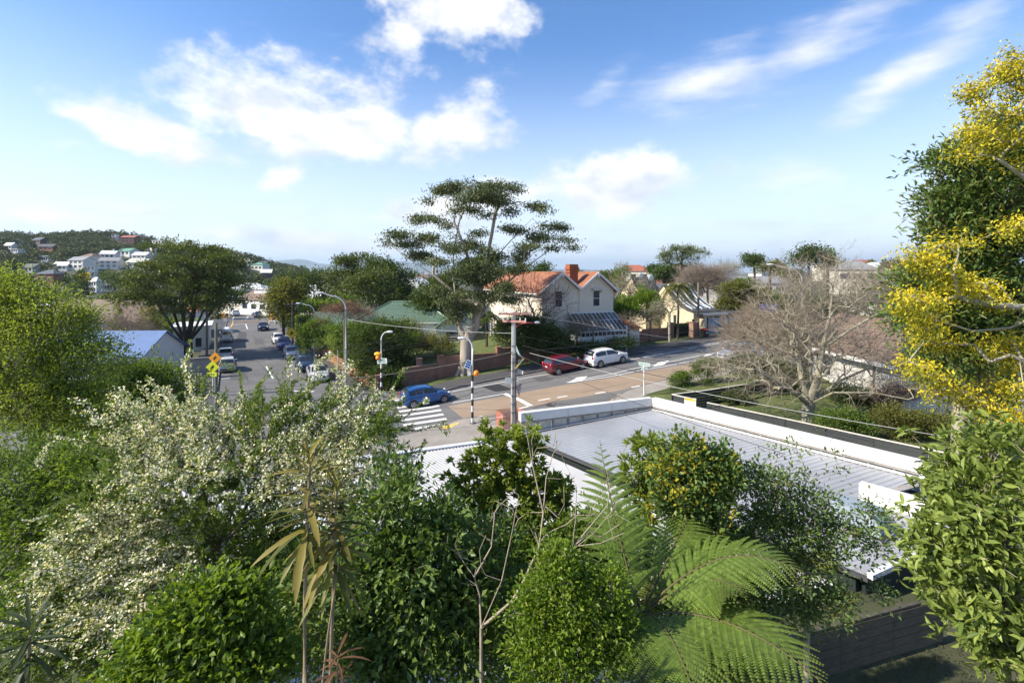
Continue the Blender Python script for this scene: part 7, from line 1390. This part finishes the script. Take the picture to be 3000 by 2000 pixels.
fg('dark_leaved_shrub', 'dark glossy leaved shrub in the shade at bottom centre', 6.6, [(1130, 1500, 110, 120), (1180, 1640, 150, 130), (1060, 1680, 140, 120), (1280, 1560, 120, 100), (1240, 1780, 190, 130), (1080, 1840, 170, 130), (1330, 1900, 200, 110), (1150, 1960, 200, 70), (900, 1750, 100, 150, .5), (1420, 1680, 130, 120, .3)], LM_glossy, 1000, 18, .12, .10, .042, shell=.2, second=(LM_mid, .4))
fg('rosette_leaved_shrub', 'tall shrub with yellow green leaf rosettes before the low roof', 8.6, [(1490, 1300, 90, 50), (1440, 1370, 90, 60), (1540, 1380, 80, 70), (1410, 1450, 120, 70), (1520, 1460, 120, 80), (1600, 1450, 70, 60), (1440, 1560, 130, 70), (1590, 1540, 90, 70)], lm('leaf_rosette', (.10, .16, .02), (.34, .40, .06)), 780, 18, .06, .10, .036, rosette=True, shell=.6, second=(LM_lime, .35), upb=1.2)
fg('yellow_tipped_shrub', 'small yellow green shrub top against the grey ribbed roof', 9.0, [(1905, 1325, 56, 46), (1870, 1390, 50, 44), (1930, 1380, 50, 44), (1900, 1470, 60, 50)], LM_lime, 210, 18, .05, .12, .03, rosette=True, shell=.5)
fg('autumn_leaved_shrub', 'camellia like shrub with scattered yellow and orange leaves', 8.0, [(2010, 1390, 100, 80), (2080, 1460, 90, 80), (1990, 1480, 90, 80), (2110, 1390, 70, 60), (2020, 1310, 36, 40), (2060, 1550, 80, 60), (2150, 1590, 50, 30)], LM_glossy, 520, 22, .09, .075, .042, shell=.45, second=(LM_yel, .2, 'yellow_leaves'), extra_targets=[Wp(2005, 1270, 8), Wp(1990, 1290, 8), Wp(2105, 1300, 8)])
fg('open_citrus_shrub', 'open twiggy shrub with small leaves over the roof on the right', 8.2, [(2240, 1420, 90, 70), (2330, 1480, 110, 70), (2430, 1550, 110, 50), (2290, 1560, 130, 70), (2220, 1510, 80, 70), (2540, 1520, 60, 40), (2380, 1640, 130, 70), (2270, 1680, 130, 80), (2440, 1760, 110, 50), (2330, 1790, 110, 70), (2200, 1780, 100, 90), (2560, 1600, 60, 40), (2580, 1740, 60, 24)], LM_glossy, 720, 20, .10, .062, .03, shell=.15, second=(LM_olive, .15), bark=m_barkp, extra_targets=[Wp(2325, 1300, 8.4), Wp(2340, 1330, 8.4), Wp(2360, 1390, 8.3), Wp(2440, 1330, 8.4), Wp(2450, 1380, 8.4), Wp(2390, 1400, 8.4), Wp(2250, 1330, 8.4), Wp(2640, 1500, 8.1), Wp(2620, 1560, 8)])
fg('rounded_bright_shrub', 'dense rounded bright green shrub at bottom centre right', 5.6, [(1640, 1700, 90, 90), (1730, 1770, 100, 100), (1620, 1810, 110, 100), (1720, 1870, 110, 100), (1600, 1900, 110, 90), (1680, 1940, 150, 80), (1555, 1770, 46, 60), (1795, 1705, 40, 50), (1640, 1630, 50, 40), (1830, 1850, 50, 80)], LM_bright, 900, 24, .065, .050, .022, shell=.45, second=(LM_lime, .2))
fg('shadow_shrub', 'dark leafy undergrowth behind the fern crown', 8.6, [(1780, 1650, 100, 90), (1900, 1650, 90, 80), (2050, 1700, 110, 80), (2150, 1780, 120, 90), (1960, 1800, 130, 90), (2100, 1900, 140, 90), (1850, 1900, 140, 100), (1980, 1980, 160, 60), (2200, 1960, 120, 60), (1800, 1760, 90, 80)], LM_mid, 700, 20, .14, .09, .04, shell=.2)
fg('undergrowth_shrub', 'dark undergrowth filling the bottom left corner', 6.8, [(150, 1850, 200, 110), (350, 1930, 200, 90), (60, 1960, 150, 90), (760, 1700, 120, 100, .8)], LM_mid, 460, 20, .13, .07, .028, shell=.2)
fg('leafy_thicket', 'mid green thicket filling behind the lancewoods', 8.8, [(780, 1560, 110, 90), (700, 1680, 130, 100), (850, 1660, 120, 100), (900, 1800, 150, 120), (760, 1820, 150, 120), (620, 1580, 100, 80), (1000, 1500, 90, 70), (960, 1900, 200, 90)], LM_mid, 850, 22, .14, .085, .036, shell=.2, second=(LM_bright, .12))
fg('vine_thicket', 'tangled green thicket between the magnolia and rounded shrub', 8.0, [(1400, 1640, 120, 90), (1530, 1620, 110, 90), (1480, 1760, 130, 110), (1350, 1780, 110, 100), (1680, 1580, 100, 70), (1500, 1900, 160, 110), (1800, 1560, 80, 70)], LM_mid, 760, 22, .13, .085, .036, shell=.2, second=(LM_bright, .2))
fg('left_thicket', 'green thicket under the blossom at far left', 9.2, [(150, 1560, 180, 120), (320, 1640, 170, 120), (480, 1600, 160, 110), (120, 1760, 180, 130), (400, 1800, 200, 130), (560, 1780, 150, 110), (260, 1380, 150, 100)], LM_mid, 1000, 22, .15, .085, .032, shell=.2, second=(LM_bright, .1))
# ------------------------------------------------------------------ tree fern with big fronds
def fern():
    Y0 = 6.2; C = np.array(Wp(1880, 1800, Y0)); b = (C[0], C[1], float(zg(C[0], C[1]))); r = empty('silver_tree_fern', b, 0, 'tree fern with huge arching green fronds at bottom right of centre', 'tree fern'); h = C[2]-b[2]
    MB().tube([(0, 0, -.3), (.06, 0, h*.5), (0, 0, h)], [.14, .11, .1], 10).build('trunk', m_barkd, r)
    def frond(ctrl, tip, Lp, np_=20):
        c, t = np.array(Wp(*ctrl)), np.array(Wp(*tip)); us = np.linspace(0, 1, 40)[:, None]; R_ = (1-us)**2*C+2*us*(1-us)*c+us*us*t; T_ = unit(np.gradient(R_, axis=0)); S = unit(np.cross(T_, [0, 0, 1.])); N_ = np.cross(S, T_)
        P, D, Lf, Wf, Nn = [], [], [], [], []; ra = [(R_, np.linspace(.017, .004, 40))]
        for sg in (-1, 1):
            for k in range(np_):
                u = .13+.86*(k+.5*(sg > 0))/np_; i = min(int(u*39), 38); f = u*39-i; p0 = R_[i]*(1-f)+R_[i+1]*f; tt, ss, nn = T_[i], S[i], N_[i]
                v = (u-.13)/.87; ln = Lp*min(1, (v/.28+.12)**.6)*max(0., 1-max(0, (v-.35)/.65)**1.5); ln = max(ln, .05)*(.93+.14*rng.random())
                fw = .35+.5*v; d0 = unit((ss*sg*1.0+tt*fw+nn*.15)[None])[0]; m = max(6, int(ln/.024)); w_ = np.linspace(0, 1, m)[:, None]
                cur = p0+d0*w_*ln+np.array([0, 0, -1.])*(w_**2)*ln*(.30+.1*rng.random())+tt*(w_**2)*ln*.12; dd = unit(np.gradient(cur, axis=0)); sd = unit(np.cross(dd, nn)); ra.append((cur, np.full(m, .0028)))
                pl = np.clip(.11*ln+.010, .016, .078)*np.sqrt(np.clip(1.02-w_, 0.02, 1))*np.clip(w_*6+.4, 0, 1)
                for s2 in (-1, 1): P.append(cur); D.append(unit(sd*s2+dd*.42-nn*.10)); Lf.append(pl[:, 0]); Wf.append(np.full(m, ln/m*1.12)); Nn.append(np.tile(nn, (m, 1)))
        P, D, Lf, Wf, Nn = (np.concatenate(x) for x in (P, D, Lf, Wf, Nn)); nn = unit(Nn-(Nn*D).sum(1, keepdims=True)*D+rng.normal(size=Nn.shape)*.06); sd = np.cross(D, nn)
        V = np.stack([P-sd*Wf[:, None]*.45, P+sd*Wf[:, None]*.45, P+D*Lf[:, None]*.7+sd*Wf[:, None]*.34-nn*Lf[:, None]*.05, P+D*Lf[:, None]-nn*Lf[:, None]*.14, P+D*Lf[:, None]*.7-sd*Wf[:, None]*.34-nn*Lf[:, None]*.05], 1); T = (np.arange(len(P))[:, None]*5+np.array([[0, 1, 2, 3, 4]])); ti = np.clip(rng.normal(.55, .16, len(P)), 0, 1)
        fo = part('frond', np_mesh('frond', V.reshape(-1, 3), T, LM_fern, np.repeat(ti, 5)), r)
        P0 = np.concatenate([a[:-1] for a, _ in ra]); P1 = np.concatenate([a[1:] for a, _ in ra]); R0 = np.concatenate([q[:-1] for _, q in ra]); R1 = np.concatenate([q[1:] for _, q in ra]); V, T = tube_np(P0, P1, R0, R1, 3)
        ro = bpy.data.objects.new('rachis', np_mesh('rachis', V, T, M('fern_rachis', (.10, .085, .03), .7))); col.objects.link(ro); ro.parent = fo
    for ctrl, tip, Lp in (((1800, 1560, 6.5), (1757, 1290, 7.9), .60), ((1990, 1560, 6.9), (2030, 1490, 8.0), .62), ((2110, 1540, 6.6), (2360, 1680, 5.9), .72), ((2150, 1760, 5.6), (2420, 2010, 4.6), .74), ((1960, 1790, 5.6), (2050, 2080, 4.6), .72), ((2080, 1640, 6.4), (2180, 1740, 5.6), .66), ((1760, 1760, 6.6), (1690, 1900, 6.6), .5), ((1850, 1700, 5.8), (1830, 1640, 6.9), .5), ((2060, 1600, 7.0), (2130, 1540, 7.9), .6), ((1900, 1700, 7.2), (1930, 1660, 8.4), .5)): frond(ctrl, tip, Lp)
fern()
# ------------------------------------------------------------------ lancewoods: each strap leaf its own piece
def strap_leaf(mat, L=.42, W=.036, bend=.5, n=7, serr=True):
    V = []
    for i in range(n+1):
        u = i/n; x = L*u; z = -bend*L*u*u*.5; w = W/2*(.35+1.0*math.sin(math.pi*min(u*1.02, 1))**.6)*(1+(.18 if (i % 2 and serr) else -.05)); w = w if i < n else .002
        V += [(x, -w, z+.15*w), (x, 0, z-.15*w), (x, w, z+.15*w)]
    T = [(3*i+j, 3*i+j+1, 3*i+j+4, 3*i+j+3) for i in range(n) for j in range(2)]
    return np_mesh('leaf', np.array(V), np.array(T), mat, np.full(len(V), rng.random()), smooth=True)
def lancewood(label, stems, mats, group='lancewoods'):
    base = Vector(on(stems[0][0][0][0], stems[0][0][0][2])); r = empty('lancewood', base, 0, label, 'sapling', group); ms = [strap_leaf(m, L_, .024+.006*(k % 3), bd) for m in mats for k, (L_, bd) in enumerate(((.40, .25), (.34, .6), (.44, .8), (.30, .1)))]
    m_stem = M('lancewood_stem', (.20, .15, .095), .9, .3, 8, .4, 30, rgb2=(.30, .235, .155), stretch=(3, 3, .6))
    for line, whorls, rad in stems:
        pts = [Wp(*p)-base for p in line]; pts = [Vector((pts[0].x, pts[0].y, -.2))]+pts; MB().tube(pts, list(np.linspace(rad, rad*.45, len(pts))), 9).build('stem', m_stem, r, True)
        for (x, y, Y, n, e0, e1, sc) in whorls:
            p = Wp(x, y, Y)-base
            for k in range(n):
                a = 2*math.pi*(k/n)+rng.uniform(-.35, .35); el = rng.uniform(e0, e1); q = p+Vector((0, 0, rng.uniform(-.05, .05))); inst('leaf', ms[int(rng.integers(len(ms)))], r, q, rot=(rng.uniform(-.3, .3), -el, a), scale=(sc*rng.uniform(.8, 1.15),)*3)
lancewood('pair of tall thin stemmed lancewoods with long bronze leaves in front centre left', [
    ([(893, 2000, 4.0), (893, 1800, 4.0), (897, 1600, 4.0), (905, 1430, 4.0), (908, 1350, 4.0)], [(908, 1345, 4, 12, .5, 1.25, .55), (907, 1385, 4, 14, .1, .6, .7), (905, 1440, 4, 13, -.1, .3, .75), (902, 1500, 4, 15, -.3, .3, .9), (899, 1555, 4, 16, -.65, .1, 1.0)], .021),
    ([(968, 2000, 4.15), (972, 1850, 4.15), (978, 1700, 4.15), (982, 1550, 4.15), (986, 1430, 4.15)], [(986, 1425, 4.15, 12, .3, 1.1, .65), (984, 1470, 4.15, 14, -.1, .5, .8), (982, 1540, 4.15, 14, -.3, .3, .9), (979, 1600, 4.15, 13, -.5, .2, .95), (976, 1660, 4.15, 12, -.8, .0, 1.0)], .019),
    ([(945, 2000, 4.1), (962, 1850, 4.1), (985, 1700, 4.1), (1000, 1600, 4.1)], [(1000, 1590, 4.1, 8, -.2, .7, .8)], .012)], [LM_bronze, LM_olive])
lancewood('low red stalked lancewood seedling at the bottom edge', [([(985, 2010, 3.9), (990, 1930, 3.9)], [(990, 1925, 3.9, 7, .0, .5, .5), (988, 1965, 3.9, 7, -.2, .3, .6)], .01)], [lm('leaf_redbrown', (.09, .05, .025), (.24, .13, .07), .5)])
lancewood('grey green strap leaved plant in the bottom left corner', [([(80, 2010, 4.4), (85, 1900, 4.4), (88, 1860, 4.4)], [(88, 1850, 4.4, 11, .3, 1.2, .9), (86, 1880, 4.4, 13, -.3, .5, 1.05), (84, 1920, 4.4, 11, -.8, .0, 1.05)], .02)], [LM_grey])
# bare magnolia twigs
def magnolia():
    Y = 6.0; w = lambda x, y, dy=0: tuple(Wp(x, y, Y+dy)); base = Vector(on(1410, 6.1)); r = empty('bare_magnolia', base, 0, 'leafless magnolia with pale curving branches and buds at centre', 'shrub'); S = w(1410, 1838)
    tr = [[tuple(base-Vector((0, 0, .2))), tuple(base+Vector((0, 0, 2.5))), S], [S, w(1500, 1760), w(1540, 1690), w(1580, 1600), w(1592, 1500), w(1600, 1400, .2), w(1620, 1330, .3), w(1645, 1290, .3)], [w(1500, 1760), w(1570, 1710, -.1), w(1680, 1600, -.2), w(1780, 1480, -.2), w(1790, 1400, -.2)], [w(1540, 1690), w(1640, 1640, -.3), w(1740, 1560, -.3), w(1790, 1500, -.3)], [S, w(1405, 1740, .2), w(1390, 1690, .2), w(1440, 1600, .2), w(1450, 1500, .2)], [w(1390, 1690, .2), w(1340, 1620, .3), w(1300, 1590, .3)], [w(1592, 1500), w(1560, 1360, .1), w(1540, 1250, .1), w(1545, 1230, .1)], [S, w(1470, 1700, -.3), w(1500, 1560, -.4), w(1520, 1450, -.4)], [w(1680, 1600, -.2), w(1760, 1590, -.4), w(1830, 1560, -.5)]]
    tg = np.array([w(x+rng.normal()*12, y+rng.normal()*12, rng.uniform(-.4, .4)) for x, y in [(1640, 1290), (1610, 1310), (1665, 1350), (1580, 1330), (1540, 1240), (1570, 1250), (1790, 1390), (1770, 1420), (1700, 1440), (1720, 1490), (1660, 1420), (1800, 1480), (1740, 1500), (1830, 1540), (1810, 1590), (1450, 1480), (1430, 1520), (1480, 1520), (1510, 1440), (1530, 1500), (1300, 1590), (1330, 1560), (1370, 1620), (1400, 1580), (1640, 1520), (1690, 1540), (1560, 1560), (1620, 1600), (1350, 1690), (1420, 1660)] for _ in range(2)])
    pos, par, tip = grow(tr, tg, .3, .15, .14, .15); rad = radii(pos, par, .022, .0038); part('branches', skeleton_mesh('branches', pos, par, rad, m_barkp, 6), r)
    tp = pos[tip]; V, T, k = leaf_geo(tp, unit(tp-pos[par[tip]])+[0, 0, .3], .05, .02); part('buds', np_mesh('buds', V, T, LM_bronze, np.repeat(rng.random(len(tp)), k)), r, 'stuff')
magnolia()
# ------------------------------------------------------------------ right edge
fg('dark_glossy_tree', 'tall dark glossy leaved tree at the right edge', 12.5, [(2870, 480, 110, 80), (2780, 480, 76, 46), (2745, 610, 60, 50), (2960, 580, 130, 120), (2840, 590, 90, 60), (2960, 740, 130, 110), (2780, 700, 70, 60), (2870, 690, 100, 80), (2960, 900, 120, 110), (2700, 840, 80, 50), (2830, 820, 100, 80), (2760, 900, 80, 70), (2980, 420, 80, 90), (2680, 940, 60, 50), (2860, 980, 120, 80), (2800, 1060, 90, 60)], LM_glossy, 1250, 26, .2, .15, .048, base=on(2960, 12.6), tr=.22, rt=.008, shell=.5, group=None, second=(LM_olive, .12))
GL = [(2990, 170, 34, 70), (2960, 270, 80, 42), (2890, 290, 50, 30), (2870, 350, 56, 34), (2960, 380, 90, 44), (2840, 420, 46, 32), (2910, 440, 60, 34), (2980, 480, 50, 30), (2730, 760, 54, 28), (2690, 800, 50, 34), (2760, 820, 80, 30), (2830, 845, 80, 26), (2660, 880, 44, 30), (2700, 920, 60, 44), (2740, 960, 44, 50), (2900, 880, 50, 24), (2850, 1010, 56, 22), (2930, 1030, 60, 28), (2700, 1080, 36, 24), (2740, 1110, 30, 26), (2780, 1150, 44, 30), (2880, 1180, 80, 34), (2960, 1120, 60, 36), (2960, 1220, 70, 30), (2820, 700, 50, 24), (2750, 870, 50, 30), (2985, 640, 30, 30)]
def golden():
    Y = 10.5; L_ = [lobe(x+rng.uniform(-.9, .9)*rx, y+rng.uniform(-1.2, 1.2)*ry, rx*rng.uniform(.3, .55), ry*rng.uniform(.4, .8), Y+rng.uniform(-.6, .6), .4) for x, y, rx, ry in GL for _ in range(3)]; b = Vector(on(3120, 10.8)); r = empty('golden_tree', b, 0, 'bright golden yellow foliaged tree reaching in from the right edge', 'tree'); tg, nv = sample(L_, 520, .1, top=.7)
    w = lambda x, y, d=0: np.array(Wp(x, y, Y+d)); bb = np.array(b)
    tr = [[bb-[0, 0, .3], bb+[0, 0, 3], w(3110, 1250), w(3090, 900), w(3080, 600), w(3050, 350)], [w(3090, 900), w(2990, 900, -.2), w(2920, 895, -.3), w(2830, 880, -.4)], [w(3110, 1250), w(3000, 1060, -.3), w(2960, 1040, -.3), w(2900, 1060, -.3)], [w(3080, 600), w(3000, 520), w(2930, 470)], [w(3090, 900), w(2960, 960, .3), w(2850, 970, .3), w(2750, 940, .3)], [w(3110, 1250), w(2980, 1220), w(2880, 1190)]]
    pos, par, tip = grow(tr, tg, .2, .3, .1, .06); part('trunk', skeleton_mesh('trunk', pos, par, radii(pos, par, .17, .005), m_lich, 6), r)
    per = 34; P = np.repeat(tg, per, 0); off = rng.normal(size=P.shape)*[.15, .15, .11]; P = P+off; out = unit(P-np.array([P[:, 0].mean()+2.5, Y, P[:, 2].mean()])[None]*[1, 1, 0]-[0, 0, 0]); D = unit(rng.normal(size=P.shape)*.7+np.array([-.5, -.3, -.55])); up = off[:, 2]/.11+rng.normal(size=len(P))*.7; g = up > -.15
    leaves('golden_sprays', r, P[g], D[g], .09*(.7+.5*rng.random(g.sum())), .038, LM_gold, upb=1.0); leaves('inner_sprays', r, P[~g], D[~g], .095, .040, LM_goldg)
golden()
def broad_shrub():
    Y = 4.7; L_ = lobes(Y, (2880, 1420, 130, 90), (2820, 1560, 90, 110), (2930, 1600, 130, 150), (2850, 1740, 100, 110), (2960, 1780, 110, 120), (2960, 1330, 100, 90), (2980, 1900, 60, 60), (2790, 1480, 50, 50), (2760, 1620, 40, 50), (2960, 1930, 110, 80), (2860, 1860, 70, 60), (2790, 1740, 50, 60), depth=.55); b = Vector(on(2960, 4.8)); r = empty('broad_leaved_shrub', b, 0, 'large leaved fresh green shrub at the lower right edge', 'shrub'); tg, nv = sample(L_, 640, .35, top=.5); bb = np.array(b)
    pos, par, tip = grow([[bb-[0, 0, .2], bb*.5+np.array(Wp(2950, 1900, Y))*.5, np.array(Wp(2940, 1800, Y))]], tg, .3, .2, .12, .08); part('branches', skeleton_mesh('branches', pos, par, radii(pos, par, .05, .003), m_barkp, 6), r)
    per = 10; P = np.repeat(tg, per, 0); N_ = np.repeat(nv, per, 0); P = P+rng.normal(size=P.shape)*.045; D = unit(rng.normal(size=P.shape)*.75+N_*.6+[-.25, -.25, .35]); k = np.argsort(P[:, 1]-.4*np.abs(P[:, 0]-1.95*P[:, 1]/4.7)); near, rest = k[:300], k[300:]
    mat = lm('leaf_broad', (.09, .14, .025), (.33, .40, .10), .4, .35); leaves('foliage', r, P[rest], D[rest], .125*(.7+.5*rng.random(len(rest))), .044, mat, six=True, droop=.12)
    ms = []
    for q in range(6): V, T, kk = leaf_geo(np.zeros((1, 3)), np.array([[1., 0, 0]]), .13*(.8+.1*q), .044, six=True, droop=.1+.05*(q % 3), upb=20.); ms.append(np_mesh('leaf', V, T, mat, np.full(kk, .15+.14*q)))
    for i in near:
        d = Vector(D[i]); up = Vector((rng.normal()*.4, rng.normal()*.4, 1)); s = up.cross(d).normalized(); n_ = d.cross(s); o = inst('leaf', ms[int(rng.integers(6))], r); o.matrix_basis = Matrix.Translation(Vector(P[i])-b) @ Matrix((d, s, n_)).transposed().to_4x4()
broad_shrub()
# litter and grass on the bank at lower right
def bank_litter():
    n = 5200; x = rng.uniform(4.2, 13, n); y = rng.uniform(7.5, 12.0, n); z = np.array(zg(x, y))-.12; P = np.stack([x, y, z], 1); D = unit(rng.normal(size=(n, 3))*[1, 1, .35]+[0, 0, .25]); V, T, k = leaf_geo(P, D, .10, .022); o = add_mesh('bank_grass', np_mesh('bank_grass', V, T, lm('leaf_litter', (.05, .035, .02), (.09, .11, .03), .8, .2), np.repeat(rng.random(n), k))); tag(o, 'rough grass and leaf litter on the shaded bank', 'grass', kind='stuff')
bank_litter()
# ------------------------------------------------------------------ air
def haze():
    o = MB().bx(-20000, 20000, -150, 20000, -7.5, 420).build('haze', M('haze_unused', (.5, .5, .5)), None); o.data.materials.clear()
    m = bpy.data.materials.new('haze_air'); m.use_nodes = True; nt = m.node_tree; nt.nodes.clear(); v = nt.nodes.new('ShaderNodeVolumePrincipled'); v.inputs['Density'].default_value = 1.0e-4; v.inputs['Color'].default_value = (.62, .80, 1, 1); v.inputs['Anisotropy'].default_value = .2
    out = nt.nodes.new('ShaderNodeOutputMaterial'); nt.links.new(v.outputs[0], out.inputs['Volume']); o.data.materials.append(m); tag(o, 'thin blue air between here and the far mountains', 'haze', kind='stuff')
haze()
